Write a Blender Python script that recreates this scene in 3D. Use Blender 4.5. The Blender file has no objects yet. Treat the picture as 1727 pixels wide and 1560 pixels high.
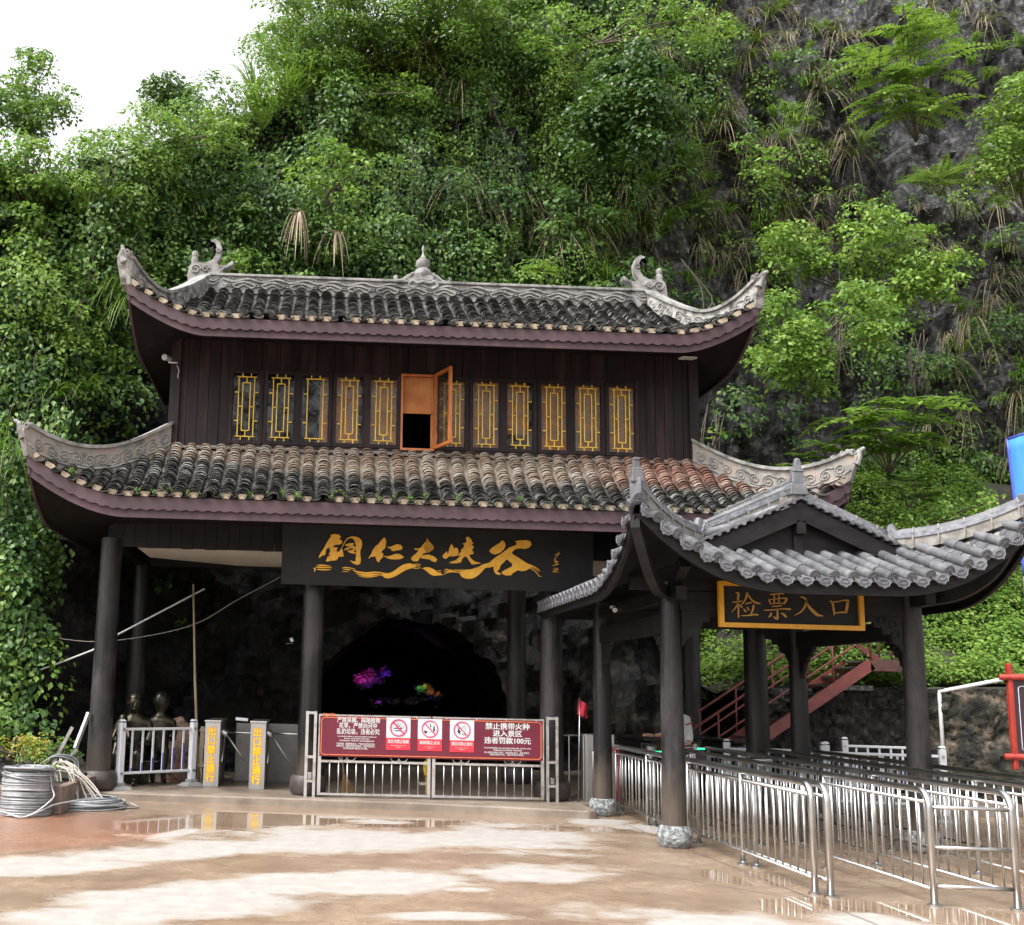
import bpy, math, random
import numpy as np
from mathutils import Vector, Matrix
R_ = random.Random(7)
NP = np.random.RandomState(11)
S = bpy.context.scene
C = S.collection
rad = math.radians

# ---------------------------------------------------------------- camera, sky, sun, exposure
CAM = Vector((0.0, 0.0, 1.75))
FPX, CX, CY, W_, H_ = 1800.0, 596.44, 878.29, 1727.0, 1560.0
ROT = np.array([[0.99904196, -0.02483229, -0.0360351],
                [0.03014747, 0.98739373, 0.15538579],
                [0.03172225, -0.15632329, 0.9871964]])
right = Vector((ROT[0, 0], ROT[0, 2], -ROT[0, 1]))
up = -Vector((ROT[1, 0], ROT[1, 2], -ROT[1, 1]))
fwd = Vector((ROT[2, 0], ROT[2, 2], -ROT[2, 1]))
cd = bpy.data.cameras.new('camera')
cam = bpy.data.objects.new('camera', cd)
C.objects.link(cam)
M = Matrix((right, up, -fwd)).transposed().to_4x4()
M.translation = CAM
cam.matrix_world = M
cd.sensor_fit = 'HORIZONTAL'
cd.sensor_width = 36
cd.lens = 36 * FPX / W_
cd.shift_x = (W_ / 2 - CX) / W_
cd.shift_y = (CY - H_ / 2) / W_
cd.clip_end = 600
cd.clip_start = 0.1
S.camera = cam

SUN_EL, SUN_AZ = 55.0, 238.0      # soft sun behind cloud, high, from behind the camera's left
wd = bpy.data.worlds.new('World')
S.world = wd
wd.use_nodes = True
nt = wd.node_tree
bg = nt.nodes['Background']
sky = nt.nodes.new('ShaderNodeTexSky')
sky.sky_type = 'NISHITA'
sky.sun_disc = False
sky.sun_elevation = rad(SUN_EL)
sky.sun_rotation = rad(SUN_AZ)
sky.air_density = 1.0
sky.dust_density = 6.0
sky.ozone_density = 1.0
hs = nt.nodes.new('ShaderNodeHueSaturation')
hs.inputs['Saturation'].default_value = 0.10
hs.inputs['Value'].default_value = 1.5      # bright even cloud cover
nt.links.new(sky.outputs[0], hs.inputs['Color'])
nt.links.new(hs.outputs[0], bg.inputs[0])
bg.inputs[1].default_value = 0.15

sl = bpy.data.lights.new('sun', 'SUN')
sl.energy = 1.1
sl.angle = rad(25)
sl.color = (1.0, 0.97, 0.92)
so = bpy.data.objects.new('sun', sl)
C.objects.link(so)
az = rad(SUN_AZ)
sd = Vector((math.sin(az) * math.cos(rad(SUN_EL)), math.cos(az) * math.cos(rad(SUN_EL)), math.sin(rad(SUN_EL))))
so.rotation_euler = sd.to_track_quat('Z', 'Y').to_euler()
so.location = (0, -20, 30)
S.view_settings.view_transform = 'Standard'
S.view_settings.look = 'None'
S.view_settings.gamma = 1
S.view_settings.use_curve_mapping = False
S.view_settings.exposure = 1.05
S.cycles.max_bounces = 8
S.cycles.transparent_max_bounces = 8

# ---------------------------------------------------------------- pixel helpers (a point of the photo at a given real depth)
def ray(u, v):
    d = np.array([(u - CX) / FPX, (v - CY) / FPX, 1.0])
    w = ROT.T @ d
    return Vector((w[0], w[2], -w[1]))
def at(u, v, Y):
    r = ray(u, v)
    return CAM + r * (Y / r.y)
def gz(u, v, z=0.0):
    r = ray(u, v)
    return CAM + r * ((z - CAM.z) / r.z)

# ---------------------------------------------------------------- mesh helpers
class MB:
    def __init__(s):
        s.v = []; s.f = []
    def add(s, vs, fs):
        o = len(s.v)
        s.v.extend([tuple(p) for p in vs])
        s.f.extend([tuple(i + o for i in f) for f in fs])
        return s
    def box(s, c, d, rz=0.0, rx=0.0, ry=0.0, taper=1.0):
        m = Matrix.Translation(c) @ Matrix.Rotation(rz, 4, 'Z') @ Matrix.Rotation(ry, 4, 'Y') @ Matrix.Rotation(rx, 4, 'X')
        a, b, h = d[0] / 2, d[1] / 2, d[2] / 2
        vs = []
        for z, k in ((-h, 1.0), (h, taper)):
            for x, y in ((-a, -b), (a, -b), (a, b), (-a, b)):
                vs.append(m @ Vector((x * k, y * k, z)))
        return s.add(vs, [(3, 2, 1, 0), (4, 5, 6, 7), (0, 1, 5, 4), (1, 2, 6, 5), (2, 3, 7, 6), (3, 0, 4, 7)])
    def beam(s, p, q, w, h, upv=(0, 0, 1)):
        p = Vector(p); q = Vector(q); t = (q - p).normalized()
        u = Vector(upv); sx = t.cross(u).normalized(); u = sx.cross(t).normalized()
        vs = []
        for e in (p, q):
            for a, b in ((-1, -1), (1, -1), (1, 1), (-1, 1)):
                vs.append(e + sx * (a * w / 2) + u * (b * h / 2))
        return s.add(vs, [(0, 1, 2, 3), (7, 6, 5, 4), (0, 4, 5, 1), (1, 5, 6, 2), (2, 6, 7, 3), (3, 7, 4, 0)])
    def tube(s, pts, r, seg=8, caps=True):
        pts = [Vector(p) for p in pts]
        n = len(pts)
        rs = r if isinstance(r, (list, tuple)) else [r] * n
        vs = []; prev = None
        for i, p in enumerate(pts):
            t = (pts[min(i + 1, n - 1)] - pts[max(i - 1, 0)])
            t = t.normalized() if t.length > 1e-9 else Vector((0, 0, 1))
            if prev is None:
                a = Vector((0, 0, 1)) if abs(t.z) < 0.9 else Vector((1, 0, 0))
                x = t.cross(a).normalized()
            else:
                x = (prev - t * prev.dot(t))
                x = x.normalized() if x.length > 1e-6 else t.orthogonal().normalized()
            prev = x
            y = t.cross(x)
            for k in range(seg):
                an = 2 * math.pi * k / seg
                vs.append(p + (x * math.cos(an) + y * math.sin(an)) * rs[i])
        fs = []
        for i in range(n - 1):
            for k in range(seg):
                fs.append((i * seg + k, i * seg + (k + 1) % seg, (i + 1) * seg + (k + 1) % seg, (i + 1) * seg + k))
        if caps:
            fs.append(tuple(range(seg - 1, -1, -1)))
            fs.append(tuple((n - 1) * seg + k for k in range(seg)))
        return s.add(vs, fs)
    def lathe(s, prof, c=(0, 0, 0), seg=24, axis=None):
        c = Vector(c)
        m = Matrix.Identity(3) if axis is None else Vector(axis).to_track_quat('Z', 'Y').to_matrix()
        vs = []; n = len(prof)
        for r, z in prof:
            for k in range(seg):
                an = 2 * math.pi * k / seg
                vs.append(c + m @ Vector((r * math.cos(an), r * math.sin(an), z)))
        fs = []
        for i in range(n - 1):
            for k in range(seg):
                fs.append((i * seg + k, i * seg + (k + 1) % seg, (i + 1) * seg + (k + 1) % seg, (i + 1) * seg + k))
        fs.append(tuple(range(seg - 1, -1, -1)))
        fs.append(tuple((n - 1) * seg + k for k in range(seg)))
        return s.add(vs, fs)
    def prism(s, poly, O, U, V, thick):
        O = Vector(O); U = Vector(U); V = Vector(V)
        N = U.cross(V).normalized()
        ar = sum(poly[i][0] * poly[(i + 1) % len(poly)][1] - poly[(i + 1) % len(poly)][0] * poly[i][1] for i in range(len(poly)))
        if ar < 0: poly = poly[::-1]
        n = len(poly)
        vs = [O + U * a + V * b for a, b in poly] + [O + U * a + V * b + N * thick for a, b in poly]
        fs = [tuple(range(n - 1, -1, -1)), tuple(range(n, 2 * n))]
        for i in range(n):
            j = (i + 1) % n
            fs.append((i, j, n + j, n + i))
        return s.add(vs, fs)
    def grid(s, P, flip=False):
        a = len(P); b = len(P[0])
        vs = [p for row in P for p in row]
        fs = []
        for i in range(a - 1):
            for j in range(b - 1):
                q = (i * b + j, (i + 1) * b + j, (i + 1) * b + j + 1, i * b + j + 1)
                fs.append(q[::-1] if flip else q)
        return s.add(vs, fs)
    def sphere(s, c, r, sc=(1, 1, 1), seg=12, rings=8):
        c = Vector(c)
        vs = [c + Vector((0, 0, -r * sc[2]))]
        for i in range(1, rings):
            t = math.pi * i / rings - math.pi / 2
            for k in range(seg):
                an = 2 * math.pi * k / seg
                vs.append(c + Vector((r * sc[0] * math.cos(t) * math.cos(an), r * sc[1] * math.cos(t) * math.sin(an), r * sc[2] * math.sin(t))))
        vs.append(c + Vector((0, 0, r * sc[2])))
        fs = []
        for k in range(seg):
            fs.append((0, 1 + (k + 1) % seg, 1 + k))
        for i in range(rings - 2):
            for k in range(seg):
                a = 1 + i * seg + k; b = 1 + i * seg + (k + 1) % seg
                fs.append((a, b, b + seg, a + seg))
        l = len(vs) - 1; o = 1 + (rings - 2) * seg
        for k in range(seg):
            fs.append((o + k, o + (k + 1) % seg, l))
        return s.add(vs, fs)
    def build(s, name, mat, parent=None, smooth=False, bevel=0.0):
        me = bpy.data.meshes.new(name)
        me.from_pydata(s.v, [], s.f)
        return finish(me, name, mat, parent, smooth, bevel)

def finish(me, name, mat, parent=None, smooth=False, bevel=0.0):
    me.update()
    if smooth:
        if isinstance(smooth, bool):
            me.shade_smooth()
        else:
            me.shade_smooth(); me.set_sharp_from_angle(angle=rad(smooth))
    o = bpy.data.objects.new(name, me)
    C.objects.link(o)
    if mat: me.materials.append(mat)
    if bevel:
        md = o.modifiers.new('bevel', 'BEVEL'); md.width = bevel; md.segments = 2; md.limit_method = 'ANGLE'; md.angle_limit = rad(40)
    if parent is not None: adopt(o, parent)
    return o

def origin_of(p):
    m = Matrix.Identity(4)
    while p is not None:
        m = p.matrix_basis @ m if p.parent is None else p.matrix_parent_inverse @ p.matrix_basis @ m
        p = p.parent
    return m
def world_of(p):
    if p.parent is None: return p.matrix_basis.copy()
    return world_of(p.parent) @ p.matrix_parent_inverse @ p.matrix_basis
def adopt(o, parent):
    o.parent = parent
    o.matrix_parent_inverse = world_of(parent).inverted()
def tag(o, label=None, cat=None, group=None, kind=None):
    if label: o['label'] = label
    if cat: o['category'] = cat
    if group: o['group'] = group
    if kind: o['kind'] = kind
    return o
def thing(name, label, cat, loc=(0, 0, 0), group=None):
    o = bpy.data.objects.new(name, None)
    o.location = loc; o.empty_display_size = 0.2
    C.objects.link(o)
    return tag(o, label, cat, group)
def copy_tree(o, off=(0, 0, 0), label=None, rz=0.0, parent=None):
    c = o.copy(); C.objects.link(c)
    if parent is not None:
        c.parent = parent
    for ch in list(o.children):
        copy_tree(ch, parent=c)
    if parent is None:
        c.location = Vector(o.location) + Vector(off)
        c.rotation_euler.z += rz
        if label: c['label'] = label
    return c
def catmull(pts, n=8):
    pts = [Vector(p) for p in pts]
    out = []
    for i in range(len(pts) - 1):
        p0 = pts[max(i - 1, 0)]; p1 = pts[i]; p2 = pts[i + 1]; p3 = pts[min(i + 2, len(pts) - 1)]
        for k in range(n):
            t = k / n
            out.append(0.5 * ((2 * p1) + (p2 - p0) * t + (2 * p0 - 5 * p1 + 4 * p2 - p3) * t * t + (3 * p1 - p0 - 3 * p2 + p3) * t ** 3))
    out.append(pts[-1])
    return out

# ---------------------------------------------------------------- materials
def pmat(name, c1, c2=None, scale=6.0, rough=0.6, metal=0.0, bump=0.0, bscale=40.0, rough2=None, c3=None, stretch=(1, 1, 1), spec=0.5, detail=6.0, bdist=0.01, island=0.0, coat=0.0, bias=(0.35, 0.65)):
    m = bpy.data.materials.new(name); m.use_nodes = True
    n = m.node_tree.nodes; l = m.node_tree.links
    b = n['Principled BSDF']
    b.inputs['Roughness'].default_value = rough
    b.inputs['Metallic'].default_value = metal
    b.inputs['Specular IOR Level'].default_value = spec
    if coat: b.inputs['Coat Weight'].default_value = coat
    b.inputs['Base Color'].default_value = (*c1, 1)
    tc = n.new('ShaderNodeNewGeometry')
    mp = n.new('ShaderNodeMapping'); mp.inputs['Scale'].default_value = stretch
    l.new(tc.outputs['Position'], mp.inputs['Vector'])
    if c2 is not None:
        t = n.new('ShaderNodeTexNoise'); t.inputs['Scale'].default_value = scale; t.inputs['Detail'].default_value = detail
        t.inputs['Roughness'].default_value = 0.62
        l.new(mp.outputs[0], t.inputs['Vector'])
        r = n.new('ShaderNodeValToRGB')
        r.color_ramp.elements[0].position = bias[0]; r.color_ramp.elements[1].position = bias[1]
        r.color_ramp.elements[0].color = (*c1, 1); r.color_ramp.elements[1].color = (*c2, 1)
        if c3 is not None:
            e = r.color_ramp.elements.new((bias[0] + bias[1]) / 2); e.color = (*c3, 1)
        l.new(t.outputs['Fac'], r.inputs['Fac'])
        last = r.outputs['Color']
        if island:
            h = n.new('ShaderNodeHueSaturation')
            mr = n.new('ShaderNodeMapRange'); mr.inputs['To Min'].default_value = 1 - island; mr.inputs['To Max'].default_value = 1 + island
            l.new(tc.outputs['Random Per Island'], mr.inputs['Value']); l.new(mr.outputs[0], h.inputs['Value'])
            l.new(last, h.inputs['Color']); last = h.outputs['Color']
        l.new(last, b.inputs['Base Color'])
        if rough2 is not None:
            mr = n.new('ShaderNodeMapRange'); mr.inputs['To Min'].default_value = rough; mr.inputs['To Max'].default_value = rough2
            l.new(t.outputs['Fac'], mr.inputs['Value']); l.new(mr.outputs[0], b.inputs['Roughness'])
    if bump:
        t2 = n.new('ShaderNodeTexNoise'); t2.inputs['Scale'].default_value = bscale; t2.inputs['Detail'].default_value = 5
        l.new(mp.outputs[0], t2.inputs['Vector'])
        bp = n.new('ShaderNodeBump'); bp.inputs['Strength'].default_value = bump; bp.inputs['Distance'].default_value = bdist
        l.new(t2.outputs['Fac'], bp.inputs['Height']); l.new(bp.outputs[0], b.inputs['Normal'])
    return m
def emat(name, c, e):
    m = pmat(name, c); b = m.node_tree.nodes['Principled BSDF']
    b.inputs['Emission Color'].default_value = (*c, 1); b.inputs['Emission Strength'].default_value = e
    return m
def leafmat(name, ca, cb, cc, scale=0.7, trans=0.35, rough=0.45):
    """leaf: species colours vary from clump to clump and leaf to leaf"""
    m = bpy.data.materials.new(name); m.use_nodes = True
    n = m.node_tree.nodes; l = m.node_tree.links
    b = n['Principled BSDF']; out = n['Material Output']
    g = n.new('ShaderNodeNewGeometry')
    t = n.new('ShaderNodeTexNoise'); t.inputs['Scale'].default_value = scale; t.inputs['Detail'].default_value = 3
    l.new(g.outputs['Position'], t.inputs['Vector'])
    ad = n.new('ShaderNodeMath'); ad.operation = 'MULTIPLY_ADD'; ad.inputs[1].default_value = 0.38
    l.new(g.outputs['Random Per Island'], ad.inputs[0]); l.new(t.outputs['Fac'], ad.inputs[2])
    r = n.new('ShaderNodeValToRGB')
    r.color_ramp.elements[0].position = 0.42; r.color_ramp.elements[0].color = (*ca, 1)
    r.color_ramp.elements[1].position = 0.95; r.color_ramp.elements[1].color = (*cc, 1)
    e = r.color_ramp.elements.new(0.68); e.color = (*cb, 1)
    l.new(ad.outputs[0], r.inputs['Fac'])
    l.new(r.outputs[0], b.inputs['Base Color'])
    b.inputs['Roughness'].default_value = rough
    b.inputs['Specular IOR Level'].default_value = 0.4
    tr = n.new('ShaderNodeBsdfTranslucent')
    mx = n.new('ShaderNodeMixRGB'); mx.inputs['Fac'].default_value = 0.5; mx.inputs['Color2'].default_value = (0.20, 0.34, 0.035, 1)
    l.new(r.outputs[0], mx.inputs['Color1']); l.new(mx.outputs[0], tr.inputs['Color'])
    mix = n.new('ShaderNodeMixShader'); mix.inputs[0].default_value = trans
    l.new(b.outputs[0], mix.inputs[1]); l.new(tr.outputs[0], mix.inputs[2]); l.new(mix.outputs[0], out.inputs['Surface'])
    return m

MT = {}
def lacquer_material():
    """old black paint over round timber: vertical checks, rubbed grey patches, chips and dusty splash near the foot"""
    m = bpy.data.materials.new('black_lacquer'); m.use_nodes = True
    n = m.node_tree.nodes; l = m.node_tree.links; b = n['Principled BSDF']
    g = n.new('ShaderNodeNewGeometry')
    def noise(sc, det, st, ro=0.65):
        mp = n.new('ShaderNodeMapping'); mp.inputs['Scale'].default_value = st; l.new(g.outputs['Position'], mp.inputs[0])
        t = n.new('ShaderNodeTexNoise'); t.inputs['Scale'].default_value = sc; t.inputs['Detail'].default_value = det; t.inputs['Roughness'].default_value = ro
        l.new(mp.outputs[0], t.inputs['Vector']); return t.outputs['Fac']
    def ramp(f, st):
        r = n.new('ShaderNodeValToRGB'); e = r.color_ramp.elements
        while len(e) < len(st): e.new(0.5)
        for x, (p, c) in zip(e, st): x.position = p; x.color = (*c, 1)
        l.new(f, r.inputs[0]); return r.outputs[0]
    def mix(f, a, c):
        x = n.new('ShaderNodeMixRGB')
        for s_, v in (('Fac', f), ('Color1', a), ('Color2', c)):
            if isinstance(v, tuple): x.inputs[s_].default_value = (*v, 1)
            else: l.new(v, x.inputs[s_])
        return x.outputs[0]
    grain = noise(14, 8, (1, 1, 0.05)); worn = noise(1.3, 8, (1, 1, 0.35), 0.7); chip = noise(16, 5, (1, 1, 0.45), 0.75)
    col = ramp(grain, [(0.35, (0.004, 0.0035, 0.004)), (0.55, (0.010, 0.009, 0.0095)), (0.72, (0.026, 0.023, 0.023))])
    col = mix(ramp(worn, [(0.47, (0, 0, 0)), (0.60, (0.85, 0.85, 0.85))]), col, (0.046, 0.040, 0.040))
    col = mix(ramp(chip, [(0.66, (0, 0, 0)), (0.70, (0.75, 0.75, 0.75))]), col, (0.11, 0.096, 0.082))
    sp = n.new('ShaderNodeSeparateXYZ'); l.new(g.outputs['Position'], sp.inputs[0])
    sv = n.new('ShaderNodeMath'); sv.operation = 'MULTIPLY_ADD'; sv.inputs[1].default_value = -0.9; l.new(noise(7, 6, (1, 1, 0.4)), sv.inputs[0]); l.new(sp.outputs[2], sv.inputs[2])
    mrs = n.new('ShaderNodeMapRange'); mrs.inputs['From Min'].default_value = -0.05; mrs.inputs['From Max'].default_value = 0.55; mrs.inputs['To Min'].default_value = 0.75; mrs.inputs['To Max'].default_value = 0.0; l.new(sv.outputs[0], mrs.inputs['Value'])
    col = mix(mrs.outputs[0], col, (0.085, 0.066, 0.050))      # mud splashed up the foot
    l.new(col, b.inputs['Base Color'])
    l.new(ramp(worn, [(0.35, (0.30,) * 3), (0.65, (0.55,) * 3)]), b.inputs['Roughness'])
    b.inputs['Specular IOR Level'].default_value = 0.33
    bp = n.new('ShaderNodeBump'); bp.inputs['Strength'].default_value = 0.8; bp.inputs['Distance'].default_value = 0.018
    ad = n.new('ShaderNodeMath'); l.new(grain, ad.inputs[0]); l.new(worn, ad.inputs[1]); l.new(ad.outputs[0], bp.inputs['Height']); l.new(bp.outputs[0], b.inputs['Normal'])
    return m
MT['lacquer'] = lacquer_material()
MT['black_wood'] = pmat('black_timber', (0.007, 0.0065, 0.007), (0.015, 0.0135, 0.014), scale=4, spec=0.22, rough=0.55, bump=0.2, bscale=30, stretch=(1, 1, 3))
MT['wall_wood'] = pmat('brown_boards', (0.009, 0.0055, 0.006), (0.034, 0.019, 0.0185), scale=2.2, rough=0.5, rough2=0.75, bump=0.3, bscale=26, stretch=(3, 3, 0.35), c3=(0.016, 0.0095, 0.010), spec=0.22)
MT['soffit'] = pmat('soffit_boards', (0.006, 0.0045, 0.0045), (0.014, 0.010, 0.010), scale=3, rough=0.65, bump=0.2, bscale=20, stretch=(3, 0.5, 1), spec=0.2)
MT['fascia'] = pmat('purple_brown_paint', (0.048, 0.026, 0.031), (0.082, 0.046, 0.052), scale=2.4, rough=0.5, rough2=0.7, bump=0.15, bscale=40, c3=(0.060, 0.034, 0.040), spec=0.35)
MT['stucco'] = pmat('grey_lime_plaster', (0.055, 0.053, 0.050), (0.31, 0.302, 0.288), scale=5.5, rough=0.88, bump=0.6, bscale=24, c3=(0.20, 0.194, 0.184), bias=(0.30, 0.68), detail=10)
MT['stucco_dark'] = pmat('weathered_plaster', (0.06, 0.058, 0.055), (0.36, 0.345, 0.32), scale=6, rough=0.9, bump=0.4, bscale=30, bias=(0.35, 0.62))
MT['stucco_warm'] = pmat('rust_stained_plaster', (0.11, 0.097, 0.084), (0.30, 0.225, 0.175), scale=3.5, rough=0.85, bump=0.5, bscale=28, c3=(0.225, 0.208, 0.188))
MT['plug'] = pmat('cream_mortar', (0.22, 0.172, 0.118), (0.40, 0.335, 0.25), scale=9, rough=0.9)
MT['gold'] = pmat('gold_paint', (0.70, 0.34, 0.02), (0.80, 0.45, 0.04), scale=14, rough=0.4)
MT['gold_dull'] = pmat('dull_gold_paint', (0.36, 0.19, 0.04), (0.50, 0.29, 0.07), scale=30, rough=0.45, metal=0.2)
MT['gold_frame'] = pmat('yellow_frame_paint', (0.52, 0.24, 0.01), (0.60, 0.30, 0.02), scale=8, rough=0.4)
MT['lattice'] = pmat('ochre_lattice', (0.56, 0.33, 0.03), (0.74, 0.49, 0.06), scale=12, rough=0.5)
MT['board'] = pmat('sign_charcoal', (0.014, 0.014, 0.0145), (0.020, 0.020, 0.0205), scale=5, rough=0.6, bump=0.05, spec=0.2)
MT['orange_wood'] = pmat('orange_varnish', (0.34, 0.09, 0.02), (0.52, 0.17, 0.04), scale=4, rough=0.4, stretch=(3, 3, 0.5))
MT['cave_rock'] = None
MT['steel'] = pmat('stainless_steel', (0.40, 0.395, 0.385), (0.52, 0.515, 0.505), scale=5, rough=0.22, rough2=0.38, metal=1.0)
MT['steel_worn'] = pmat('worn_stainless', (0.42, 0.38, 0.34), (0.66, 0.64, 0.62), scale=9, rough=0.22, rough2=0.45, metal=1.0, bias=(0.3, 0.5))
MT['steel_brushed'] = pmat('brushed_steel', (0.42, 0.41, 0.40), (0.52, 0.51, 0.50), scale=7, rough=0.34, metal=0.9, bump=0.05, bscale=200, stretch=(1, 1, 0.1))
MT['steel_dark'] = pmat('dull_cabinet_steel', (0.16, 0.155, 0.15), (0.22, 0.21, 0.20), scale=5, rough=0.4, metal=0.7)
MT['white_paint'] = pmat('white_powder_coat', (0.56, 0.57, 0.60), (0.64, 0.645, 0.67), scale=5, rough=0.4)
MT['grey_plastic'] = pmat('grey_rubber', (0.20, 0.20, 0.20), (0.30, 0.30, 0.29), scale=12, rough=0.8, bump=0.2)
MT['blue_film'] = pmat('blue_reflector', (0.05, 0.06, 0.32), rough=0.4)
MT['red_paint'] = pmat('red_oxide_paint', (0.13, 0.030, 0.027), (0.21, 0.055, 0.047), scale=5, rough=0.5, bump=0.1)
MT['sign_red'] = pmat('red_timber_paint', (0.27, 0.024, 0.016), (0.42, 0.048, 0.03), scale=9, rough=0.45, bump=0.5, bscale=14, stretch=(1, 1, 0.4), bdist=0.02)
MT['purple_black'] = pmat('aubergine_panel', (0.022, 0.010, 0.020), (0.03, 0.014, 0.027), scale=3, rough=0.4)
MT['white_ink'] = pmat('white_lettering', (0.62, 0.62, 0.62), rough=0.5)
MT['black_ink'] = pmat('black_print', (0.015, 0.015, 0.015), rough=0.5)
MT['maroon'] = pmat('maroon_banner', (0.115, 0.008, 0.022), (0.145, 0.012, 0.030), scale=1.5, rough=0.42)
MT['orange_ink'] = pmat('orange_line', (0.75, 0.20, 0.06), rough=0.5)
MT['red_ink'] = pmat('red_print', (0.72, 0.03, 0.05), rough=0.5)
MT['pink_ink'] = pmat('crimson_print', (0.60, 0.03, 0.12), rough=0.5)
MT['panel_white'] = pmat('white_panel', (0.55, 0.58, 0.59), rough=0.5)
MT['yellow_ink'] = pmat('yellow_lettering', (0.85, 0.62, 0.01), rough=0.45)
MT['bronze'] = pmat('bronze_patina', (0.010, 0.009, 0.007), (0.050, 0.042, 0.026), scale=6, rough=0.26, rough2=0.42, metal=0.7, bump=0.1, bscale=30)
MT['wire'] = pmat('galvanised_wire', (0.20, 0.205, 0.215), (0.34, 0.35, 0.36), scale=6, rough=0.5, metal=0.35, island=0.35)
MT['cable_tan'] = pmat('dusty_cable', (0.34, 0.31, 0.26), (0.46, 0.43, 0.38), scale=6, rough=0.7, island=0.2)
MT['pvc'] = pmat('white_pipe', (0.66, 0.66, 0.65), (0.75, 0.75, 0.74), scale=5, rough=0.45)
MT['bark'] = pmat('brown_bark', (0.05, 0.04, 0.03), (0.12, 0.095, 0.07), scale=10, rough=0.9, bump=0.5, bscale=30)
MT['bamboo'] = pmat('dry_bamboo', (0.22, 0.17, 0.11), (0.34, 0.28, 0.19), scale=6, rough=0.7)
MT['skin'] = pmat('skin', (0.45, 0.24, 0.16), (0.50, 0.28, 0.19), scale=12, rough=0.5)
MT['jersey'] = pmat('white_jersey', (0.55, 0.55, 0.56), (0.66, 0.66, 0.66), scale=8, rough=0.8, bump=0.3, bscale=12)
MT['crimson'] = pmat('crimson_cloth', (0.36, 0.012, 0.03), (0.44, 0.02, 0.045), scale=6, rough=0.8)
MT['dark_cloth'] = pmat('dark_cloth', (0.02, 0.02, 0.025), rough=0.85)
MT['straw'] = pmat('broom_straw', (0.26, 0.15, 0.06), (0.42, 0.27, 0.12), scale=20, rough=0.8)
MT['yellow_plastic'] = pmat('yellow_plastic', (0.65, 0.38, 0.02), rough=0.4)
MT['blue_tarp'] = pmat('blue_tarpaulin', (0.05, 0.20, 0.52), (0.08, 0.27, 0.60), scale=3, rough=0.8, bump=0.3, bscale=6, stretch=(1, 1, 0.2), spec=0.15)
MT['ceiling'] = pmat('beige_ceiling_panel', (0.66, 0.61, 0.54), (0.70, 0.65, 0.58), scale=2, rough=0.8)
MT['green_led'] = emat('green_lamp', (0.02, 0.9, 0.25), 2.2)
MT['black_metal'] = pmat('black_metal', (0.012, 0.012, 0.013), (0.02, 0.02, 0.02), scale=4, rough=0.35)
MT['stone_base'] = pmat('carved_stone', (0.10, 0.105, 0.105), (0.26, 0.27, 0.275), scale=16, rough=0.85, bump=1.0, bscale=22, bdist=0.05, bias=(0.42, 0.56))
MT['stone_drum'] = pmat('brown_stone_drum', (0.028, 0.021, 0.022), (0.075, 0.058, 0.058), scale=4, rough=0.35, rough2=0.6, bump=0.3, bscale=20)
# ---------------------------------------------------------------- numpy noise
def hash3(i, j, k, seed):
    h = (i * 374761393 + j * 668265263 + k * 2147483647 + seed * 974711) & 0xffffffff
    h = ((h ^ (h >> 13)) * 1274126177) & 0xffffffff
    return ((h ^ (h >> 16)) & 0xffff) / 65535.0
def vnoise(p, sc, seed=0):
    q = np.asarray(p, dtype=np.float64) * sc
    i = np.floor(q).astype(np.int64); f = q - i; f = f * f * (3 - 2 * f)
    r = 0
    for a in (0, 1):
        for b in (0, 1):
            for c in (0, 1):
                w = (f[..., 0] if a else 1 - f[..., 0]) * (f[..., 1] if b else 1 - f[..., 1]) * (f[..., 2] if c else 1 - f[..., 2])
                r = r + w * hash3(i[..., 0] + a, i[..., 1] + b, i[..., 2] + c, seed)
    return r
def fbm(p, sc, seed=0, oc=4):
    r = 0; a = 0.5
    for k in range(oc):
        r = r + a * (vnoise(p, sc, seed + k) * 2 - 1); sc *= 2.03; a *= 0.5
    return r
def project(P):
    d = np.asarray(P, dtype=np.float64) - np.array(CAM)
    w = np.stack([d[..., 0], -d[..., 2], d[..., 1]], -1) @ ROT.T
    return FPX * w[..., 0] / w[..., 2] + CX, FPX * w[..., 1] / w[..., 2] + CY

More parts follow.
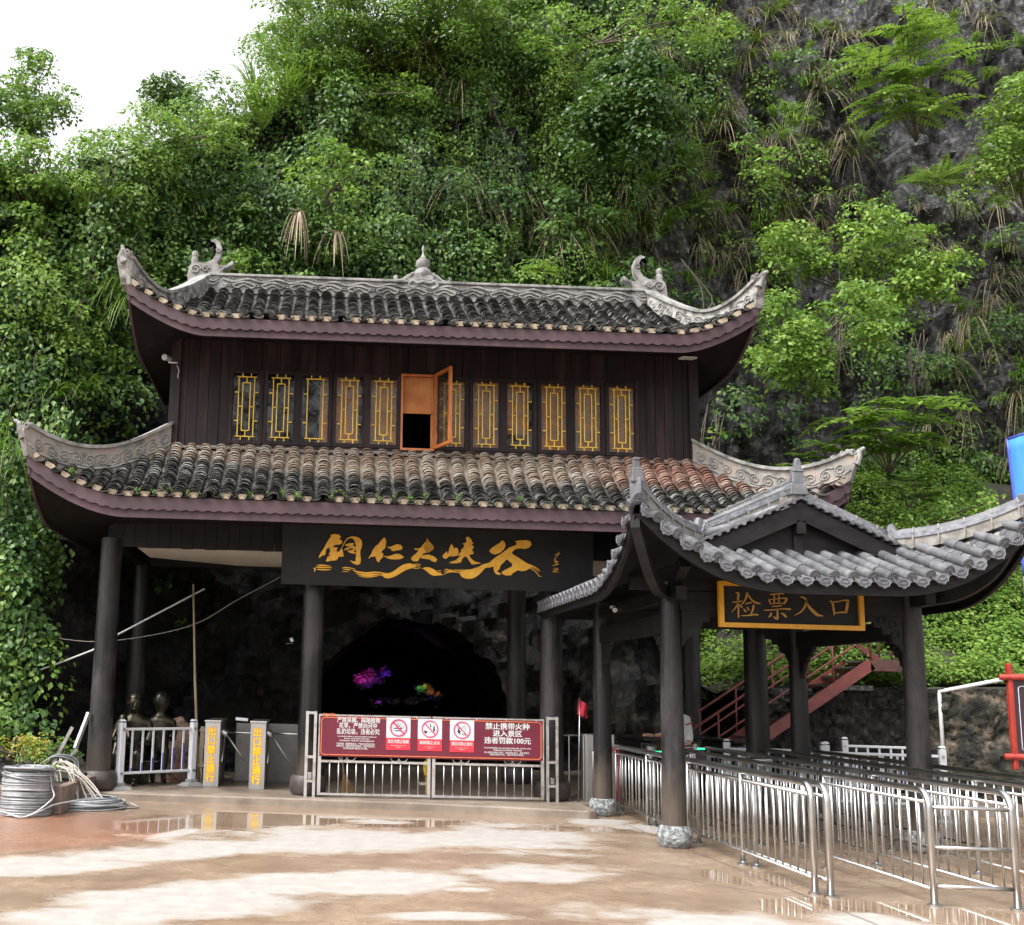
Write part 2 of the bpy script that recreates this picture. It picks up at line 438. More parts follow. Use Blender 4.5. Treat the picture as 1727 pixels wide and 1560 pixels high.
# ---------------------------------------------------------------- ground: wet concrete with drying patches
def ground_material():
    m = bpy.data.materials.new('wet_concrete'); m.use_nodes = True
    n = m.node_tree.nodes; l = m.node_tree.links
    b = n['Principled BSDF']
    g = n.new('ShaderNodeNewGeometry')
    sep = n.new('ShaderNodeSeparateXYZ'); l.new(g.outputs['Position'], sep.inputs[0])
    def noise(sc, det=5, ro=0.6, st=(1, 1, 1)):
        mp = n.new('ShaderNodeMapping'); mp.inputs['Scale'].default_value = st
        l.new(g.outputs['Position'], mp.inputs[0])
        t = n.new('ShaderNodeTexNoise'); t.inputs['Scale'].default_value = sc; t.inputs['Detail'].default_value = det; t.inputs['Roughness'].default_value = ro
        l.new(mp.outputs[0], t.inputs['Vector']); return t.outputs['Fac']
    def math_(op, a, bb=None, c=None):
        x = n.new('ShaderNodeMath'); x.operation = op
        for i, v in enumerate((a, bb, c)):
            if v is None: continue
            if isinstance(v, (int, float)): x.inputs[i].default_value = v
            else: l.new(v, x.inputs[i])
        return x.outputs[0]
    def smooth(v, lo, hi):
        r = n.new('ShaderNodeMapRange'); r.interpolation_type = 'SMOOTHSTEP'
        r.inputs['From Min'].default_value = lo; r.inputs['From Max'].default_value = hi
        l.new(v, r.inputs['Value']); return r.outputs[0]
    def blob(u, v, du, dv, rot=0.0):
        c = gz(u, v); e = gz(u + du, v + du * rot); f2 = gz(u, v - dv)
        rx = max((e - c).length, 0.05); ry = abs(f2.y - c.y)
        an = math.atan2(e.y - c.y, e.x - c.x)
        dx = math_('SUBTRACT', sep.outputs[0], c.x); dy = math_('SUBTRACT', sep.outputs[1], c.y)
        ca, sa = math.cos(an), math.sin(an)
        p = math_('DIVIDE', math_('MULTIPLY_ADD', dx, ca, math_('MULTIPLY', dy, sa)), rx)
        q = math_('DIVIDE', math_('MULTIPLY_ADD', dy, ca, math_('MULTIPLY', dx, -sa)), ry)
        d = math_('SQRT', math_('ADD', math_('MULTIPLY', p, p), math_('MULTIPLY', q, q)))
        return math_('SUBTRACT', 1.0, d)
    def union(bl):
        r = None
        for x in bl:
            y = blob(*x)
            r = y if r is None else math_('MAXIMUM', r, y)
        return r
    wob = math_('MULTIPLY_ADD', noise(0.75, 9, 0.66, (0.7, 1.0, 1)), 4.4, -2.2)
    fine = math_('MULTIPLY_ADD', noise(9, 4), 0.5, -0.25)
    dry = union([(620, 1415, 340, 20, 0.02), (880, 1412, 180, 24, 0.03), (330, 1438, 300, 16, -0.04), (120, 1462, 160, 12, -0.08), (300, 1518, 260, 26, 0.0), (560, 1490, 330, 22, -0.02), (920, 1476, 150, 18, -0.02),
                 (640, 1386, 70, 5, 0.03), (650, 1500, 60, 10, 0), (150, 1545, 240, 20, 0), (790, 1500, 60, 6, 0), (1180, 1560, 300, 30, 0.08), (300, 1405, 40, 4, -0.3), (1130, 1400, 90, 9, 0.1), (1000, 1385, 60, 6, 0), (1480, 1555, 130, 16, 0.1), (760, 1545, 120, 9, 0)])
    dry = math_('ADD', math_('MULTIPLY_ADD', wob, 0.72, dry), math_('MULTIPLY', fine, 0.3))
    dmask = smooth(dry, -0.06, 0.46)
    # standing water along the kerb and in shallow dips
    pud = union([(620, 1378, 420, 18, 0.03), (880, 1390, 330, 14, 0.035), (330, 1390, 170, 22, 0.02), (430, 1375, 120, 16, 0.03), (1420, 1535, 210, 26, 0.06), (1260, 1480, 90, 15, 0.2), (1620, 1545, 200, 20, 0.05)])
    pud = math_('ADD', math_('MULTIPLY_ADD', wob, 0.25, pud), math_('MULTIPLY', fine, 0.1))
    pmask = math_('MULTIPLY', smooth(pud, 0.05, 0.3), math_('SUBTRACT', 1.0, dmask))
    # reddish clay tint at the planter side
    redm = smooth(math_('MULTIPLY_ADD', wob, 0.2, union([(20, 1400, 270, 36, 0.05)])), -0.05, 0.35)
    def mix(f, a, c):
        x = n.new('ShaderNodeMixRGB')
        for s_, v in (('Fac', f), ('Color1', a), ('Color2', c)):
            if isinstance(v, tuple): x.inputs[s_].default_value = (*v, 1)
            elif isinstance(v, (int, float)): x.inputs[s_].default_value = v
            else: l.new(v, x.inputs[s_])
        return x.outputs[0]
    n1 = smooth(noise(0.9, 9, 0.72), 0.35, 0.65); n2 = smooth(noise(5, 7, 0.7), 0.35, 0.7); n3 = noise(60, 3)
    wet = mix(n1, (0.205, 0.140, 0.092), (0.305, 0.225, 0.160))
    wet = mix(math_('MULTIPLY', n2, 0.55), wet, (0.165, 0.110, 0.071))
    wet = mix(math_('MULTIPLY', redm, 0.75), wet, (0.27, 0.120, 0.072))
    dryc = mix(n2, (0.255, 0.237, 0.218), (0.325, 0.310, 0.292))
    dryc = mix(math_('MULTIPLY', redm, 0.7), dryc, (0.42, 0.27, 0.21))
    col = mix(dmask, wet, dryc)
    speck = smooth(noise(17, 5, 0.75), 0.66, 0.74)
    col = mix(math_('MULTIPLY', speck, 0.45), col, (0.09, 0.06, 0.045))
    col = mix(math_('MULTIPLY', n3, 0.25), col, (0.16, 0.12, 0.09))
    # construction joints
    jm = None
    for (p, q) in (((-40, 1446), (620, 1378)), ((430, 1384), (90, 1352)), ((830, 1428), (1727, 1582)), ((1060, 1392), (1480, 1560))):
        a = gz(*p); e = gz(*q); d = (e - a).normalized(); nx, ny = -d.y, d.x
        dist = math_('ABSOLUTE', math_('ADD', math_('MULTIPLY', math_('SUBTRACT', sep.outputs[0], a.x), nx), math_('MULTIPLY', math_('SUBTRACT', sep.outputs[1], a.y), ny)))
        dist = math_('MULTIPLY_ADD', fine, 0.02, dist)
        w = math_('SUBTRACT', 1.0, smooth(dist, 0.008, 0.028))
        t = math_('ADD', math_('MULTIPLY', math_('SUBTRACT', sep.outputs[0], a.x), d.x), math_('MULTIPLY', math_('SUBTRACT', sep.outputs[1], a.y), d.y))
        w = math_('MULTIPLY', w, math_('MULTIPLY', math_('GREATER_THAN', t, 0.0), math_('LESS_THAN', t, (e - a).length)))
        jm = w if jm is None else math_('MAXIMUM', jm, w)
    col = mix(math_('MULTIPLY', jm, 0.75), col, (0.10, 0.075, 0.06))
    l.new(col, b.inputs['Base Color'])
    ro = mix(dmask, mix(pmask, mix(n1, (0.13,) * 3, (0.30,) * 3), (0.035,) * 3), (0.85,) * 3)
    l.new(ro, b.inputs['Roughness'])
    b.inputs['Specular IOR Level'].default_value = 0.55
    bp = n.new('ShaderNodeBump'); bp.inputs['Distance'].default_value = 0.006
    l.new(math_('MULTIPLY', math_('SUBTRACT', 1.0, pmask), 0.45), bp.inputs['Strength'])
    l.new(math_('ADD', n3, math_('MULTIPLY', n2, 1.5)), bp.inputs['Height']); l.new(bp.outputs[0], b.inputs['Normal'])
    return m
g = MB().add([(-200, -60, 0), (200, -60, 0), (200, 200, 0), (-200, 200, 0)], [(0, 1, 2, 3)])
tag(g.build('ground', ground_material()), kind='structure')
MT['platform'] = pmat('platform_concrete', (0.13, 0.10, 0.075), (0.25, 0.205, 0.165), scale=1.8, rough=0.3, rough2=0.75, bump=0.3, bscale=60, bdist=0.006, c3=(0.19, 0.15, 0.115))
PZ = 0.12
pf = MB().prism([(-6.0, 17.1), (-3.4, 16.87), (-2.84, 16.80), (-0.6, 16.55), (1.54, 16.29), (3.0, 15.92), (4.0, 15.66), (4.12, 15.72), (4.12, 16.75), (12.0, 17.2), (12.0, 33.5), (-6.0, 33.5)], (0, 0, -0.3), (1, 0, 0), (0, 1, 0), PZ + 0.3)
tag(pf.build('raised_pavement', MT['platform'], bevel=0.025), kind='structure')

# ---------------------------------------------------------------- cliff (oblique rock face behind the hall) and the cave
def facets(X, Z, cell, amp, tilt, seed):
    """broken blocks of rock: flat faces, each set in or out and tilted its own way"""
    x = np.asarray(X, dtype=np.float64) / cell; z = np.asarray(Z, dtype=np.float64) / cell
    i0 = np.floor(x).astype(np.int64); k0 = np.floor(z).astype(np.int64)
    best = np.full(x.shape, 9.0); out = np.zeros(x.shape)
    for a in (-1, 0, 1):
        for b in (-1, 0, 1):
            i = i0 + a; k = k0 + b; zz = i * 0
            dx = x - (i + hash3(i, k, zz + 1, seed)); dz = z - (k + hash3(i, k, zz + 2, seed))
            d = dx * dx + dz * dz
            v = amp * (hash3(i, k, zz + 3, seed) - 0.5) + tilt * cell * (dx * (hash3(i, k, zz + 4, seed) - 0.5) + dz * (hash3(i, k, zz + 5, seed) - 0.35))
            m = d < best; best = np.where(m, d, best); out = np.where(m, v, out)
    return out
def foot(X):
    return np.interp(X, [-30, -9, -5, -3, 9, 14, 40], [17.2, 17.6, 18.4, 20.9, 24.6, 26.0, 29.0])
def ztop(X):
    return np.interp(X, [-40, -12, -7.5, -5.5, -4.84, -4.26, -3.24, -2.1, -1.38, 0, 1.2, 2.8, 4.7, 8, 40], [10, 11.5, 11.9, 12.0, 12.5, 13.2, 14.5, 15.7, 16.3, 17.5, 18.3, 19.6, 21.6, 28, 35])
def cliff_y(X, Z):
    P = np.stack([X, np.zeros_like(X), Z], -1)
    y = foot(X) + np.where(Z > 0, Z, 0) * np.interp(X, [-4, 9], [0.22, 0.14]) + np.clip(Z - 12, 0, 99) * np.interp(X, [0, 9], [0.12, 0.02])
    y = y - 0.9 * fbm(P, 0.22, 3, 3) - 0.6 * np.abs(fbm(P, 0.7, 9, 4)) - 0.22 * np.abs(fbm(P * np.array([1, 1, 0.6]), 2.2, 20, 4))
    wx = X + 0.5 * fbm(P, 0.8, 61, 3); wz = Z * 0.75 + 0.5 * fbm(P, 0.8, 67, 3)
    y = y - facets(wx, wz, 1.35, 0.55, 0.9, 3) - facets(wx + 0.3 * Z, wz, 0.55, 0.20, 0.8, 8)
    cell = np.floor((Z + 0.35 * X + 0.5 * fbm(P, 0.5, 40, 2)) / 0.8)
    y = y - 0.09 * (hash3(cell.astype(np.int64), np.floor(X / 1.3 + 0.37 * cell).astype(np.int64), cell.astype(np.int64) * 0, 5) - 0.5)
    return y
xs = np.arange(-24, 32.01, 0.15); vs_ = np.linspace(0, 1, 150)
XX, VV = np.meshgrid(xs, vs_, indexing='ij')
ZT = ztop(XX)
ZZ = -0.6 + VV * (ZT + 0.6)
YY = cliff_y(XX, ZZ)
P = np.stack([XX, YY, ZZ], -1)
back = P[:, -1:, :].copy(); back[..., 1] += 14; back[..., 2] += 1.0
P = np.concatenate([P, back], 1)
CAVE_X, CAVE_A, CAVE_Z, CAVE_H = 2.1, 2.35, 0.6, 2.7
na, nb_ = P.shape[:2]
idx = np.arange(na * nb_).reshape(na, nb_)
q = np.stack([idx[:-1, :-1], idx[1:, :-1], idx[1:, 1:], idx[:-1, 1:]], -1).reshape(-1, 4)
cx_ = P.reshape(-1, 3)[q].mean(1)
keep = ((cx_[:, 0] - CAVE_X) / CAVE_A) ** 2 + ((cx_[:, 2] - CAVE_Z) / CAVE_H) ** 2 > 1
rim = np.intersect1d(q[keep].ravel(), q[~keep].ravel())      # smooth the cave mouth: rim vertices move onto the opening's curve
flat = P.reshape(-1, 3)
ex_, ez_ = (flat[rim, 0] - CAVE_X) / CAVE_A, (flat[rim, 2] - CAVE_Z) / CAVE_H
k_ = 1.0 / np.sqrt(ex_ ** 2 + ez_ ** 2) * (1 + 0.10 * fbm(flat[rim], 1.4, 12, 3))
flat[rim, 0] = CAVE_X + ex_ * k_ * CAVE_A; flat[rim, 2] = CAVE_Z + ez_ * k_ * CAVE_H
P = flat.reshape(P.shape)
q = q[keep]
def np_mesh(name, V, Q, mat, parent=None, smooth=False):
    me = bpy.data.meshes.new(name)
    V = np.ascontiguousarray(V, dtype=np.float32); Q = np.ascontiguousarray(Q, dtype=np.int32)
    k = Q.shape[1]
    me.vertices.add(len(V)); me.vertices.foreach_set('co', V.ravel())
    me.loops.add(Q.size); me.loops.foreach_set('vertex_index', Q.ravel())
    me.polygons.add(len(Q)); me.polygons.foreach_set('loop_start', np.arange(0, Q.size, k, dtype=np.int32))
    try: me.polygons.foreach_set('loop_total', np.full(len(Q), k, dtype=np.int32))
    except Exception: pass
    me.update(calc_edges=True); me.validate()
    return finish(me, name, mat, parent, smooth)
def rock_material():
    m = bpy.data.materials.new('dark_wet_limestone'); m.use_nodes = True
    n = m.node_tree.nodes; l = m.node_tree.links; b = n['Principled BSDF']; b.inputs['Specular IOR Level'].default_value = 0.22
    g = n.new('ShaderNodeNewGeometry')
    def noise(sc, det, ro=0.6):
        t = n.new('ShaderNodeTexNoise'); t.inputs['Scale'].default_value = sc; t.inputs['Detail'].default_value = det; t.inputs['Roughness'].default_value = ro
        l.new(g.outputs['Position'], t.inputs['Vector']); return t.outputs['Fac']
    def ramp(f, st):
        r = n.new('ShaderNodeValToRGB'); e = r.color_ramp.elements
        while len(e) < len(st): e.new(0.5)
        for x, (p, c) in zip(e, st): x.position = p; x.color = (*c, 1)
        l.new(f, r.inputs[0]); return r.outputs[0]
    def mix(f, a, c):
        x = n.new('ShaderNodeMixRGB')
        for s_, v in (('Fac', f), ('Color1', a), ('Color2', c)):
            if isinstance(v, tuple): x.inputs[s_].default_value = (*v, 1)
            else: l.new(v, x.inputs[s_])
        return x.outputs[0]
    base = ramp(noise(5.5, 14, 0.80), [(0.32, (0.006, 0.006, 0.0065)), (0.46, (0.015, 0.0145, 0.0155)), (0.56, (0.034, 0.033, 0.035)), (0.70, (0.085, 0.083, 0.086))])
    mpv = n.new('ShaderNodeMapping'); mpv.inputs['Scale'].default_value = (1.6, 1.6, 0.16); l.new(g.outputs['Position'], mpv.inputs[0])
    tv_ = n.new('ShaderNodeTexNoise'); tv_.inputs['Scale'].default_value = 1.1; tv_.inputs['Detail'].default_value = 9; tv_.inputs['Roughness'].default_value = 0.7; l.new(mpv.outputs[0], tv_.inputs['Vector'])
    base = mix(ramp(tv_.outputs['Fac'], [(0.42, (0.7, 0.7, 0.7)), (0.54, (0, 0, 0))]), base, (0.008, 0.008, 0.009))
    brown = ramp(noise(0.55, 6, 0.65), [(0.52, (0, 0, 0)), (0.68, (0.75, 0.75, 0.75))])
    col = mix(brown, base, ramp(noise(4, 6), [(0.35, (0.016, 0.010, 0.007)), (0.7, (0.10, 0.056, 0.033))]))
    # paler rock at upper right; elsewhere kept dark, painting in the shaded recess
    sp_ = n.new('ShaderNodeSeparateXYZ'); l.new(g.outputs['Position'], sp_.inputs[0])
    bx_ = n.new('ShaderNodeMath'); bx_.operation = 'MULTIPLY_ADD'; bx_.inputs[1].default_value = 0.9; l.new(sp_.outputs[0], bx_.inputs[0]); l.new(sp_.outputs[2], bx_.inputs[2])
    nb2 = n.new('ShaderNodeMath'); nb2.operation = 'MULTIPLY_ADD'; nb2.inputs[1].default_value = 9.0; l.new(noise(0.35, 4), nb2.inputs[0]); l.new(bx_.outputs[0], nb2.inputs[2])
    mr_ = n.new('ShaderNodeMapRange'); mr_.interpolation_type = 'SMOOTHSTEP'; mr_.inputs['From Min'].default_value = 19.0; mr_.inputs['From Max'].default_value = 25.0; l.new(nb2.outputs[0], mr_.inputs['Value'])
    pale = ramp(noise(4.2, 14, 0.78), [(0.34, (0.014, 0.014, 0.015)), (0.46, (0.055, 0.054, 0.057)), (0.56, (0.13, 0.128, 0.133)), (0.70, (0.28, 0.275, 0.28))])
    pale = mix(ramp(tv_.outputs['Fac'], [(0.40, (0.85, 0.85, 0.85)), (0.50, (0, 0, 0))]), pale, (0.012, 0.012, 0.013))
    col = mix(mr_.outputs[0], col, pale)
    # broken facets: crisp-edged blocks, each a little lighter or darker
    wq = n.new('ShaderNodeTexNoise'); wq.inputs['Scale'].default_value = 2.2; wq.inputs['Detail'].default_value = 6; l.new(g.outputs['Position'], wq.inputs['Vector'])
    wv = n.new('ShaderNodeVectorMath'); wv.operation = 'MULTIPLY_ADD'; wv.inputs[1].default_value = (0.55, 0.55, 0.55); l.new(wq.outputs['Color'], wv.inputs[0]); l.new(g.outputs['Position'], wv.inputs[2])
    fv = n.new('ShaderNodeTexVoronoi'); fv.inputs['Scale'].default_value = 3.4; l.new(wv.outputs[0], fv.inputs['Vector'])
    ce = n.new('ShaderNodeTexVoronoi'); ce.feature = 'DISTANCE_TO_EDGE'; ce.inputs['Scale'].default_value = 1.7; l.new(wv.outputs[0], ce.inputs['Vector'])
    sepc = n.new('ShaderNodeSeparateColor'); l.new(fv.outputs['Color'], sepc.inputs[0])
    hv = n.new('ShaderNodeHueSaturation'); vr = n.new('ShaderNodeMapRange'); vr.inputs['To Min'].default_value = 0.6; vr.inputs['To Max'].default_value = 1.6
    l.new(sepc.outputs[0], vr.inputs['Value']); l.new(vr.outputs[0], hv.inputs['Value']); l.new(col, hv.inputs['Color']); col = hv.outputs['Color']
    col = mix(ramp(ce.outputs['Distance'], [(0.0, (0.85, 0.85, 0.85)), (0.05, (0, 0, 0))]), col, (0.004, 0.004, 0.004))
    moss = ramp(noise(1.4, 7, 0.7), [(0.54, (0, 0, 0)), (0.7, (0.6, 0.6, 0.6))])
    col = mix(moss, col, (0.03, 0.045, 0.014))
    l.new(col, b.inputs['Base Color'])
    r = ramp(noise(3.3, 4), [(0.35, (0.28,) * 3), (0.65, (0.75,) * 3)])
    l.new(r, b.inputs['Roughness'])
    v = n.new('ShaderNodeTexVoronoi'); v.inputs['Scale'].default_value = 3.0; v.feature = 'F1'
    l.new(g.outputs['Position'], v.inputs['Vector'])
    ad = n.new('ShaderNodeMath'); ad.operation = 'MULTIPLY_ADD'; ad.inputs[1].default_value = 1.0
    l.new(noise(9, 14, 0.82), ad.inputs[0]); l.new(v.outputs['Distance'], ad.inputs[2])
    l.new(wv.outputs[0], v.inputs['Vector'])
    bp = n.new('ShaderNodeBump'); bp.inputs['Strength'].default_value = 0.8; bp.inputs['Distance'].default_value = 0.16
    l.new(ad.outputs[0], bp.inputs['Height']); l.new(bp.outputs[0], b.inputs['Normal'])
    return m
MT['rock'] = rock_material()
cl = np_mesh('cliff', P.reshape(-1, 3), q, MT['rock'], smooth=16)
tag(cl, kind='structure')
# tunnel
Ys = np.linspace(18.9, 36, 60); T = np.linspace(0, 2 * math.pi, 60, endpoint=False)
YT, TT = np.meshgrid(Ys, T, indexing='ij')
rr = 1.06 + 0.0 * YT
TX = CAVE_X + 0.25 * np.sin((YT - 21) * 0.3) + CAVE_A * rr * np.cos(TT)
TZ = CAVE_Z + CAVE_H * rr * np.sin(TT)
TP = np.stack([TX, YT, TZ], -1)
nz = fbm(TP, 0.6, 71, 5)[..., None] * np.stack([np.cos(TT), 0 * TT, np.sin(TT)], -1) * 0.55
mouth = np.clip((YT - cliff_y(TX, TZ)) / 0.8, 0, 1)[..., None]
TP = TP + nz * mouth
tq = []
ci = np.arange(TP.shape[0] * TP.shape[1]).reshape(TP.shape[:2])
for i in range(TP.shape[0] - 1):
    for j in range(TP.shape[1]):
        j2 = (j + 1) % TP.shape[1]
        c = TP[i, j]
        if c[1] < cliff_y(np.array(c[0]), np.array(c[2])) - 0.15: continue
        tq.append((ci[i, j], ci[i + 1, j], ci[i + 1, j2], ci[i, j2]))
tv = list(map(tuple, TP.reshape(-1, 3)))
end = len(tv); tv.append((CAVE_X, 36.5, CAVE_Z))
tm = bpy.data.meshes.new('cave')
tm.from_pydata(tv, [], [tuple(int(a) for a in f) for f in tq] + [(int(ci[-1, j]), end, int(ci[-1, (j + 1) % TP.shape[1]])) for j in range(TP.shape[1])])
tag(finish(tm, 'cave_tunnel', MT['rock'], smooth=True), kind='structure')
def lamp(name, u, v, Y, col, e, r=0.06, label=''):
    p = at(u, v, Y)
    t = thing(name, label, 'lamp', p)
    q = MB(); q.lathe([(0.02, 0), (0.05, 0.02), (0.06, 0.1), (0.045, 0.12)], p + Vector((0, 0.05, -0.05)), 10)
    q.build('housing', MT['black_metal'], t)
    L = bpy.data.lights.new('spotlight_beam', 'SPOT'); L.energy = e * 2.2; L.spot_size = rad(75); L.spot_blend = 0.6; L.color = col; L.shadow_soft_size = r
    o = bpy.data.objects.new('bulb', L); C.objects.link(o); o.location = p + Vector((0, -0.03, 0.12)); o.rotation_euler = Vector((-0.15 if u > 700 else 0.15, 0.75, 0.45)).to_track_quat('-Z', 'Y').to_euler(); adopt(o, t)
    return t
MT['cave_stone'] = pmat('pale_cave_stone', (0.03, 0.03, 0.03), (0.32, 0.31, 0.30), scale=7, rough=0.6, bump=1.0, bscale=9, bdist=0.1)
def outcrop(pix, Y, rx, rz, label, seed):
    """a craggy shelf of pale rock on the cave wall, strung along the given photo points"""
    mb = MB(); n = len(pix)
    for i, (u, v) in enumerate(pix):
        mb.sphere(at(u, v, Y), 1.0, (rx * (1 - 0.4 * i / n), 0.35, rz * (1 - 0.4 * i / n)), 26, 18)
    o = mb.build('cave_rock', MT['cave_stone'], None, smooth=True)
    co = np.array([tuple(v.co) for v in o.data.vertices]); d = fbm(co, 5.0, seed, 4)
    d2 = fbm(co, 5.6, seed + 30, 4)
    for i, v in enumerate(o.data.vertices): v.co.z += 0.26 * float(d[i]); v.co.x += 0.26 * float(d2[i]); v.co.y += 0.2 * float(d[i])
    tag(o, label, 'rock')
outcrop([(612, 1148), (628, 1140), (648, 1136)], 27.6, 0.22, 0.17, 'craggy cave rock lit magenta and violet above the warning banner', 3)
outcrop([(640, 1186), (662, 1182), (690, 1182), (715, 1180)], 27.2, 0.17, 0.055, 'low ledge of cave rock lit purple just above the banner top', 5)
outcrop([(712, 1160), (722, 1168), (735, 1176)], 28.0, 0.15, 0.13, 'slanting cave rock lit green and orange above the banner', 9)
lamp('cave_light', 602, 1158, 26.8, (1.0, 0.05, 0.65), 7, label='magenta floodlight under the leftmost lit cave rock')
lamp('cave_light', 648, 1150, 26.8, (0.16, 0.02, 1.0), 4, label='violet floodlight at the right of the magenta lit cave rock')
lamp('cave_light', 634, 1192, 26.6, (0.55, 0.05, 1.0), 2.6, label='purple floodlight at the low cave ledge')
lamp('cave_light', 716, 1178, 27.3, (0.05, 1.0, 0.15), 2.6, label='green floodlight under the slanting cave rock')
lamp('cave_light', 740, 1180, 27.3, (1.0, 0.28, 0.03), 2.8, label='orange floodlight beside the green one in the cave')
lamp('cave_light', 736, 1193, 26.8, (0.03, 0.03, 1.0), 0.5, label='small blue lamp lowest at the right in the cave')

# ---------------------------------------------------------------- right bank: earth slope above the retaining wall
def slope_pt(x, y):
    k = np.clip((y - 20.0) / 6.5, 0, 1)
    z = 2.02 + 5.2 * k ** 1.25 * np.clip((x - 8.6) / 2.6, 0, 1) + 0.04 * (x - 9)
    Pn = np.stack([x, y, 0 * x], -1)
    return z + 0.25 * fbm(Pn, 0.9, 55, 3) * np.clip((y - 20.2) * 2, 0, 1)
sx, sk = np.meshgrid(np.arange(8.3, 30.1, 0.3), np.linspace(0, 1, 44), indexing='ij')
sy0 = np.interp(sx, [8.3, 11, 12, 14.5, 16.5, 30], [20.05, 20.0, 18.6, 15.3, 12.4, 12.4])
sy = sy0 + sk * (28.6 - sy0)
sz = slope_pt(sx, sy)
SP = np.stack([sx, sy, sz], -1)
si = np.arange(SP.shape[0] * SP.shape[1]).reshape(SP.shape[:2])
sq = np.stack([si[:-1, :-1], si[1:, :-1], si[1:, 1:], si[:-1, 1:]], -1).reshape(-1, 4)
MT['earth'] = pmat('bank_soil', (0.010, 0.011, 0.007), (0.036, 0.032, 0.021), scale=5, rough=0.95, bump=0.8, bscale=14, bdist=0.05)
tag(np_mesh('bank', SP.reshape(-1, 3), sq, MT['earth'], smooth=True), kind='structure')

# retaining wall of rough stone
def stone_wall(name, pts, ztops, label, mat, seed):
    Pg = []
    n = 160
    L = [0]
    for a, b2 in zip(pts, pts[1:]): L.append(L[-1] + (Vector(b2) - Vector(a)).length)
    for i in range(n + 1):
        d = L[-1] * i / n
        x = np.interp(d, L, [p[0] for p in pts]); y = np.interp(d, L, [p[1] for p in pts]); zt = np.interp(d, L, ztops)
        row = []
        for j in range(48):
            z = -0.2 + (zt + 0.2) * j / 47
            row.append((x, y, z))
        row.append((x, y + 0.25, zt + 0.03)); row.append((x, y + 0.55, zt - 0.02)); row.append((x, y + 0.6, -0.2))
        Pg.append(row)
    A = np.array(Pg)
    q2 = A * np.array([1.0, 1.0, 1.25])
    # stones: voronoi cells, each set in or out by its own amount
    rs = np.random.RandomState(seed)
    d0 = np.stack([np.repeat(np.linspace(0, L[-1], n + 1)[:, None], A.shape[1], 1), A[..., 2] * 1.3], -1)
    seeds = np.stack([rs.uniform(0, L[-1], int(L[-1] * 110)), rs.uniform(-0.3, 3.2, int(L[-1] * 110))], -1)
    out = rs.uniform(0, 0.055, len(seeds))
    dd = ((d0[..., None, :] - seeds) ** 2).sum(-1)
    o = np.argsort(dd, -1)[..., :2]
    d1 = np.sqrt(np.take_along_axis(dd, o, -1))
    edge = np.clip((d1[..., 1] - d1[..., 0]) / 0.05, 0, 1)
    push = (out[o[..., 0]] + 0.045) * edge - 0.06 + 0.22 * fbm(A, 2.4, seed, 7)
    A[:, :48, 1] -= push[:, :48]
    i2 = np.arange(A.shape[0] * A.shape[1]).reshape(A.shape[:2])
    qq = np.stack([i2[:-1, :-1], i2[1:, :-1], i2[1:, 1:], i2[:-1, 1:]], -1).reshape(-1, 4)
    o2 = np_mesh(name, A.reshape(-1, 3), qq, mat, smooth=50)
    return tag(o2, label, 'wall')
MT['wall_stone'] = pmat('mossy_wall_stone', (0.006, 0.006, 0.0055), (0.085, 0.078, 0.066), scale=5.2, rough=0.85, bump=0.8, bscale=16, bdist=0.04, c3=(0.018, 0.018, 0.016), bias=(0.32, 0.70), detail=12)
MT['wall_stone_brown'] = pmat('brown_mottled_stone', (0.009, 0.0085, 0.007), (0.17, 0.13, 0.098), scale=4.0, rough=0.85, bump=0.8, bscale=16, bdist=0.04, c3=(0.026, 0.025, 0.017), bias=(0.34, 0.68), detail=12)
stone_wall('stone_retaining_wall', [(8.2, 19.9), (11.0, 19.75)], [1.95, 2.04], 'dark rough stone retaining wall behind the ticket pavilion columns', MT['wall_stone'], 4)
stone_wall('stone_retaining_wall', [(11.02, 19.5), (12.0, 18.2), (14.5, 15.0), (16.5, 12.0)], [2.02, 2.05, 2.1, 2.1], 'brown mottled stone retaining wall behind the red framed notice board', MT['wall_stone_brown'], 8)
# ---------------------------------------------------------------- roof surfaces shared by the hall and the pavilion
class Roof:
    """hipped roof surface with corners swept up; cx, cy centre; A, B half sizes; run in x and y"""
    def __init__(s, cx, cy, A, B, rx, ry, z0, h, lift, w, pw=1.9, back_lift=True, sag=0.12):
        s.__dict__.update(locals())
    def z(s, x, y):
        dx = s.A - abs(x - s.cx); dy = s.B - abs(y - s.cy)
        t = max(0.0, min(dx / s.rx, dy / s.ry, 1.0))
        prof = t - s.sag * math.sin(math.pi * t)
        z = s.z0 + s.h * prof
        dc = max(dx, dy)
        if s.back_lift or y < s.cy:
            k = max(0.0, 1 - max(dc, 0) / s.w)
            z += s.lift * k ** s.pw * (1 - 0.5 * t)
        return z
    def flare(s, x, y):
        """eave line swings outwards near the corners"""
        return 0.0

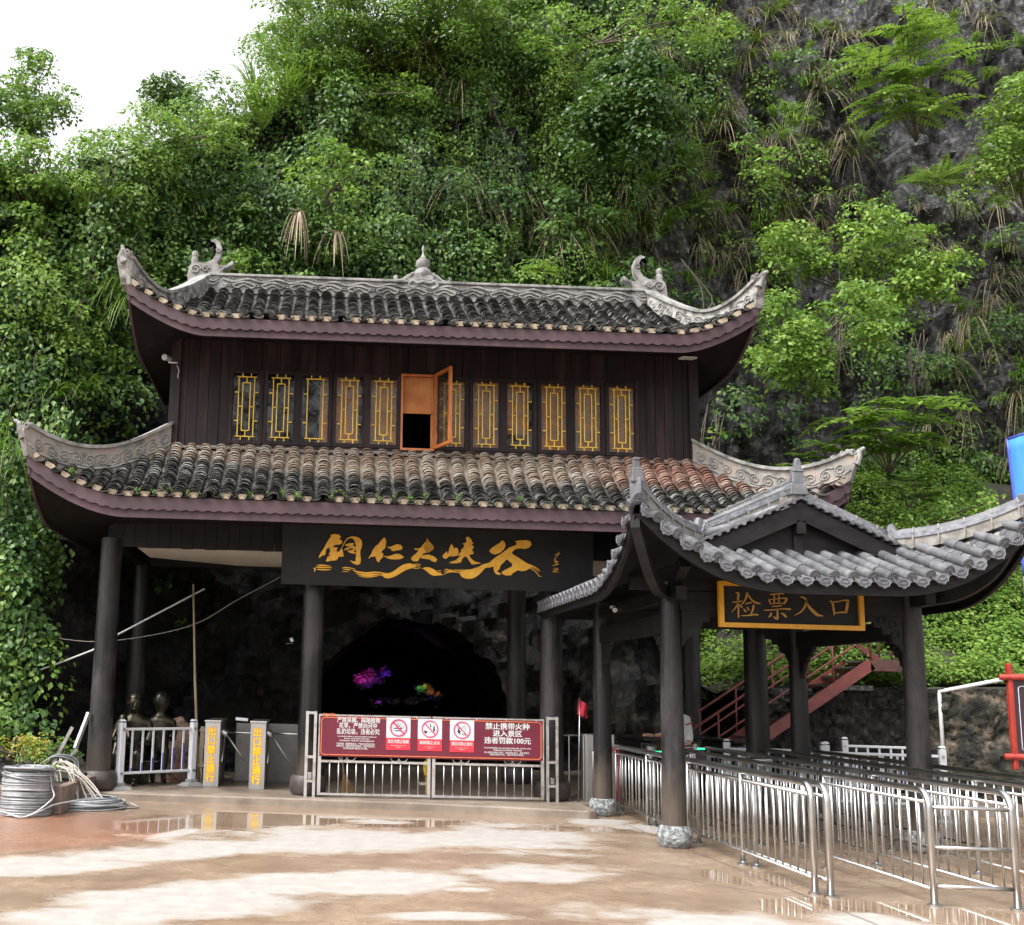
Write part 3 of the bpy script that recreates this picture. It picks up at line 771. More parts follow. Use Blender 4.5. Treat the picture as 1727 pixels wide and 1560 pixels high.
def ramp_tiles(row_pts, rad_, step, mb_top, upvec=(0, 0, 1), jit=0.012, thick=0.012, seg=7, cover=True):
    """one row of overlapping curved tiles down the polyline row_pts (eave first)"""
    pts = [Vector(p) for p in row_pts]
    L = [0]
    for a, b in zip(pts, pts[1:]): L.append(L[-1] + (b - a).length)
    def P_(d):
        for i in range(len(L) - 1):
            if d <= L[i + 1] or i == len(L) - 2:
                f = (d - L[i]) / max(L[i + 1] - L[i], 1e-6)
                return pts[i].lerp(pts[i + 1], f), (pts[i + 1] - pts[i]).normalized()
    n = max(1, int(L[-1] / step))
    for k in range(n):
        d0 = L[-1] * k / n; d1 = min(L[-1] + 0.02, d0 + step * 1.7)
        p0, t = P_(d0); p1, t1 = P_(d1)
        side = t.cross(Vector(upvec)).normalized(); nn = side.cross(t).normalized()
        j = R_.uniform(-jit, jit); r0 = rad_ * R_.uniform(0.94, 1.06); yaw = R_.uniform(-0.1, 0.1) * jit * 40
        lift0 = 0.034 + R_.uniform(0, jit * 0.8)
        vs = []
        for (p, li, r) in ((p0, lift0, r0), (p1, 0.0, r0 * 0.93)):
            for inner in (0, 1):
                for q in range(seg + 1):
                    a = math.pi * (q / seg) * 0.94 + 0.03 * math.pi
                    rr2 = r - inner * thick
                    c = math.cos(a); s_ = math.sin(a)
                    if cover:
                        o = side * (c * rr2 + j) + nn * (s_ * rr2 * 0.82 + li)
                    else:
                        o = side * (c * rr2 + j) - nn * (s_ * rr2 * 0.5 - li - 0.0)
                    vs.append(p + o + t * (c * yaw * rad_))
        m = seg + 1
        fs = []
        for q in range(seg):
            fs.append((q, q + 1, 2 * m + q + 1, 2 * m + q))          # outer skin
            fs.append((q, m + q, m + q + 1, q + 1))                  # lower lip
        fs.append((0, 2 * m, 3 * m, m)); fs.append((seg, m + seg, 3 * m + seg, 2 * m + seg))
        mb_top.add(vs, fs)

def tile_material(name, warm_top=None):
    m = bpy.data.materials.new(name); m.use_nodes = True
    n = m.node_tree.nodes; l = m.node_tree.links; b = n['Principled BSDF']
    g = n.new('ShaderNodeNewGeometry')
    sep = n.new('ShaderNodeSeparateXYZ'); l.new(g.outputs['Position'], sep.inputs[0])
    def noise(sc, det, ro=0.6):
        t = n.new('ShaderNodeTexNoise'); t.inputs['Scale'].default_value = sc; t.inputs['Detail'].default_value = det; t.inputs['Roughness'].default_value = ro
        l.new(g.outputs['Position'], t.inputs['Vector']); return t.outputs['Fac']
    def ramp(f, st):
        r = n.new('ShaderNodeValToRGB'); e = r.color_ramp.elements
        while len(e) < len(st): e.new(0.5)
        for x, (p, c) in zip(e, st): x.position = p; x.color = (*c, 1)
        l.new(f, r.inputs[0]); return r.outputs[0]
    def mix(f, a, c):
        x = n.new('ShaderNodeMixRGB')
        for s_, v in (('Fac', f), ('Color1', a), ('Color2', c)):
            if isinstance(v, tuple): x.inputs[s_].default_value = (*v, 1)
            else: l.new(v, x.inputs[s_])
        return x.outputs[0]
    isl = g.outputs['Random Per Island']
    ad = n.new('ShaderNodeMath'); ad.operation = 'MULTIPLY_ADD'; ad.inputs[1].default_value = 0.45
    l.new(isl, ad.inputs[0]); l.new(noise(7, 6, 0.7), ad.inputs[2])
    dark = ramp(ad.outputs[0], [(0.42, (0.008, 0.008, 0.0075)), (0.66, (0.026, 0.0255, 0.024)), (0.84, (0.085, 0.083, 0.078)), (1.0, (0.26, 0.255, 0.24))])
    col = dark
    if warm_top:
        z0, z1 = warm_top
        clean = ramp(ad.outputs[0], [(0.45, (0.13, 0.095, 0.072)), (0.65, (0.27, 0.195, 0.14)), (0.82, (0.31, 0.265, 0.22)), (1.0, (0.40, 0.36, 0.31))])
        redm = n.new('ShaderNodeMapRange'); redm.inputs['From Min'].default_value = 4.0; redm.inputs['From Max'].default_value = 5.2
        l.new(sep.outputs[0], redm.inputs['Value'])
        clean = mix(redm.outputs[0], clean, ramp(ad.outputs[0], [(0.45, (0.125, 0.060, 0.045)), (0.75, (0.29, 0.155, 0.115)), (1.0, (0.36, 0.28, 0.225))]))
        zz = n.new('ShaderNodeMath'); zz.operation = 'MULTIPLY_ADD'; zz.inputs[1].default_value = 0.55
        l.new(noise(1.6, 5, 0.7), zz.inputs[0]); l.new(sep.outputs[2], zz.inputs[2])
        xl = n.new('ShaderNodeMapRange'); xl.inputs['From Min'].default_value = -3.0; xl.inputs['From Max'].default_value = 0.6; xl.inputs['To Min'].default_value = -0.42; xl.inputs['To Max'].default_value = 0.0
        l.new(sep.outputs[0], xl.inputs['Value'])
        z2 = n.new('ShaderNodeMath'); z2.operation = 'ADD'; l.new(zz.outputs[0], z2.inputs[0]); l.new(xl.outputs[0], z2.inputs[1])
        f = n.new('ShaderNodeMapRange'); f.inputs['From Min'].default_value = z0; f.inputs['From Max'].default_value = z1
        l.new(z2.outputs[0], f.inputs['Value'])
        col = mix(f.outputs[0], dark, clean)
        mo = n.new('ShaderNodeMath'); mo.operation = 'SUBTRACT'; mo.inputs[0].default_value = 1.0; l.new(f.outputs[0], mo.inputs[1])
    moss = ramp(noise(2.2, 6, 0.7), [(0.56, (0, 0, 0)), (0.72, (0.55, 0.55, 0.55))])
    col = mix(moss, col, (0.035, 0.05, 0.018))
    l.new(col, b.inputs['Base Color'])
    b.inputs['Roughness'].default_value = 0.62
    bp = n.new('ShaderNodeBump'); bp.inputs['Strength'].default_value = 0.4; bp.inputs['Distance'].default_value = 0.008
    l.new(noise(45, 4), bp.inputs['Height']); l.new(bp.outputs[0], b.inputs['Normal'])
    return m
MT['tile_dark'] = tile_material('mossy_black_tile')
MT['tile_skirt'] = tile_material('weathered_skirt_tile', (5.20, 5.48))

def eave_line(rf, n=90, inset=0.0, dz=0.0, xa=None, xb=None):
    y = rf.cy - rf.B + inset
    x0 = rf.cx - rf.A + inset if xa is None else xa; x1 = rf.cx + rf.A - inset if xb is None else xb
    return [Vector((x0 + (x1 - x0) * i / n, y, rf.z(x0 + (x1 - x0) * i / n, rf.cy - rf.B) + dz)) for i in range(n + 1)]
def side_line(rf, sgn, n=40, inset=0.0, dz=0.0):
    x = rf.cx + sgn * (rf.A - inset)
    y0 = rf.cy - rf.B + inset; y1 = rf.cy + rf.B - inset
    return [Vector((x, y0 + (y1 - y0) * i / n, rf.z(rf.cx + sgn * rf.A, y0 + (y1 - y0) * i / n) + dz)) for i in range(n + 1)]
def strip(mb, top, bot, off, wavy=None):
    """a board between two polylines, given a thickness along off; wavy = (amplitude, period) on the bottom edge"""
    off = Vector(off)
    n = len(top)
    vs = []
    for i in range(n):
        vs += [top[i], bot[i], bot[i] + off, top[i] + off]
    fs = []
    for i in range(n - 1):
        a = i * 4; b = a + 4
        for k in range(4):
            fs.append((a + k, a + (k + 1) % 4, b + (k + 1) % 4, b + k))
    fs.append((3, 2, 1, 0)); e = (n - 1) * 4; fs.append((e, e + 1, e + 2, e + 3))
    mb.add(vs, fs)

# ---------------------------------------------------------------- the gate hall
YF, YB = 17.1, 20.1                    # front and back column lines
hall = thing('gate_hall', 'two-storey dark timber gate hall with black tiled roofs and upswept eaves under the cliff', 'building', (1.85, 18.6, PZ))
HX0, HX1 = -2.42, 6.14
colx = [-3.32, -0.06, 3.77, 7.08]
def column_(parent, x, y, z0, z1, r0, r1, base_r, base_h, matc, matb, base_prof=None):
    n = 9
    mb = MB()
    prof = []
    for i in range(n):
        t = i / (n - 1); prof.append((r0 + (r1 - r0) * t, z0 + base_h + (z1 - z0 - base_h) * t))
    mb.lathe(prof, (x, y, 0), 22)
    c = mb.build('column', matc, parent, smooth=40)
    k = MB()
    bp = base_prof or [(0.80, 0), (0.96, 0.16), (1.0, 0.55), (0.97, 0.85), (0.88, 1.0)]
    k.lathe([(base_r * a, z0 + base_h * b) for a, b in bp] + [(r0 * 0.9, z0 + base_h)], (x, y, 0), 26)
    k.build('column_base', matb, c, smooth=40)
    return c
for x in colx:
    column_(hall, x, YF, PZ, 4.05, 0.19, 0.165, 0.29, 0.30, MT['lacquer'], MT['stone_drum'])
for x in colx:
    column_(hall, x, YB, PZ, 4.05, 0.19, 0.165, 0.29, 0.30, MT['lacquer'], MT['stone_drum'])

# lintel boards and eave frieze above the columns
lb = MB()
n_pl = 56
for i in range(n_pl):
    x0 = -3.32 + 10.4 * i / n_pl; x1 = -3.32 + 10.4 * (i + 1) / n_pl
    lb.box(((x0 + x1) / 2, YF + R_.uniform(-0.004, 0.004), 4.14), ((x1 - x0) - 0.006, 0.09, 0.44 + R_.uniform(-0.012, 0.012)))
lb.build('lintel', MT['black_wood'], hall)
MB().box((1.88, YF - 0.02, 4.47), (10.9, 0.22, 0.26)).build('frieze_beam', MT['black_wood'], hall)
for sx_ in (-3.32, 7.08):
    MB().box((sx_, 18.6, 4.2), (0.16, 2.9, 0.5)).build('side_beam', MT['black_wood'], hall)
MB().box((1.88, YB + 0.02, 4.2), (10.4, 0.1, 0.5)).build('rear_beam', MT['black_wood'], hall)
# beige ceiling of the open ground floor, its rear edge following the oblique rock
cb = MB()
cb.prism([(-3.02, 17.2), (7.0, 17.2), (7.0, 23.3), (-0.71, 20.55), (-3.02, 19.1)], (0, 0, 4.0), (1, 0, 0), (0, 1, 0), 0.05)
cb.build('ceiling_panel', MT['ceiling'], hall)

# upper storey walls of upright boards
def boards(mb, x0, x1, y, z0, z1, w=0.165, axis='x'):
    n = max(1, round((x1 - x0) / w)); w = (x1 - x0) / n
    for i in range(n):
        c = x0 + (i + 0.5) * w; o = R_.uniform(-0.006, 0.006)
        if axis == 'x': mb.box((c, y + o, (z0 + z1) / 2), (w - 0.008, 0.05, z1 - z0))
        else: mb.box((y + o, c, (z0 + z1) / 2), (0.05, w - 0.008, z1 - z0))
WZ0, WZ1 = 5.5, 7.5
WX0, WX1 = -1.55, 5.24                       # the window band
ww = (WX1 - WX0) / 12
w = MB(); boards(w, HX0, WX0 + 0.02, YF, WZ0, WZ1); w.build('left_wall', MT['wall_wood'], hall)
w = MB(); boards(w, WX1 - 0.02, HX1, YF, WZ0, WZ1); w.build('right_wall', MT['wall_wood'], hall)
w = MB(); boards(w, YF + 0.05, YB, HX0, WZ0, WZ1, axis='y'); w.build('side_wall', MT['wall_wood'], hall)
w = MB(); boards(w, YF + 0.05, YB, HX1, WZ0, WZ1, axis='y'); w.build('side_wall', MT['wall_wood'], hall)
w = MB(); boards(w, HX0, HX1, YB, WZ0, WZ1); w.build('rear_wall', MT['wall_wood'], hall)
w = MB(); boards(w, WX0 - 0.09, WX1 + 0.09, YF + 0.005, 6.93, WZ1, w=0.3); w.build('window_header', MT['wall_wood'], hall)
MB().box(((WX0 + WX1) / 2, YF, 5.58), (WX1 - WX0 + 0.18, 0.09, 0.16)).build('window_sill', MT['wall_wood'], hall)
MB().box((1.86, 18.6, 5.44), (8.4, 2.9, 0.06)).build('upper_floor', MT['black_wood'], hall)
for cx2 in (HX0 - 0.02, HX1 + 0.02):
    MB().box((cx2, YF - 0.01, 6.5), (0.16, 0.14, 2.0)).build('corner_post', MT['wall_wood'], hall)

def glass_mat():
    m = bpy.data.materials.new('dusty_window_glass'); m.use_nodes = True
    n = m.node_tree.nodes; l = m.node_tree.links; b = n['Principled BSDF']; out = n['Material Output']
    g = n.new('ShaderNodeNewGeometry'); t = n.new('ShaderNodeTexNoise'); t.inputs['Scale'].default_value = 5; t.inputs['Detail'].default_value = 8; t.inputs['Roughness'].default_value = 0.7
    l.new(g.outputs['Position'], t.inputs['Vector'])
    b.inputs['Base Color'].default_value = (0.035, 0.038, 0.038, 1); b.inputs['Roughness'].default_value = 0.06
    b.inputs['Specular IOR Level'].default_value = 0.9
    tr = n.new('ShaderNodeBsdfTransparent'); tr.inputs[0].default_value = (0.95, 0.95, 0.93, 1)
    mr = n.new('ShaderNodeMapRange'); mr.inputs['From Min'].default_value = 0.42; mr.inputs['From Max'].default_value = 0.62; mr.inputs['To Min'].default_value = 0.95; mr.inputs['To Max'].default_value = 0.62
    l.new(t.outputs['Fac'], mr.inputs['Value'])
    mix = n.new('ShaderNodeMixShader'); l.new(mr.outputs[0], mix.inputs[0]); l.new(b.outputs[0], mix.inputs[1]); l.new(tr.outputs[0], mix.inputs[2])
    l.new(mix.outputs[0], out.inputs['Surface'])
    bp = n.new('ShaderNodeBump'); bp.inputs['Strength'].default_value = 0.25; bp.inputs['Distance'].default_value = 0.02
    l.new(t.outputs['Fac'], bp.inputs['Height']); l.new(bp.outputs[0], b.inputs['Normal'])
    return m
MT['glass'] = glass_mat()
def blind_mat(name, a, c):
    m = pmat(name, a, c, scale=3, rough=0.8)
    n = m.node_tree.nodes; l = m.node_tree.links
    g = n.new('ShaderNodeNewGeometry'); wv = n.new('ShaderNodeTexWave'); wv.wave_type = 'BANDS'; wv.bands_direction = 'Z'; wv.inputs['Scale'].default_value = 22
    l.new(g.outputs['Position'], wv.inputs['Vector'])
    bp = n.new('ShaderNodeBump'); bp.inputs['Strength'].default_value = 0.6; bp.inputs['Distance'].default_value = 0.01
    l.new(wv.outputs['Fac'], bp.inputs['Height']); l.new(bp.outputs[0], n['Principled BSDF'].inputs['Normal'])
    return m
MT['blind'] = blind_mat('bamboo_blind', (0.50, 0.18, 0.055), (0.70, 0.31, 0.11))
MT['blind_dull'] = blind_mat('faded_bamboo_blind', (0.50, 0.24, 0.13), (0.68, 0.40, 0.23))
WZA, WZB = 5.67, 6.92
def lattice(mb, cx_, hw, z0, z1, y, inner=True, t=0.016, d=0.02):
    zs = z0 + 0.06; ze = z1 - 0.06
    def bar(xa, za, xb, zb):
        mb.box(((xa + xb) / 2, y, (za + zb) / 2), (max(abs(xb - xa), t), d, max(abs(zb - za), t)))
    bar(cx_ - hw, zs, cx_ - hw, ze); bar(cx_ + hw, zs, cx_ + hw, ze)
    bar(cx_ - hw * 1.25, zs, cx_ + hw * 1.25, zs); bar(cx_ - hw * 1.25, ze, cx_ + hw * 1.25, ze)
    for sx2 in (-0.55, 0.55):
        bar(cx_ + hw * sx2, z0, cx_ + hw * sx2, zs); bar(cx_ + hw * sx2, ze, cx_ + hw * sx2, z1)
    for f in (0.26, 0.74):
        z = zs + (ze - zs) * f
        bar(cx_ - hw * 1.5, z, cx_ - hw, z); bar(cx_ + hw, z, cx_ + hw * 1.5, z)
    if inner:
        iw = hw * 0.48; za = zs + 0.10; zb = ze - 0.10
        bar(cx_ - iw, za, cx_ - iw, zb); bar(cx_ + iw, za, cx_ + iw, zb); bar(cx_ - iw, za, cx_ + iw, za); bar(cx_ - iw, zb, cx_ + iw, zb)
        bar(cx_, zs, cx_, za); bar(cx_, zb, cx_, ze)
        zm = (za + zb) / 2
        bar(cx_ - hw, zm, cx_ - iw, zm); bar(cx_ + iw, zm, cx_ + hw, zm)
def frame_mb(cx_, wd_, z0, z1, y, th=0.055, dp=0.06):
    mb = MB()
    mb.box((cx_ - wd_ / 2 + th / 2, y, (z0 + z1) / 2), (th, dp, z1 - z0)); mb.box((cx_ + wd_ / 2 - th / 2, y, (z0 + z1) / 2), (th, dp, z1 - z0))
    mb.box((cx_, y, z0 + th / 2), (wd_ - 2 * th, dp - 0.004, th)); mb.box((cx_, y, z1 - th / 2), (wd_ - 2 * th, dp - 0.004, th))
    return mb
for i in range(12):
    cxw = WX0 + (i + 0.5) * ww
    if i == 5: continue
    f = frame_mb(cxw, ww - 0.012, WZA, WZB, YF - 0.02, th=0.062).build('window', MT['wall_wood'], hall)
    MB().box((cxw, YF - 0.005, (WZA + WZB) / 2), (ww - 0.13, 0.008, WZB - WZA - 0.12)).build('pane', MT['glass'], f)
    lt = MB(); lattice(lt, cxw, 0.128, WZA + 0.062, WZB - 0.062, YF - 0.035, inner=(i != 2)); lt.build('lattice', MT['lattice'], f)
# dividing posts between the pairs of leaves
for i in range(0, 13, 2):
    x = WX0 + i * ww + (0.03 if i == 0 else -0.03 if i == 12 else 0)
    MB().box((x, YF - 0.045, (WZA + WZB) / 2 + 0.01), (0.05, 0.03, WZB - WZA + 0.02)).build('window_post', MT['wall_wood'], hall)
# the opened leaf: varnished orange inside, swung out on its right edge
ox1 = WX0 + 6 * ww
opn = frame_mb(ox1 - ww / 2, ww, WZA - 0.02, WZB + 0.02, YF - 0.03, th=0.035, dp=0.05).build('window_opening_frame', MT['orange_wood'], hall)
lf = frame_mb(-ww / 2, ww - 0.03, WZA, WZB + 0.02, 0.0, th=0.05, dp=0.045)
rotm = Matrix.Translation((ox1 - 0.01, YF - 0.06, 0)) @ Matrix.Rotation(rad(112), 4, 'Z')
lf.v = [tuple(rotm @ Vector(p)) for p in lf.v]
leaf_o = lf.build('open_window_leaf', MT['orange_wood'], hall)
leaf_o['label'] = 'orange varnished window leaf swung open'
pn = MB().box((-ww / 2, 0, (WZA + WZB) / 2), (ww - 0.14, 0.012, WZB - WZA - 0.09)); pn.v = [tuple(rotm @ Vector(p)) for p in pn.v]
pn.build('pane', MT['glass'], leaf_o)
# bamboo blinds hanging behind the panes
for i, (ms, za, xa, xb) in {2: ('blind_dull', WZA, 0.62, 1.0), 3: ('blind_dull', WZA, 0, 0.8), 4: ('blind_dull', WZA, 0, 1), 5: ('blind', 6.30, 0, 1), 6: ('blind_dull', WZA, 0.1, 1), 7: ('blind_dull', WZA, 0, 1), 8: ('blind', 6.0, 0, 0.75), 9: ('blind', WZA, 0, 1), 10: ('blind_dull', WZA, 0, 1), 11: ('blind_dull', WZA, 0, 1)}.items():
    x = WX0 + i * ww
    MB().box((x + ww * (xa + xb) / 2, YF + 0.075, (za + WZB) / 2), (ww * (xb - xa) - 0.02, 0.012, WZB - za)).build('blind', MT[ms], hall)
MB().box((ox1 - 0.03, YF + 0.06, 5.98), (0.06, 0.02, 0.6)).build('blind', MT['blind'], hall)

# ---- roofs
RU = Roof(1.86, 18.6, 4.97, 2.72, 0.98, 2.72, 7.37, 1.46, 0.55, 1.25, 1.6)
RL = Roof(1.83, 18.6, 6.20, 3.0, 1.91, 1.5, 4.48, 1.12, 0.62, 1.5, 1.8)
def roof_rows(rf, spacing, rr_, step, name, matn, ymax, zlim=None, plug_r=0.09, sides=True):
    tl = MB(); pl = []; tr = MB()
    y0 = rf.cy - rf.B
    n = int(2 * rf.A / spacing)
    xs2 = [rf.cx - rf.A + 0.10 + i * (2 * rf.A - 0.2) / n for i in range(n + 1)]
    for i, x in enumerate(xs2):
        dx = rf.A - abs(x - rf.cx)
        run = min(rf.ry, dx * rf.ry / rf.rx) if dx < rf.rx else rf.ry
        run = min(run, ymax - y0)
        if run < 0.12: run = 0.12
        k = max(3, int(run / 0.12))
        pts = [(x + R_.uniform(-0.004, 0.004), y0 + run * j / k, rf.z(x, y0 + run * j / k) + 0.015) for j in range(k + 1)]
        ramp_tiles(pts, rr_, step, tl)
        xm = x + (2 * rf.A - 0.2) / n / 2
        if i < n:
            dxm = rf.A - abs(xm - rf.cx); runm = min(min(rf.ry, dxm * rf.ry / rf.rx), ymax - y0); runm = max(runm, 0.1)
            k = max(3, int(runm / 0.15))
            ramp_tiles([(xm, y0 - 0.05 + (runm + 0.05) * j / k, rf.z(xm, max(y0, y0 - 0.05 + runm * j / k)) + 0.02) for j in range(k + 1)], rr_ * 0.95, step * 1.15, tr, cover=False)
        # mortar plug closing the row
        if R_.random() < 0.9:
            z = rf.z(x, y0) + 0.012
            w1 = plug_r * R_.uniform(0.8, 1.0); w2 = w1 * 0.62; h = plug_r * R_.uniform(0.7, 0.85)
            p_ = [(-w1, h * 0.95), (-w1 * 0.6, h * 1.15), (w1 * 0.6, h * 1.15), (w1, h * 0.95), (w2, 0), (-w2, 0)]
            sl_ = (rf.z(x + 0.02, y0) - rf.z(x - 0.02, y0)) / 0.04
            u = Vector((1, 0, sl_)).normalized()
            pl.append(MB().prism(p_, (x, y0 - 0.012, z), u, Vector((-u.z, 0, u.x)), -0.05))
    # back and side slopes: a plain tiled sheet with rows (seen only from the side)
    if sides:
        for sgn in (-1, 1):
            ns = int(2 * rf.B / (spacing * 1.3))
            for i in range(1, ns):
                y = y0 + 2 * rf.B * i / ns
                dy = rf.B - abs(y - rf.cy); run = min(rf.rx, dy * rf.rx / rf.ry) if dy < rf.ry else rf.rx
                if run < 0.15: continue
                xe = rf.cx + sgn * rf.A
                pts = [(xe - sgn * run * j / 5, y, rf.z(xe - sgn * run * j / 5, y) + 0.015) for j in range(6)]
                ramp_tiles(pts, rr_, step * 2, tl, seg=5)
    return tl, tr, pl
def roof_sheet(rf, dz, inset=0.0, nx=70, ny=34):
    mb = MB()
    Pg = []
    for i in range(nx + 1):
        x = rf.cx - rf.A + inset + (2 * rf.A - 2 * inset) * i / nx
        Pg.append([Vector((x, rf.cy - rf.B + inset + (2 * rf.B - 2 * inset) * j / ny, rf.z(x, rf.cy - rf.B + inset + (2 * rf.B - 2 * inset) * j / ny) + dz)) for j in range(ny + 1)])
    mb.grid(Pg)
    return mb
up_roof = roof_sheet(RU, 0.0, 0.01).build('upper_roof', MT['tile_dark'], hall, smooth=True)
tl, tr, pl = roof_rows(RU, 0.232, 0.086, 0.074, 'upper', 'tile_dark', 18.56)
tl.build('cover_tiles', MT['tile_dark'], up_roof); tr.build('channel_tiles', MT['tile_dark'], up_roof); [m_.build('end_plug', MT['plug'], up_roof) for m_ in pl]
lo_roof = roof_sheet(RL, 0.0, 0.01).build('skirt_roof', MT['tile_skirt'], hall, smooth=True)
tl, tr, pl = roof_rows(RL, 0.242, 0.092, 0.074, 'lower', 'tile_skirt', YF - 0.02, sides=True)
tl.build('cover_tiles', MT['tile_skirt'], lo_roof); tr.build('channel_tiles', MT['tile_skirt'], lo_roof); [m_.build('end_plug', MT['plug'], lo_roof) for m_ in pl]

def eave_boards(rf, name, z_top, z_mid, z_bot, roofo):
    n = 300
    top = eave_line(rf, n, 0.02, z_top); mid = eave_line(rf, n, 0.02, z_mid); bot = eave_line(rf, n, 0.04, z_bot)
    # shallow waves along the upper board's lower edge
    for i, p in enumerate(mid):
        p.z -= 0.034 * abs(math.sin(p.x * math.pi / 0.165))
    up_ = MB(); strip(up_, [p - Vector((0, 0.018, 0)) for p in top], [p - Vector((0, 0.018, 0)) for p in mid], (0, 0.04, 0)); up_.build('wavy_eave_board', MT['fascia'], roofo)
    lo = MB(); strip(lo, [p + Vector((0, 0.022, 0.10)) for p in eave_line(rf, 120, 0.02, z_mid)], [p + Vector((0, 0.0, 0)) for p in eave_line(rf, 120, 0.042, z_bot)], (0, 0.03, 0)); lo.build('eave_board', MT['fascia'], roofo)
    for sgn in (-1, 1):
        sm = MB(); strip(sm, side_line(rf, sgn, 50, 0.02, z_top), side_line(rf, sgn, 50, 0.03, z_bot), (-sgn * 0.04, 0, 0)); sm.build('side_eave_board', MT['fascia'], roofo)
    bm_ = MB(); bl = [Vector((p.x, 2 * rf.cy - p.y, p.z)) for p in eave_line(rf, 60, 0.02, z_top)]
    strip(bm_, bl, [p - Vector((0, 0, z_top - z_bot)) for p in bl], (0, -0.04, 0)); bm_.build('rear_eave_board', MT['fascia'], roofo)
eave_boards(RU, 'upper', 0.005, -0.145, -0.275, up_roof)
eave_boards(RL, 'lower', 0.005, -0.16, -0.30, lo_roof)
# soffits: boarded, from the eave board up to the wall
def soffit(rf, dz, zmaxrise, name, roofo, ix, iy):
    mb = MB(); Pg = []
    nx, ny = 90, 40
    for i in range(nx + 1):
        x = rf.cx - rf.A + 0.05 + (2 * rf.A - 0.1) * i / nx; row = []
        for j in range(ny + 1):
            y = rf.cy - rf.B + 0.05 + (2 * rf.B - 0.1) * j / ny
            dx = rf.A - abs(x - rf.cx); dy = rf.B - abs(y - rf.cy)
            t = min(dx / ix, dy / iy, 1.0)
            k = max(0.0, 1 - max(dx, dy) / rf.w)
            z = rf.z0 + dz + zmaxrise * t + rf.lift * k ** rf.pw
            row.append(Vector((x, y, z)))
        Pg.append(row)
    mb.grid(Pg, flip=True)
    mb.build('soffit', MT['soffit'], roofo, smooth=True)
soffit(RU, -0.25, 0.30, 'upper', up_roof, 0.85, 1.2)
soffit(RL, -0.27, 0.12, 'lower', lo_roof, 1.9, 1.45)

# ---- ridges, hip ridges and ornaments
def wave_relief(mb, p0, p1, zc, y, amp, period, t=0.03, d=0.035, phase=0.0):
    n = int(abs(p1 - p0) / period * 14)
    top = []; bot = []
    for i in range(n + 1):
        x = p0 + (p1 - p0) * i / n
        z = zc + amp * math.sin(2 * math.pi * x / period + phase)
        top.append(Vector((x, y, z + t / 2))); bot.append(Vector((x, y, z - t / 2)))
    strip(mb, top, bot, (0, -d, 0))
rx0, rx1 = RU.cx - 4.0, RU.cx + 4.0
RZ = 8.87      # underside of the ridge wall
ridge = MB().box((RU.cx, 18.6, RZ + 0.07), (rx1 - rx0, 0.20, 0.32)).build('main_ridge', MT['stucco'], hall, bevel=0.01)
MB().box((RU.cx, 18.6, RZ + 0.25), (rx1 - rx0 + 0.02, 0.28, 0.05)).build('ridge_cap', MT['stucco'], ridge, bevel=0.01)
rel = MB()
wave_relief(rel, rx0 + 0.25, rx1 - 0.25, RZ + 0.155, 18.5, 0.03, 0.52)
wave_relief(rel, rx0 + 0.25, rx1 - 0.25, RZ + 0.09, 18.5, 0.035, 0.52, phase=0.9)
wave_relief(rel, rx0 + 0.25, rx1 - 0.25, RZ + 0.04, 18.5, 0.03, 0.26, t=0.02)
for i in range(15):
    x = rx0 + 0.4 + i * 0.5
    for k in range(2):
        c = Vector((x + 0.24 * k, 18.49, RZ + 0.17 - 0.08 * k)); rel.tube([c + Vector((0.05 * math.cos(a) * (1 - a / 9), 0, 0.05 * math.sin(a) * (1 - a / 9))) for a in np.linspace(0, 6.5, 14)], 0.014, 5)
rel.build('cloud_relief', MT['stucco'], ridge)
# gourd finial with scrolled stand
gd = MB()
fx = at(713, 470, 18.6).x; zb = RZ + 0.275
gd.lathe([(0.02, 0.08), (0.10, 0.08), (0.15, 0.13), (0.165, 0.19), (0.14, 0.26), (0.085, 0.295), (0.115, 0.33), (0.132, 0.39), (0.115, 0.45), (0.06, 0.485), (0.065, 0.50), (0.04, 0.53), (0.02, 0.56), (0.017, 0.64), (0.028, 0.68), (0.02, 0.72), (0.004, 0.75)], (fx, 18.6, zb - 0.02), 20)
gfin = gd.build('gourd_finial', MT['stucco'], ridge, smooth=35)
sc = MB()
for sgn in (-1, 1):
    pts = [(0, 0, 0.06), (0.14, 0, 0.09), (0.20, 0, 0.15), (0.15, 0, 0.17), (0.13, 0, 0.13), (0.24, 0, 0.13), (0.34, 0, 0.05), (0.44, 0, 0.02), (0.50, 0, 0.07), (0.47, 0, 0.11)]
    sc.tube(catmull([Vector((fx + sgn * a, 18.6, zb + c)) for a, b, c in pts], 5), [0.04] * 46, 7)
    sc.tube(catmull([Vector((fx + sgn * a, 18.47, zb + c)) for a, b, c in [(0.0, 0, -0.02), (0.1, 0, -0.06), (0.2, 0, -0.02), (0.26, 0, -0.1), (0.16, 0, -0.16)]], 5), 0.03, 6)
sc.box((fx, 18.6, zb + 0.06), (0.36, 0.26, 0.10)); sc.box((fx, 18.6, zb - 0.06), (0.56, 0.24, 0.22))
sc.build('scrolled_stand', MT['stucco'], gfin, smooth=40)
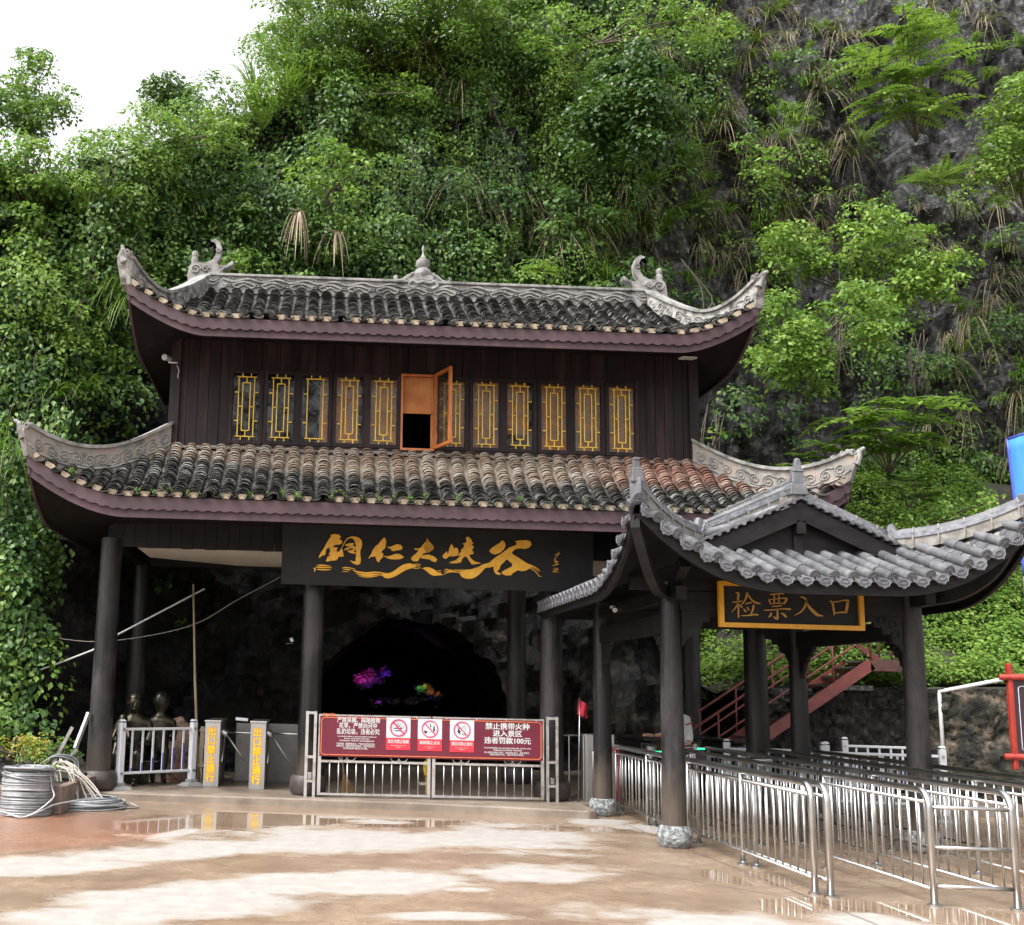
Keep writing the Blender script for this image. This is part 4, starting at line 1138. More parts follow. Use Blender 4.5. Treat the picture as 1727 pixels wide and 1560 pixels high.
# ridge-end beasts
def ridge_beast(sgn):
    x0 = RU.cx + sgn * 4.12
    y = 18.6
    o = MB()
    def poly(pts): return [(sgn * -a * 0.92, b * 0.96) for a, b in pts]
    # (a = distance inwards along the ridge, b = height)
    body = [(-0.26, 0.0), (-0.30, 0.25), (-0.27, 0.42), (-0.20, 0.50), (-0.08, 0.50), (0.06, 0.50), (0.18, 0.56), (0.24, 0.66), (0.26, 0.80), (0.22, 0.90), (0.14, 0.92), (0.10, 0.86), (0.12, 0.80), (0.17, 0.82), (0.18, 0.87), (0.13, 0.95), (0.22, 0.98), (0.31, 0.93), (0.36, 0.80), (0.34, 0.62), (0.27, 0.50), (0.34, 0.44), (0.46, 0.47), (0.56, 0.55), (0.60, 0.53), (0.58, 0.48), (0.44, 0.40), (0.36, 0.30), (0.40, 0.22), (0.42, 0.0)]
    o.prism(poly(body), (x0, y + 0.09, RZ), (1, 0, 0), (0, 0, 1), 0.18) if sgn < 0 else o.prism(poly(body), (x0, y + 0.09, RZ), (1, 0, 0), (0, 0, 1), 0.18)
    def curl(a, b, r, turns=1.4, t=0.018):
        pts = []
        for k in range(22):
            an = k / 21 * turns * 2 * math.pi; rr3 = r * (1 - 0.75 * k / 21)
            pts.append((x0 + sgn * -(a * 0.92 + rr3 * math.cos(an)), y - 0.10, RZ + b + rr3 * math.sin(an)))
        o.tube(pts, t, 5)
    curl(-0.14, 0.34, 0.10); curl(0.06, 0.36, 0.07); curl(0.02, 0.18, 0.09); curl(0.24, 0.22, 0.08); curl(0.30, 0.72, 0.05)
    for q in range(4):
        o.tube(catmull([(x0 - sgn * (0.09 + 0.04 * q), y - 0.10, RZ + 0.08 + 0.06 * q), (x0 - sgn * (0.20 + 0.03 * q), y - 0.11, RZ + 0.06 + 0.07 * q), (x0 - sgn * (0.30 + 0.035 * q), y - 0.10, RZ + 0.13 + 0.09 * q)], 5), 0.016, 5)
    o.lathe([(0.001, -0.02), (0.06, 0.0), (0.07, 0.08), (0.05, 0.13), (0.065, 0.16), (0.06, 0.22), (0.001, 0.26)], (x0 + sgn * 0.16, y, RZ + 0.48), 10)
    o.build('ridge_beast', MT['stucco'], hall, smooth=30, bevel=0.012)
ridge_beast(-1); ridge_beast(1)
def hip_curve(rf, sgn, t0, t1, n=26, dz=0.0):
    out = []
    for i in range(n + 1):
        t = t0 + (t1 - t0) * i / n
        x = rf.cx + sgn * (rf.A - t * rf.rx); y = rf.cy - rf.B + t * rf.ry
        out.append(Vector((x, y, rf.z(x, y) + dz)))
    return out
def swept(mb, pts, w, h0, h1, sidev):
    """a wall-like ridge of width w whose underside/top follow pts + h"""
    s_ = Vector(sidev).normalized()
    vs = []; n = len(pts)
    for i, p in enumerate(pts):
        a = h0[i] if isinstance(h0, list) else h0; b = h1[i] if isinstance(h1, list) else h1
        vs += [p + s_ * (w / 2) + Vector((0, 0, a)), p - s_ * (w / 2) + Vector((0, 0, a)), p - s_ * (w / 2) + Vector((0, 0, b)), p + s_ * (w / 2) + Vector((0, 0, b))]
    fs = []
    for i in range(n - 1):
        a = 4 * i; b = a + 4
        for k in range(4): fs.append((a + k, a + (k + 1) % 4, b + (k + 1) % 4, b + k))
    fs.append((3, 2, 1, 0)); e = 4 * (n - 1); fs.append((e, e + 1, e + 2, e + 3))
    mb.add(vs, fs)
def hip_ridge(rf, sgn, ta, tb, hb, ht, matm, horn, name='hip_ridge', back=False):
    n = 34
    pts = hip_curve(rf, sgn, ta, tb, n)
    # the ridge continues past the corner into a rising horn
    ext = []
    for k in range(1, 9):
        q = k / 8
        ext.append(Vector((pts[0].x + sgn * horn[0] * q ** 0.9, pts[0].y - 0.08 * q, pts[0].z + horn[1] * q ** 1.15)))
    full = ext[::-1] + pts
    m = len(full)
    sv = (rf.rx * 1.0, rf.ry * sgn, 0); sv = (sv[1], sv[0], 0)
    sv = Vector((rf.ry, sgn * rf.rx, 0))
    low = []; top = []
    for i in range(m):
        if i < 8:
            q = (8 - i) / 8
            low.append(-0.05 + 0.10 * q); top.append(ht * (1 - q * 0.75))
        else:
            low.append(-0.06); top.append(hb + (ht - hb) * 1.0)
    mb = MB(); swept(mb, full, 0.17, low, top, sv)
    o = mb.build(name, matm, hall, smooth=35, bevel=0.012)
    cap = MB(); swept(cap, full[4:], 0.25, [t - 0.012 for t in top[4:]], [t + 0.04 for t in top[4:]], sv); cap.build('ridge_cap', MT['stucco'], o, smooth=35)
    # scroll relief on the outer face
    nrm = Vector((sgn * rf.ry * 0 + (-sgn) * 0.0, -1, 0))
    rl = MB()
    fn = Vector((-sv.y, sv.x, 0)).normalized()
    face = sv.normalized() * 0.09
    if face.y > 0: face = -face
    base_l = [full[i] + face + Vector((0, 0, ht * 0.14)) for i in range(9, m)]
    rl.tube(base_l, 0.018, 5)
    k = 10
    while k < m - 2:
        t_ = (full[k + 1] - full[k]).normalized(); c = full[k] + face + Vector((0, 0, ht * 0.48))
        flip = 1 if (k // 3) % 2 else -1; r0 = 0.085
        sp_ = [c + t_ * (r0 * (1 - 0.8 * q / 17) * math.cos(q * 0.55)) + Vector((0, 0, flip * r0 * (1 - 0.8 * q / 17) * math.sin(q * 0.55))) for q in range(18)]
        sp_ = [c - t_ * 0.17 + Vector((0, 0, -flip * 0.06)), c - t_ * 0.03 + Vector((0, 0, -flip * 0.10))] + [c + t_ * (r0 * math.cos(-0.9)) + Vector((0, 0, flip * r0 * math.sin(-0.9)))] + sp_
        rl.tube(sp_, 0.013, 5); k += 3
    rl.build('scroll_relief', MT['stucco'], o, smooth=True)
    # flame crest climbing the horn
    cr = MB()
    crest = []
    for i in range(1, 17):
        crest.append(full[i] + Vector((-sgn * 0.02, 0, top[i])))
    for k, p in enumerate(crest):
        if k % 2: continue
        s_ = 0.11 * (1 - 0.04 * k)
        q = [(0, 0), (s_ * 0.9, 0.03), (s_ * 1.25, s_ * 0.9), (s_ * 0.8, s_ * 0.75), (s_ * 0.55, s_ * 1.25), (s_ * 0.2, s_ * 0.7), (-0.02, s_ * 0.8)]
        cr.prism([(-sgn * a, b) for a, b in q], p + Vector((0, 0.035, -0.03)), (1, 0, 0), (0, 0, 1), 0.07)
        cr.tube([p + Vector((-sgn * (s_ * 0.6 + 0.035 * math.cos(a)), -0.05, s_ * 0.4 + 0.035 * math.sin(a))) for a in np.linspace(0, 6, 10)], 0.011, 5)
    tip = full[0] + Vector((0, 0, (top[0] + low[0]) / 2))
    if sgn < 0 and rf is RU:
        cr.tube(catmull([tip + Vector((0.05, 0, -0.10)), tip + Vector((0, 0, 0.0)), tip + Vector((0.02, 0, 0.10)), tip + Vector((0.0, 0, 0.18))], 5), [0.06] * 3 + [0.055] * 4 + [0.045] * 4 + [0.03] * 4 + [0.012], 8)
    else:
        cr.tube(catmull([tip + Vector((-sgn * 0.05, 0, -0.12)), tip + Vector((0, 0, 0.0)), tip + Vector((sgn * 0.03, 0, 0.10)), tip + Vector((sgn * 0.11, 0, 0.15))], 5), [0.065] * 3 + [0.055] * 4 + [0.045] * 4 + [0.03] * 4 + [0.012], 8)
    cr.build('flame_crest', MT['stucco'], o, smooth=30)
    return o
hip_ridge(RU, -1, 0.0, 0.93, 0.0, 0.36, MT['stucco_dark'], (0.08, 0.30))
hip_ridge(RU, 1, 0.0, 0.93, 0.0, 0.36, MT['stucco_dark'], (0.02, 0.30))
hip_ridge(RL, -1, 0.0, 0.98, 0.0, 0.38, MT['stucco_warm'], (0.08, 0.24))
hip_ridge(RL, 1, 0.0, 0.98, 0.0, 0.38, MT['stucco_warm'], (0.08, 0.24))
for rf in (RU, RL):                                # rear hips, plain
    for sgn in (-1, 1):
        mb = MB(); swept(mb, [Vector((p.x, 2 * rf.cy - p.y, p.z)) for p in hip_curve(rf, sgn, 0, 0.95, 16)], 0.17, -0.05, 0.27, Vector((rf.ry, -sgn * rf.rx, 0))); mb.build('hip_ridge', MT['stucco'], hall, smooth=35)
# lime fillet where the skirt roof meets the wall
fl = MB()
for i in range(36):
    x = HX0 + 0.12 + (HX1 - HX0 - 0.24) * i / 36
    fl.box((x + 0.12, YF - 0.06, 5.585 + R_.uniform(-0.012, 0.012)), (0.245, 0.10 + R_.uniform(-0.02, 0.02), 0.035), rx=rad(25) + R_.uniform(-0.15, 0.15))
fl.build('wall_fillet', MT['stucco_warm'], lo_roof)
# ---------------------------------------------------------------- ticket pavilion
MT['glaze'] = pmat('grey_barrel_tile', (0.062, 0.062, 0.068), (0.125, 0.125, 0.132), scale=4, rough=0.42, rough2=0.7, bump=0.25, bscale=50, island=0.24, bias=(0.38, 0.6), detail=9, c3=(0.090, 0.090, 0.096))
MT['glaze_dark'] = pmat('tile_disc_relief', (0.05, 0.05, 0.06), (0.12, 0.12, 0.135), scale=30, rough=0.6)
MT['mortar'] = pmat('bedding_mortar', (0.13, 0.118, 0.106), (0.25, 0.232, 0.212), scale=10, rough=0.9, bump=0.5, bscale=30)
MT['blue_edge'] = pmat('slate_ridge_band', (0.085, 0.088, 0.105), (0.22, 0.223, 0.245), scale=12, rough=0.6)
pav = thing('ticket_pavilion', 'black ticket-check pavilion with grey barrel-tiled roof over the queue railings', 'pavilion', (5.85, 14.6, 0))
PX0, PX1, PY0, PY1 = 4.34, 7.36, 13.0, 16.2
RP = Roof(5.95, 14.45, 2.36, 2.57, 2.36, 2.57, 3.12, 0.96, 0.86, 1.85, 2.3, back_lift=False, sag=0.0)
def rp_z(x, y):
    dx = RP.A - abs(x - RP.cx); dyf = y - (RP.cy - RP.B); dyb = (RP.cy + RP.B) - y
    z = 3.12 + 0.45 * max(0.0, dx)
    if dyf < 1.12: z = min(z, 3.12 + 0.36 * max(0.0, dyf))
    if dyb < 1.12: z = min(z, 3.12 + 0.36 * max(0.0, dyb))
    if y < RP.cy:
        k = max(0.0, 1 - max(max(dx, dyf), 0) / RP.w); z += RP.lift * k ** RP.pw
    return z
RP.z = rp_z
carved = [(0.78, 0), (0.92, 0.10), (1.0, 0.35), (1.0, 0.62), (0.93, 0.85), (0.80, 1.0)]
for (x, y) in ((PX0, PY0), (PX1, PY0), (PX0, PY1), (PX1, PY1)):
    column_(pav, x, y, 0, 3.16, 0.143, 0.12, 0.205, 0.25, MT['lacquer'], MT['stone_base'], carved)
# leafy band carved round each drum
for c in [o for o in pav.children if o.name.startswith('column')]:
    pass
bm_ = MT['black_wood']
def beam_(p, q, w, h, name='beam'):
    return MB().beam(p, q, w, h).build(name, bm_, pav, bevel=0.006)
for y in (PY0, PY1):
    beam_((PX0, y, 2.93), (PX1, y, 2.93), 0.12, 0.24)
    beam_((PX0 - 0.5, y, 3.13), (PX1 + 0.5, y, 3.13), 0.14, 0.14)
for x in (PX0, PX1):
    beam_((x, PY0, 2.66), (x, PY1, 2.66), 0.12, 0.24)
    beam_((x, PY0 - 0.45, 3.0), (x, PY1 + 0.45, 3.0), 0.13, 0.16)
# carved corner brackets under the beams
brk = [(0, 0), (0.46, 0), (0.44, -0.05), (0.36, -0.07), (0.35, -0.13), (0.26, -0.14), (0.24, -0.22), (0.15, -0.22), (0.13, -0.32), (0.05, -0.36), (0, -0.46)]
def bracket(x, y, z, dx_, dy_):
    mb = MB(); d = Vector((dx_, dy_, 0)); s_ = d.cross(Vector((0, 0, 1)))
    mb.prism(brk, Vector((x, y, z)) - s_ * 0.03, d, (0, 0, 1), 0.06)
    for k, (a, b) in enumerate(((0.12, -0.10), (0.26, -0.05), (0.09, -0.22))):
        mb.tube([Vector((x, y, z)) + d * (a + 0.045 * math.cos(t)) + Vector((0, 0, b + 0.04 * math.sin(t))) - s_ * 0.035 for t in np.linspace(0, 6.3, 10)], 0.012, 5)
    mb.build('bracket', bm_, pav)
for x in (PX0, PX1):
    bracket(x, PY0 + 0.13, 2.54, 0, 1); bracket(x, PY1 - 0.13, 2.54, 0, -1)
bracket(PX0 + 0.13, PY0, 2.81, 1, 0); bracket(PX1 - 0.13, PY0, 2.81, -1, 0)
bracket(PX0 + 0.13, PY1, 2.81, 1, 0); bracket(PX1 - 0.13, PY1, 2.81, -1, 0)
# corner struts rising to the upswept eaves
for sgn, x in ((-1, PX0), (1, PX1)):
    pts = catmull([(x, PY0, 3.10), (x + sgn * 0.30, PY0 - 0.45, 3.12), (x + sgn * 0.55, PY0 - 0.85, 3.36), (x + sgn * 0.74, PY0 - 1.07, 3.80)], 6)
    mb = MB(); swept(mb, pts, 0.12, -0.14, 0.0, Vector((1, sgn, 0))); mb.build('corner_beam', bm_, pav)
    MB().beam((x, PY0 - 0.1, 3.05), (x + sgn * 0.02, PY0 - 0.62, 3.34), 0.12, 0.14).build('eave_strut', bm_, pav)
# roof deck, soffit and eave boards
deck = MB(); deck2 = MB()
Pg = []; Pg2 = []
ny = [RP.cy - RP.B + 0.01 + k * 0.10 for k in range(12)] + [13.0, 13.04] + [13.3 + k * 0.3 for k in range(9)] + [16.16, 16.2] + [16.3 + 0.1 * k for k in range(11)]
for i in range(61):
    x = RP.cx - RP.A + 2 * RP.A * i / 60
    Pg.append([Vector((x, y, rp_z(x, y) - 0.0)) for y in ny])
    Pg2.append([Vector((x, y, rp_z(x, y) - 0.10 if True else 0)) for y in ny])
deck.grid(Pg)
proof = deck.build('roof', MT['mortar'], pav, smooth=20)
deck2.grid(Pg2, flip=True)
deck2.build('soffit', MT['black_wood'], proof, smooth=20)
for nm, ln, off in (('eave_board', eave_line(RP, 80, 0.0, 0.0), (0, 0.05, 0)), ('eave_board', side_line(RP, -1, 60, 0.0, 0.0), (0.05, 0, 0)), ('eave_board', side_line(RP, 1, 60, 0.0, 0.0), (-0.05, 0, 0))):
    mb = MB(); strip(mb, [p + Vector((0, 0, 0.0)) for p in ln], [p - Vector((0, 0, 0.17)) for p in ln], off); mb.build(nm, bm_, proof)
bl = [Vector((p.x, 2 * RP.cy - p.y, rp_z(p.x, 2 * RP.cy - p.y))) for p in eave_line(RP, 30)]
mb = MB(); strip(mb, bl, [p - Vector((0, 0, 0.17)) for p in bl], (0, -0.05, 0)); mb.build('eave_board', bm_, proof)

def barrel_row(pts, r, mbt, mbd, seglen=0.30, disc=True):
    pts = [Vector(p) for p in pts]
    L = [0]
    for a, b in zip(pts, pts[1:]): L.append(L[-1] + (b - a).length)
    def P_(d):
        for i in range(len(L) - 1):
            if d <= L[i + 1] or i == len(L) - 2:
                return pts[i].lerp(pts[i + 1], (d - L[i]) / max(L[i + 1] - L[i], 1e-6))
    n = max(1, round(L[-1] / seglen))
    for k in range(n):
        a = P_(L[-1] * k / n); b = P_(L[-1] * (k + 1) / n + 0.012)
        j = Vector((R_.uniform(-.007, .007), 0, R_.uniform(-.006, .006)))
        mbt.tube([a + j, a.lerp(b, 0.06) + j, a.lerp(b, 0.94) + j, b + j], [r * 1.0, r * 1.03, r * 0.97, r * 0.90], 12)
    if disc:
        t = (pts[0] - pts[1]).normalized(); x = t.cross(Vector((0, 0, 1))).normalized(); y = x.cross(t)
        c = pts[0] + t * 0.004
        mbt.tube([c, c + t * 0.022], [r * 1.16, r * 1.16], 18)
        f = c + t * 0.024
        mbd.tube([f + (x * math.cos(a) + y * math.sin(a)) * r * 0.95 for a in np.linspace(0, 2 * math.pi, 19)], r * 0.10, 5)
        mbd.sphere(f, r * 0.22, seg=6, rings=4)
        for a in np.linspace(0, 2 * math.pi, 8, endpoint=False):
            d = x * math.cos(a) + y * math.sin(a)
            mbd.tube([f + d * r * 0.28, f + d * r * 0.72], [r * 0.14, r * 0.10], 5)
def drip(p, outv, w, mbt, mbd, tilt=0.0):
    o = Vector(outv).normalized(); x = o.cross(Vector((0, 0, 1))).normalized()
    x = (x + Vector((0, 0, tilt)) * (1 if x.x > 0 else -1)).normalized() if tilt else x
    up2 = x.cross(o).normalized()
    if up2.z < 0: up2 = -up2
    q = [(-w, 0.012), (w, 0.012), (w * 0.98, -0.03), (w * 0.72, -0.055), (w * 0.55, -0.085), (w * 0.25, -0.095), (0, -0.115), (-w * 0.25, -0.095), (-w * 0.55, -0.085), (-w * 0.72, -0.055), (-w * 0.98, -0.03)]
    v = (up2 + o * -0.30).normalized()
    mbt.prism(q, Vector(p) + o * 0.02, x, v, 0.016)
    mbd.tube([Vector(p) + o * 0.032 + x * (w * 0.5 * math.cos(a)) + v * (-0.035 + 0.03 * math.sin(a)) for a in np.linspace(0, 6.3, 10)], 0.006, 4)
    mbd.tube([Vector(p) + o * 0.034 + x * a + v * b for a, b in q[1:]], 0.006, 4)
ct = MB(); cd_ = MB(); pan = MB()
SPC = 0.222; RB = 0.058
y0 = RP.cy - RP.B
nrow = int(2 * RP.A / SPC)
fx0 = RP.cx - nrow * SPC / 2
for i in range(nrow + 1):
    x = fx0 + i * SPC
    dx = RP.A - abs(x - RP.cx)
    run = max(0.16, min(dx, 1.10))
    pts = [(x, y0 - 0.03 + (run + 0.03) * k / 6, rp_z(x, y0 + run * k / 6) + 0.045) for k in range(7)]
    barrel_row(pts, RB, ct, cd_)
    if i < nrow:
        xm = x + SPC / 2; dxm = RP.A - abs(xm - RP.cx); runm = max(0.1, min(dxm, 1.1))
        n = max(1, int(runm / 0.16))
        for k in range(n):
            ya = y0 - 0.01 + runm * k / n; yb = min(y0 + runm * (k + 1.2) / n, y0 + 1.11)
            za = rp_z(xm, max(ya, y0)) + 0.03; zb2 = rp_z(xm, yb) + 0.012
            sl_ = (rp_z(xm + 0.05, max(ya, y0)) - rp_z(xm - 0.05, max(ya, y0))) / 0.1
            h = 0.085
            pan.add([(xm - h, ya, za - sl_ * h), (xm, ya, za - 0.022), (xm + h, ya, za + sl_ * h), (xm + h, yb, zb2 + sl_ * h), (xm, yb, zb2 - 0.022), (xm - h, yb, zb2 - sl_ * h),
                     (xm - h, ya, za - sl_ * h - 0.016), (xm, ya, za - 0.038), (xm + h, ya, za + sl_ * h - 0.016)],
                    [(0, 1, 4, 5), (1, 2, 3, 4), (6, 7, 1, 0), (7, 8, 2, 1)])
        sl_ = (rp_z(xm + 0.05, y0) - rp_z(xm - 0.05, y0)) / 0.1
        drip((xm, y0 - 0.03, rp_z(xm, y0) + 0.018), (0, -1, 0), 0.098, pan, cd_, sl_)
# side slopes run from the side eaves to the main ridge
for sgn in (-1, 1):
    xe = RP.cx + sgn * RP.A
    ns = int(2 * RP.B / SPC)
    for i in range(ns + 1):
        y = y0 + 0.08 + i * (2 * RP.B - 0.16) / ns
        dyf = y - y0; dyb = RP.cy + RP.B - y
        run = dyf if dyf < 1.12 else dyb if dyb < 1.12 else 2.16
        run = max(run, 0.14)
        pts = [(xe + sgn * 0.03 - sgn * (run + 0.03) * k / 8, y, rp_z(xe - sgn * run * k / 8, y) + 0.045) for k in range(9)]
        barrel_row(pts, RB, ct, cd_, 0.32)
        if i < ns:
            ym = y + (2 * RP.B - 0.16) / ns / 2
            drip((xe + sgn * 0.03, ym, rp_z(xe, ym) + 0.018), (sgn, 0, 0), 0.098, pan, cd_)
ct.build('barrel_tiles', MT['glaze'], proof, smooth=35); pan.build('pan_tiles', MT['glaze'], proof); cd_.build('disc_relief', MT['glaze_dark'], proof, smooth=35)
# gable: barge boards, wall, king post
GY = 13.02
ax, az_ = RP.cx, 3.12 + 0.45 * RP.A + 0.02
gl, gr = RP.cx - 1.42, RP.cx + 1.36
zf = lambda x: 3.12 + 0.45 * (RP.A - abs(x - RP.cx))
gb = MB()
for sgn, xe in ((-1, RP.cx - 1.32), (1, RP.cx + 1.32)):
    q = [(0, 0.0), (0, -0.23), (xe - ax, zf(xe) - az_ - 0.21), (xe - ax, zf(xe) - az_ + 0.0)]
    gb.prism(q, (ax, GY - 0.14, az_ - 0.02), (1, 0, 0), (0, 0, 1), 0.05)
gb.build('barge_board', bm_, pav)
gw = MB(); gw.prism([(-1.25, 0), (1.25, 0), (1.25, zf(ax - 1.25) - 3.50), (0, az_ - 3.50), (-1.25, zf(ax - 1.25) - 3.50)], (ax, GY - 0.02, 3.47), (1, 0, 0), (0, 0, 1), 0.03); gw.build('gable_wall', bm_, pav)
MB().box((ax, GY - 0.12, az_ - 0.33), (0.11, 0.14, 0.16)).build('ridge_beam', MT['black_wood'], pav)
MB().box((ax, GY - 0.07, az_ - 0.50), (0.12, 0.05, 0.36)).build('king_post', bm_, pav)
vt = MB()
for sgn in (-1, 1):                                # verge tiles stepping down the gable edge
    for k in range(13):
        d = 0.06 + k * 0.105
        x = ax + sgn * d; z = zf(x) + 0.055
        vt.box((x, GY - 0.12, z), (0.118, 0.20, 0.022), ry=sgn * 0.423)
        vt.tube([(x + sgn * 0.045, GY - 0.235, z - 0.03), (x + sgn * 0.045, GY - 0.02, z - 0.03)], 0.03, 8)
vt.build('verge_tiles', MT['glaze'], pav, smooth=35)
# ridges: main, verge, hips, with banded caps
def banded_ridge(pts, sidev, h=0.17, w=0.15, name='ridge', mat=None, capm=None, step=True):
    mb = MB(); swept(mb, pts, w * 0.8, -0.03, h * 0.62, sidev); o = mb.build(name, MT['mortar'], pav, smooth=35)
    c = MB(); swept(c, pts, w, h * 0.60, h * 0.78, sidev); swept(c, pts, w * 0.74, h * 0.78, h, sidev); c.build('ridge_band', MT['blue_edge'], o, smooth=35)
    r = MB(); r.tube([p + Vector((0, 0, h)) for p in pts], w * 0.36, 9); r.build('ridge_cap', MT['glaze'], o, smooth=35)
    j = MB()
    L = 0
    for a, b in zip(pts, pts[1:]):
        L += (b - a).length
        if L > 0.28:
            L = 0; t = (b - a).normalized(); j.tube([b + Vector((0, 0, h)) - t * 0.008, b + Vector((0, 0, h)) + t * 0.008], w * 0.41, 9)
            sv = Vector(sidev).normalized(); j.beam(b + Vector((0, 0, h * 0.3)) - sv * w * 0.52 + Vector((0, 0, 0.0)), b + Vector((0, 0, h * 0.3)) + sv * w * 0.52, 0.02, h * 0.9)
    if j.v: j.build('ridge_joint', MT['mortar'], o)
    return o
ymain = [Vector((ax, GY - 0.10 + k * 0.1, az_ + 0.05)) for k in range(31)]
banded_ridge(ymain, (1, 0, 0), 0.20, 0.18, 'main_ridge')
for sgn in (-1, 1):
    pts = [Vector((ax + sgn * (0.04 + 1.22 * k / 14), GY + 0.12, zf(ax + sgn * (0.04 + 1.22 * k / 14)) + 0.06)) for k in range(15)]
    banded_ridge(pts, (0, 1, 0), 0.17, 0.15, 'verge_ridge')
    n = 22; pts = []
    for k in range(n + 1):
        t = k / n
        d = 0.03 + 1.12 * (1 - t)
        x = RP.cx + sgn * (RP.A - d); y = y0 + d * 1.0
        pts.append(Vector((x, y, rp_z(x, y) + 0.05)))
    banded_ridge(pts, (1, sgn, 0), 0.17, 0.16, 'hip_ridge')
    tip = pts[-1] + Vector((0, 0, 0.02))
    fm = MB()
    swept(fm, [tip + Vector((-sgn * 0.10, 0.12, 0.0)), tip + Vector((-sgn * 0.03, 0.04, 0.0)), tip + Vector((sgn * 0.03, -0.04, 0.03))], 0.15, -0.10, 0.17, (1, sgn, 0))
    fm.box(tip + Vector((0, 0, 0.22)), (0.15, 0.12, 0.14), taper=0.82); fm.box(tip + Vector((0, 0, 0.30)), (0.118, 0.095, 0.04)); fm.box(tip + Vector((sgn * 0.005, 0, 0.36)), (0.095, 0.08, 0.10), taper=0.75); fm.box(tip + Vector((sgn * 0.0, 0, 0.425)), (0.08, 0.075, 0.04))
    fm.build('eave_finial', MT['glaze'], pav, bevel=0.012)
gf = MB(); t = Vector((ax + 0.02, GY - 0.06, az_ + 0.10))
gf.box(t + Vector((0, 0, 0.06)), (0.24, 0.15, 0.14), taper=0.8); gf.box(t + Vector((0.0, 0, 0.20)), (0.165, 0.12, 0.18), taper=0.75); gf.box(t + Vector((0.01, 0, 0.30)), (0.14, 0.11, 0.03)); gf.box(t + Vector((0.012, 0, 0.37)), (0.10, 0.085, 0.12), taper=0.75)
gf.sphere(t + Vector((0.015, 0, 0.43)), 0.042, (1, 0.8, 1))
gf.build('gable_finial', MT['glaze'], pav, bevel=0.012)
MB().beam((ax - 0.16, GY + 0.12, az_ - 0.02), (ax + 0.16, GY + 0.12, az_ - 0.02), 0.2, 0.2).build('ridge_saddle', MT['mortar'], pav)
# ---------------------------------------------------------------- writing
def text_mb(s, size, O, U, V, align='CENTER', bold=0.0, lift=0.004, space=1.0):
    c = bpy.data.curves.new('t', 'FONT'); c.body = s; c.size = size; c.align_x = align; c.align_y = 'CENTER'; c.resolution_u = 2; c.space_character = space
    o = bpy.data.objects.new('t', c); C.objects.link(o)
    dg = bpy.context.evaluated_depsgraph_get(); dg.update()
    me = bpy.data.meshes.new_from_object(o.evaluated_get(dg))
    O = Vector(O); U = Vector(U).normalized(); V = Vector(V).normalized(); N = U.cross(V)
    vs = []; fs = []
    # heavier strokes: the glyph repeated a hair's breadth apart, each layer proud of the last
    for q, (ex, ey) in enumerate([(0, 0)] if bold <= 0 else [(-1, -.6), (1, -.6), (-1, .6), (1, .6), (0, 0)]):
        b0 = len(vs)
        vs += [O + U * (v.co.x + ex * bold) + V * (v.co.y + ey * bold) + N * (lift + 0.0003 * q) for v in me.vertices]
        fs += [tuple(i + b0 for i in p.vertices) for p in me.polygons]
    bpy.data.objects.remove(o); bpy.data.curves.remove(c); bpy.data.meshes.remove(me)
    return vs, fs
def text(mb, *a, **k):
    vs, fs = text_mb(*a, **k); mb.add(vs, fs); return mb
def brush(mb, pts, O, U, V, thick, seg=4):
    """one brush stroke: points (x, y, width) turned into a smooth outline slab"""
    c = catmull([(p[0], p[1], p[2]) for p in pts], seg)
    Lf = []; Rt = []
    for i, p in enumerate(c):
        a = c[max(i - 1, 0)]; b = c[min(i + 1, len(c) - 1)]
        d = Vector((b.x - a.x, b.y - a.y)); d = d.normalized() if d.length > 1e-9 else Vector((1, 0))
        nn = Vector((-d.y, d.x)); h = max(p.z, 0.0) / 2
        Lf.append(Vector((p.x, p.y)) + nn * h); Rt.append(Vector((p.x, p.y)) - nn * h)
    O = Vector(O); U = Vector(U); V = Vector(V); N = U.cross(V).normalized()
    vs = []
    for k in (0, 1):
        for a, b in zip(Lf, Rt):
            vs.append(O + U * a.x + V * a.y + N * thick * k); vs.append(O + U * b.x + V * b.y + N * thick * k)
    n = len(Lf); m = 2 * n; fs = []
    for i in range(n - 1):
        a = 2 * i
        fs.append((m + a, m + a + 1, m + a + 3, m + a + 2))
        fs.append((a, m + a, m + a + 2, a + 2)); fs.append((a + 1, a + 3, m + a + 3, m + a + 1))
    fs.append((0, 1, m + 1, m)); e = 2 * (n - 1); fs.append((e, m + e, m + e + 1, e + 1))
    mb.add(vs, fs)

# ---- great name board over the gate
SY = 16.72
p_tl, p_tr, p_bl, p_br = at(476, 882, SY - 0.10), at(1005, 897, SY - 0.10), at(474, 984, SY), at(991, 1000, SY)
nb = thing('name_board', 'long black board with gold brush calligraphy hung over the gate', 'sign', (1.9, SY, 3.4))
zt, zb2 = (p_tl.z + p_tr.z) / 2, (p_bl.z + p_br.z) / 2
x0, x1 = p_tl.x + 0.01, (p_tr.x + p_br.x) / 2 + 0.02
V = Vector((0, -0.10, zt - zb2)).normalized(); U = Vector((1, 0, 0)); N = U.cross(V)
O = Vector((x0, SY, zb2)); BW = x1 - x0; BH = math.hypot(zt - zb2, 0.10)
b = MB(); b.prism([(0, 0), (BW, 0), (BW, BH), (0, BH)], O - N * 0.05, U, V, 0.05); b.build('board', MT['board'], nb)
r = MB()
for (a0, b0, a1, b1) in ((0, 0, BW, 0.025), (0, BH - 0.025, BW, BH), (0, 0.025, 0.025, BH - 0.025), (BW - 0.025, 0.025, BW, BH - 0.025)):
    r.prism([(a0, b0), (a1, b0), (a1, b1), (a0, b1)], O + N * 0.001, U, V, 0.006)
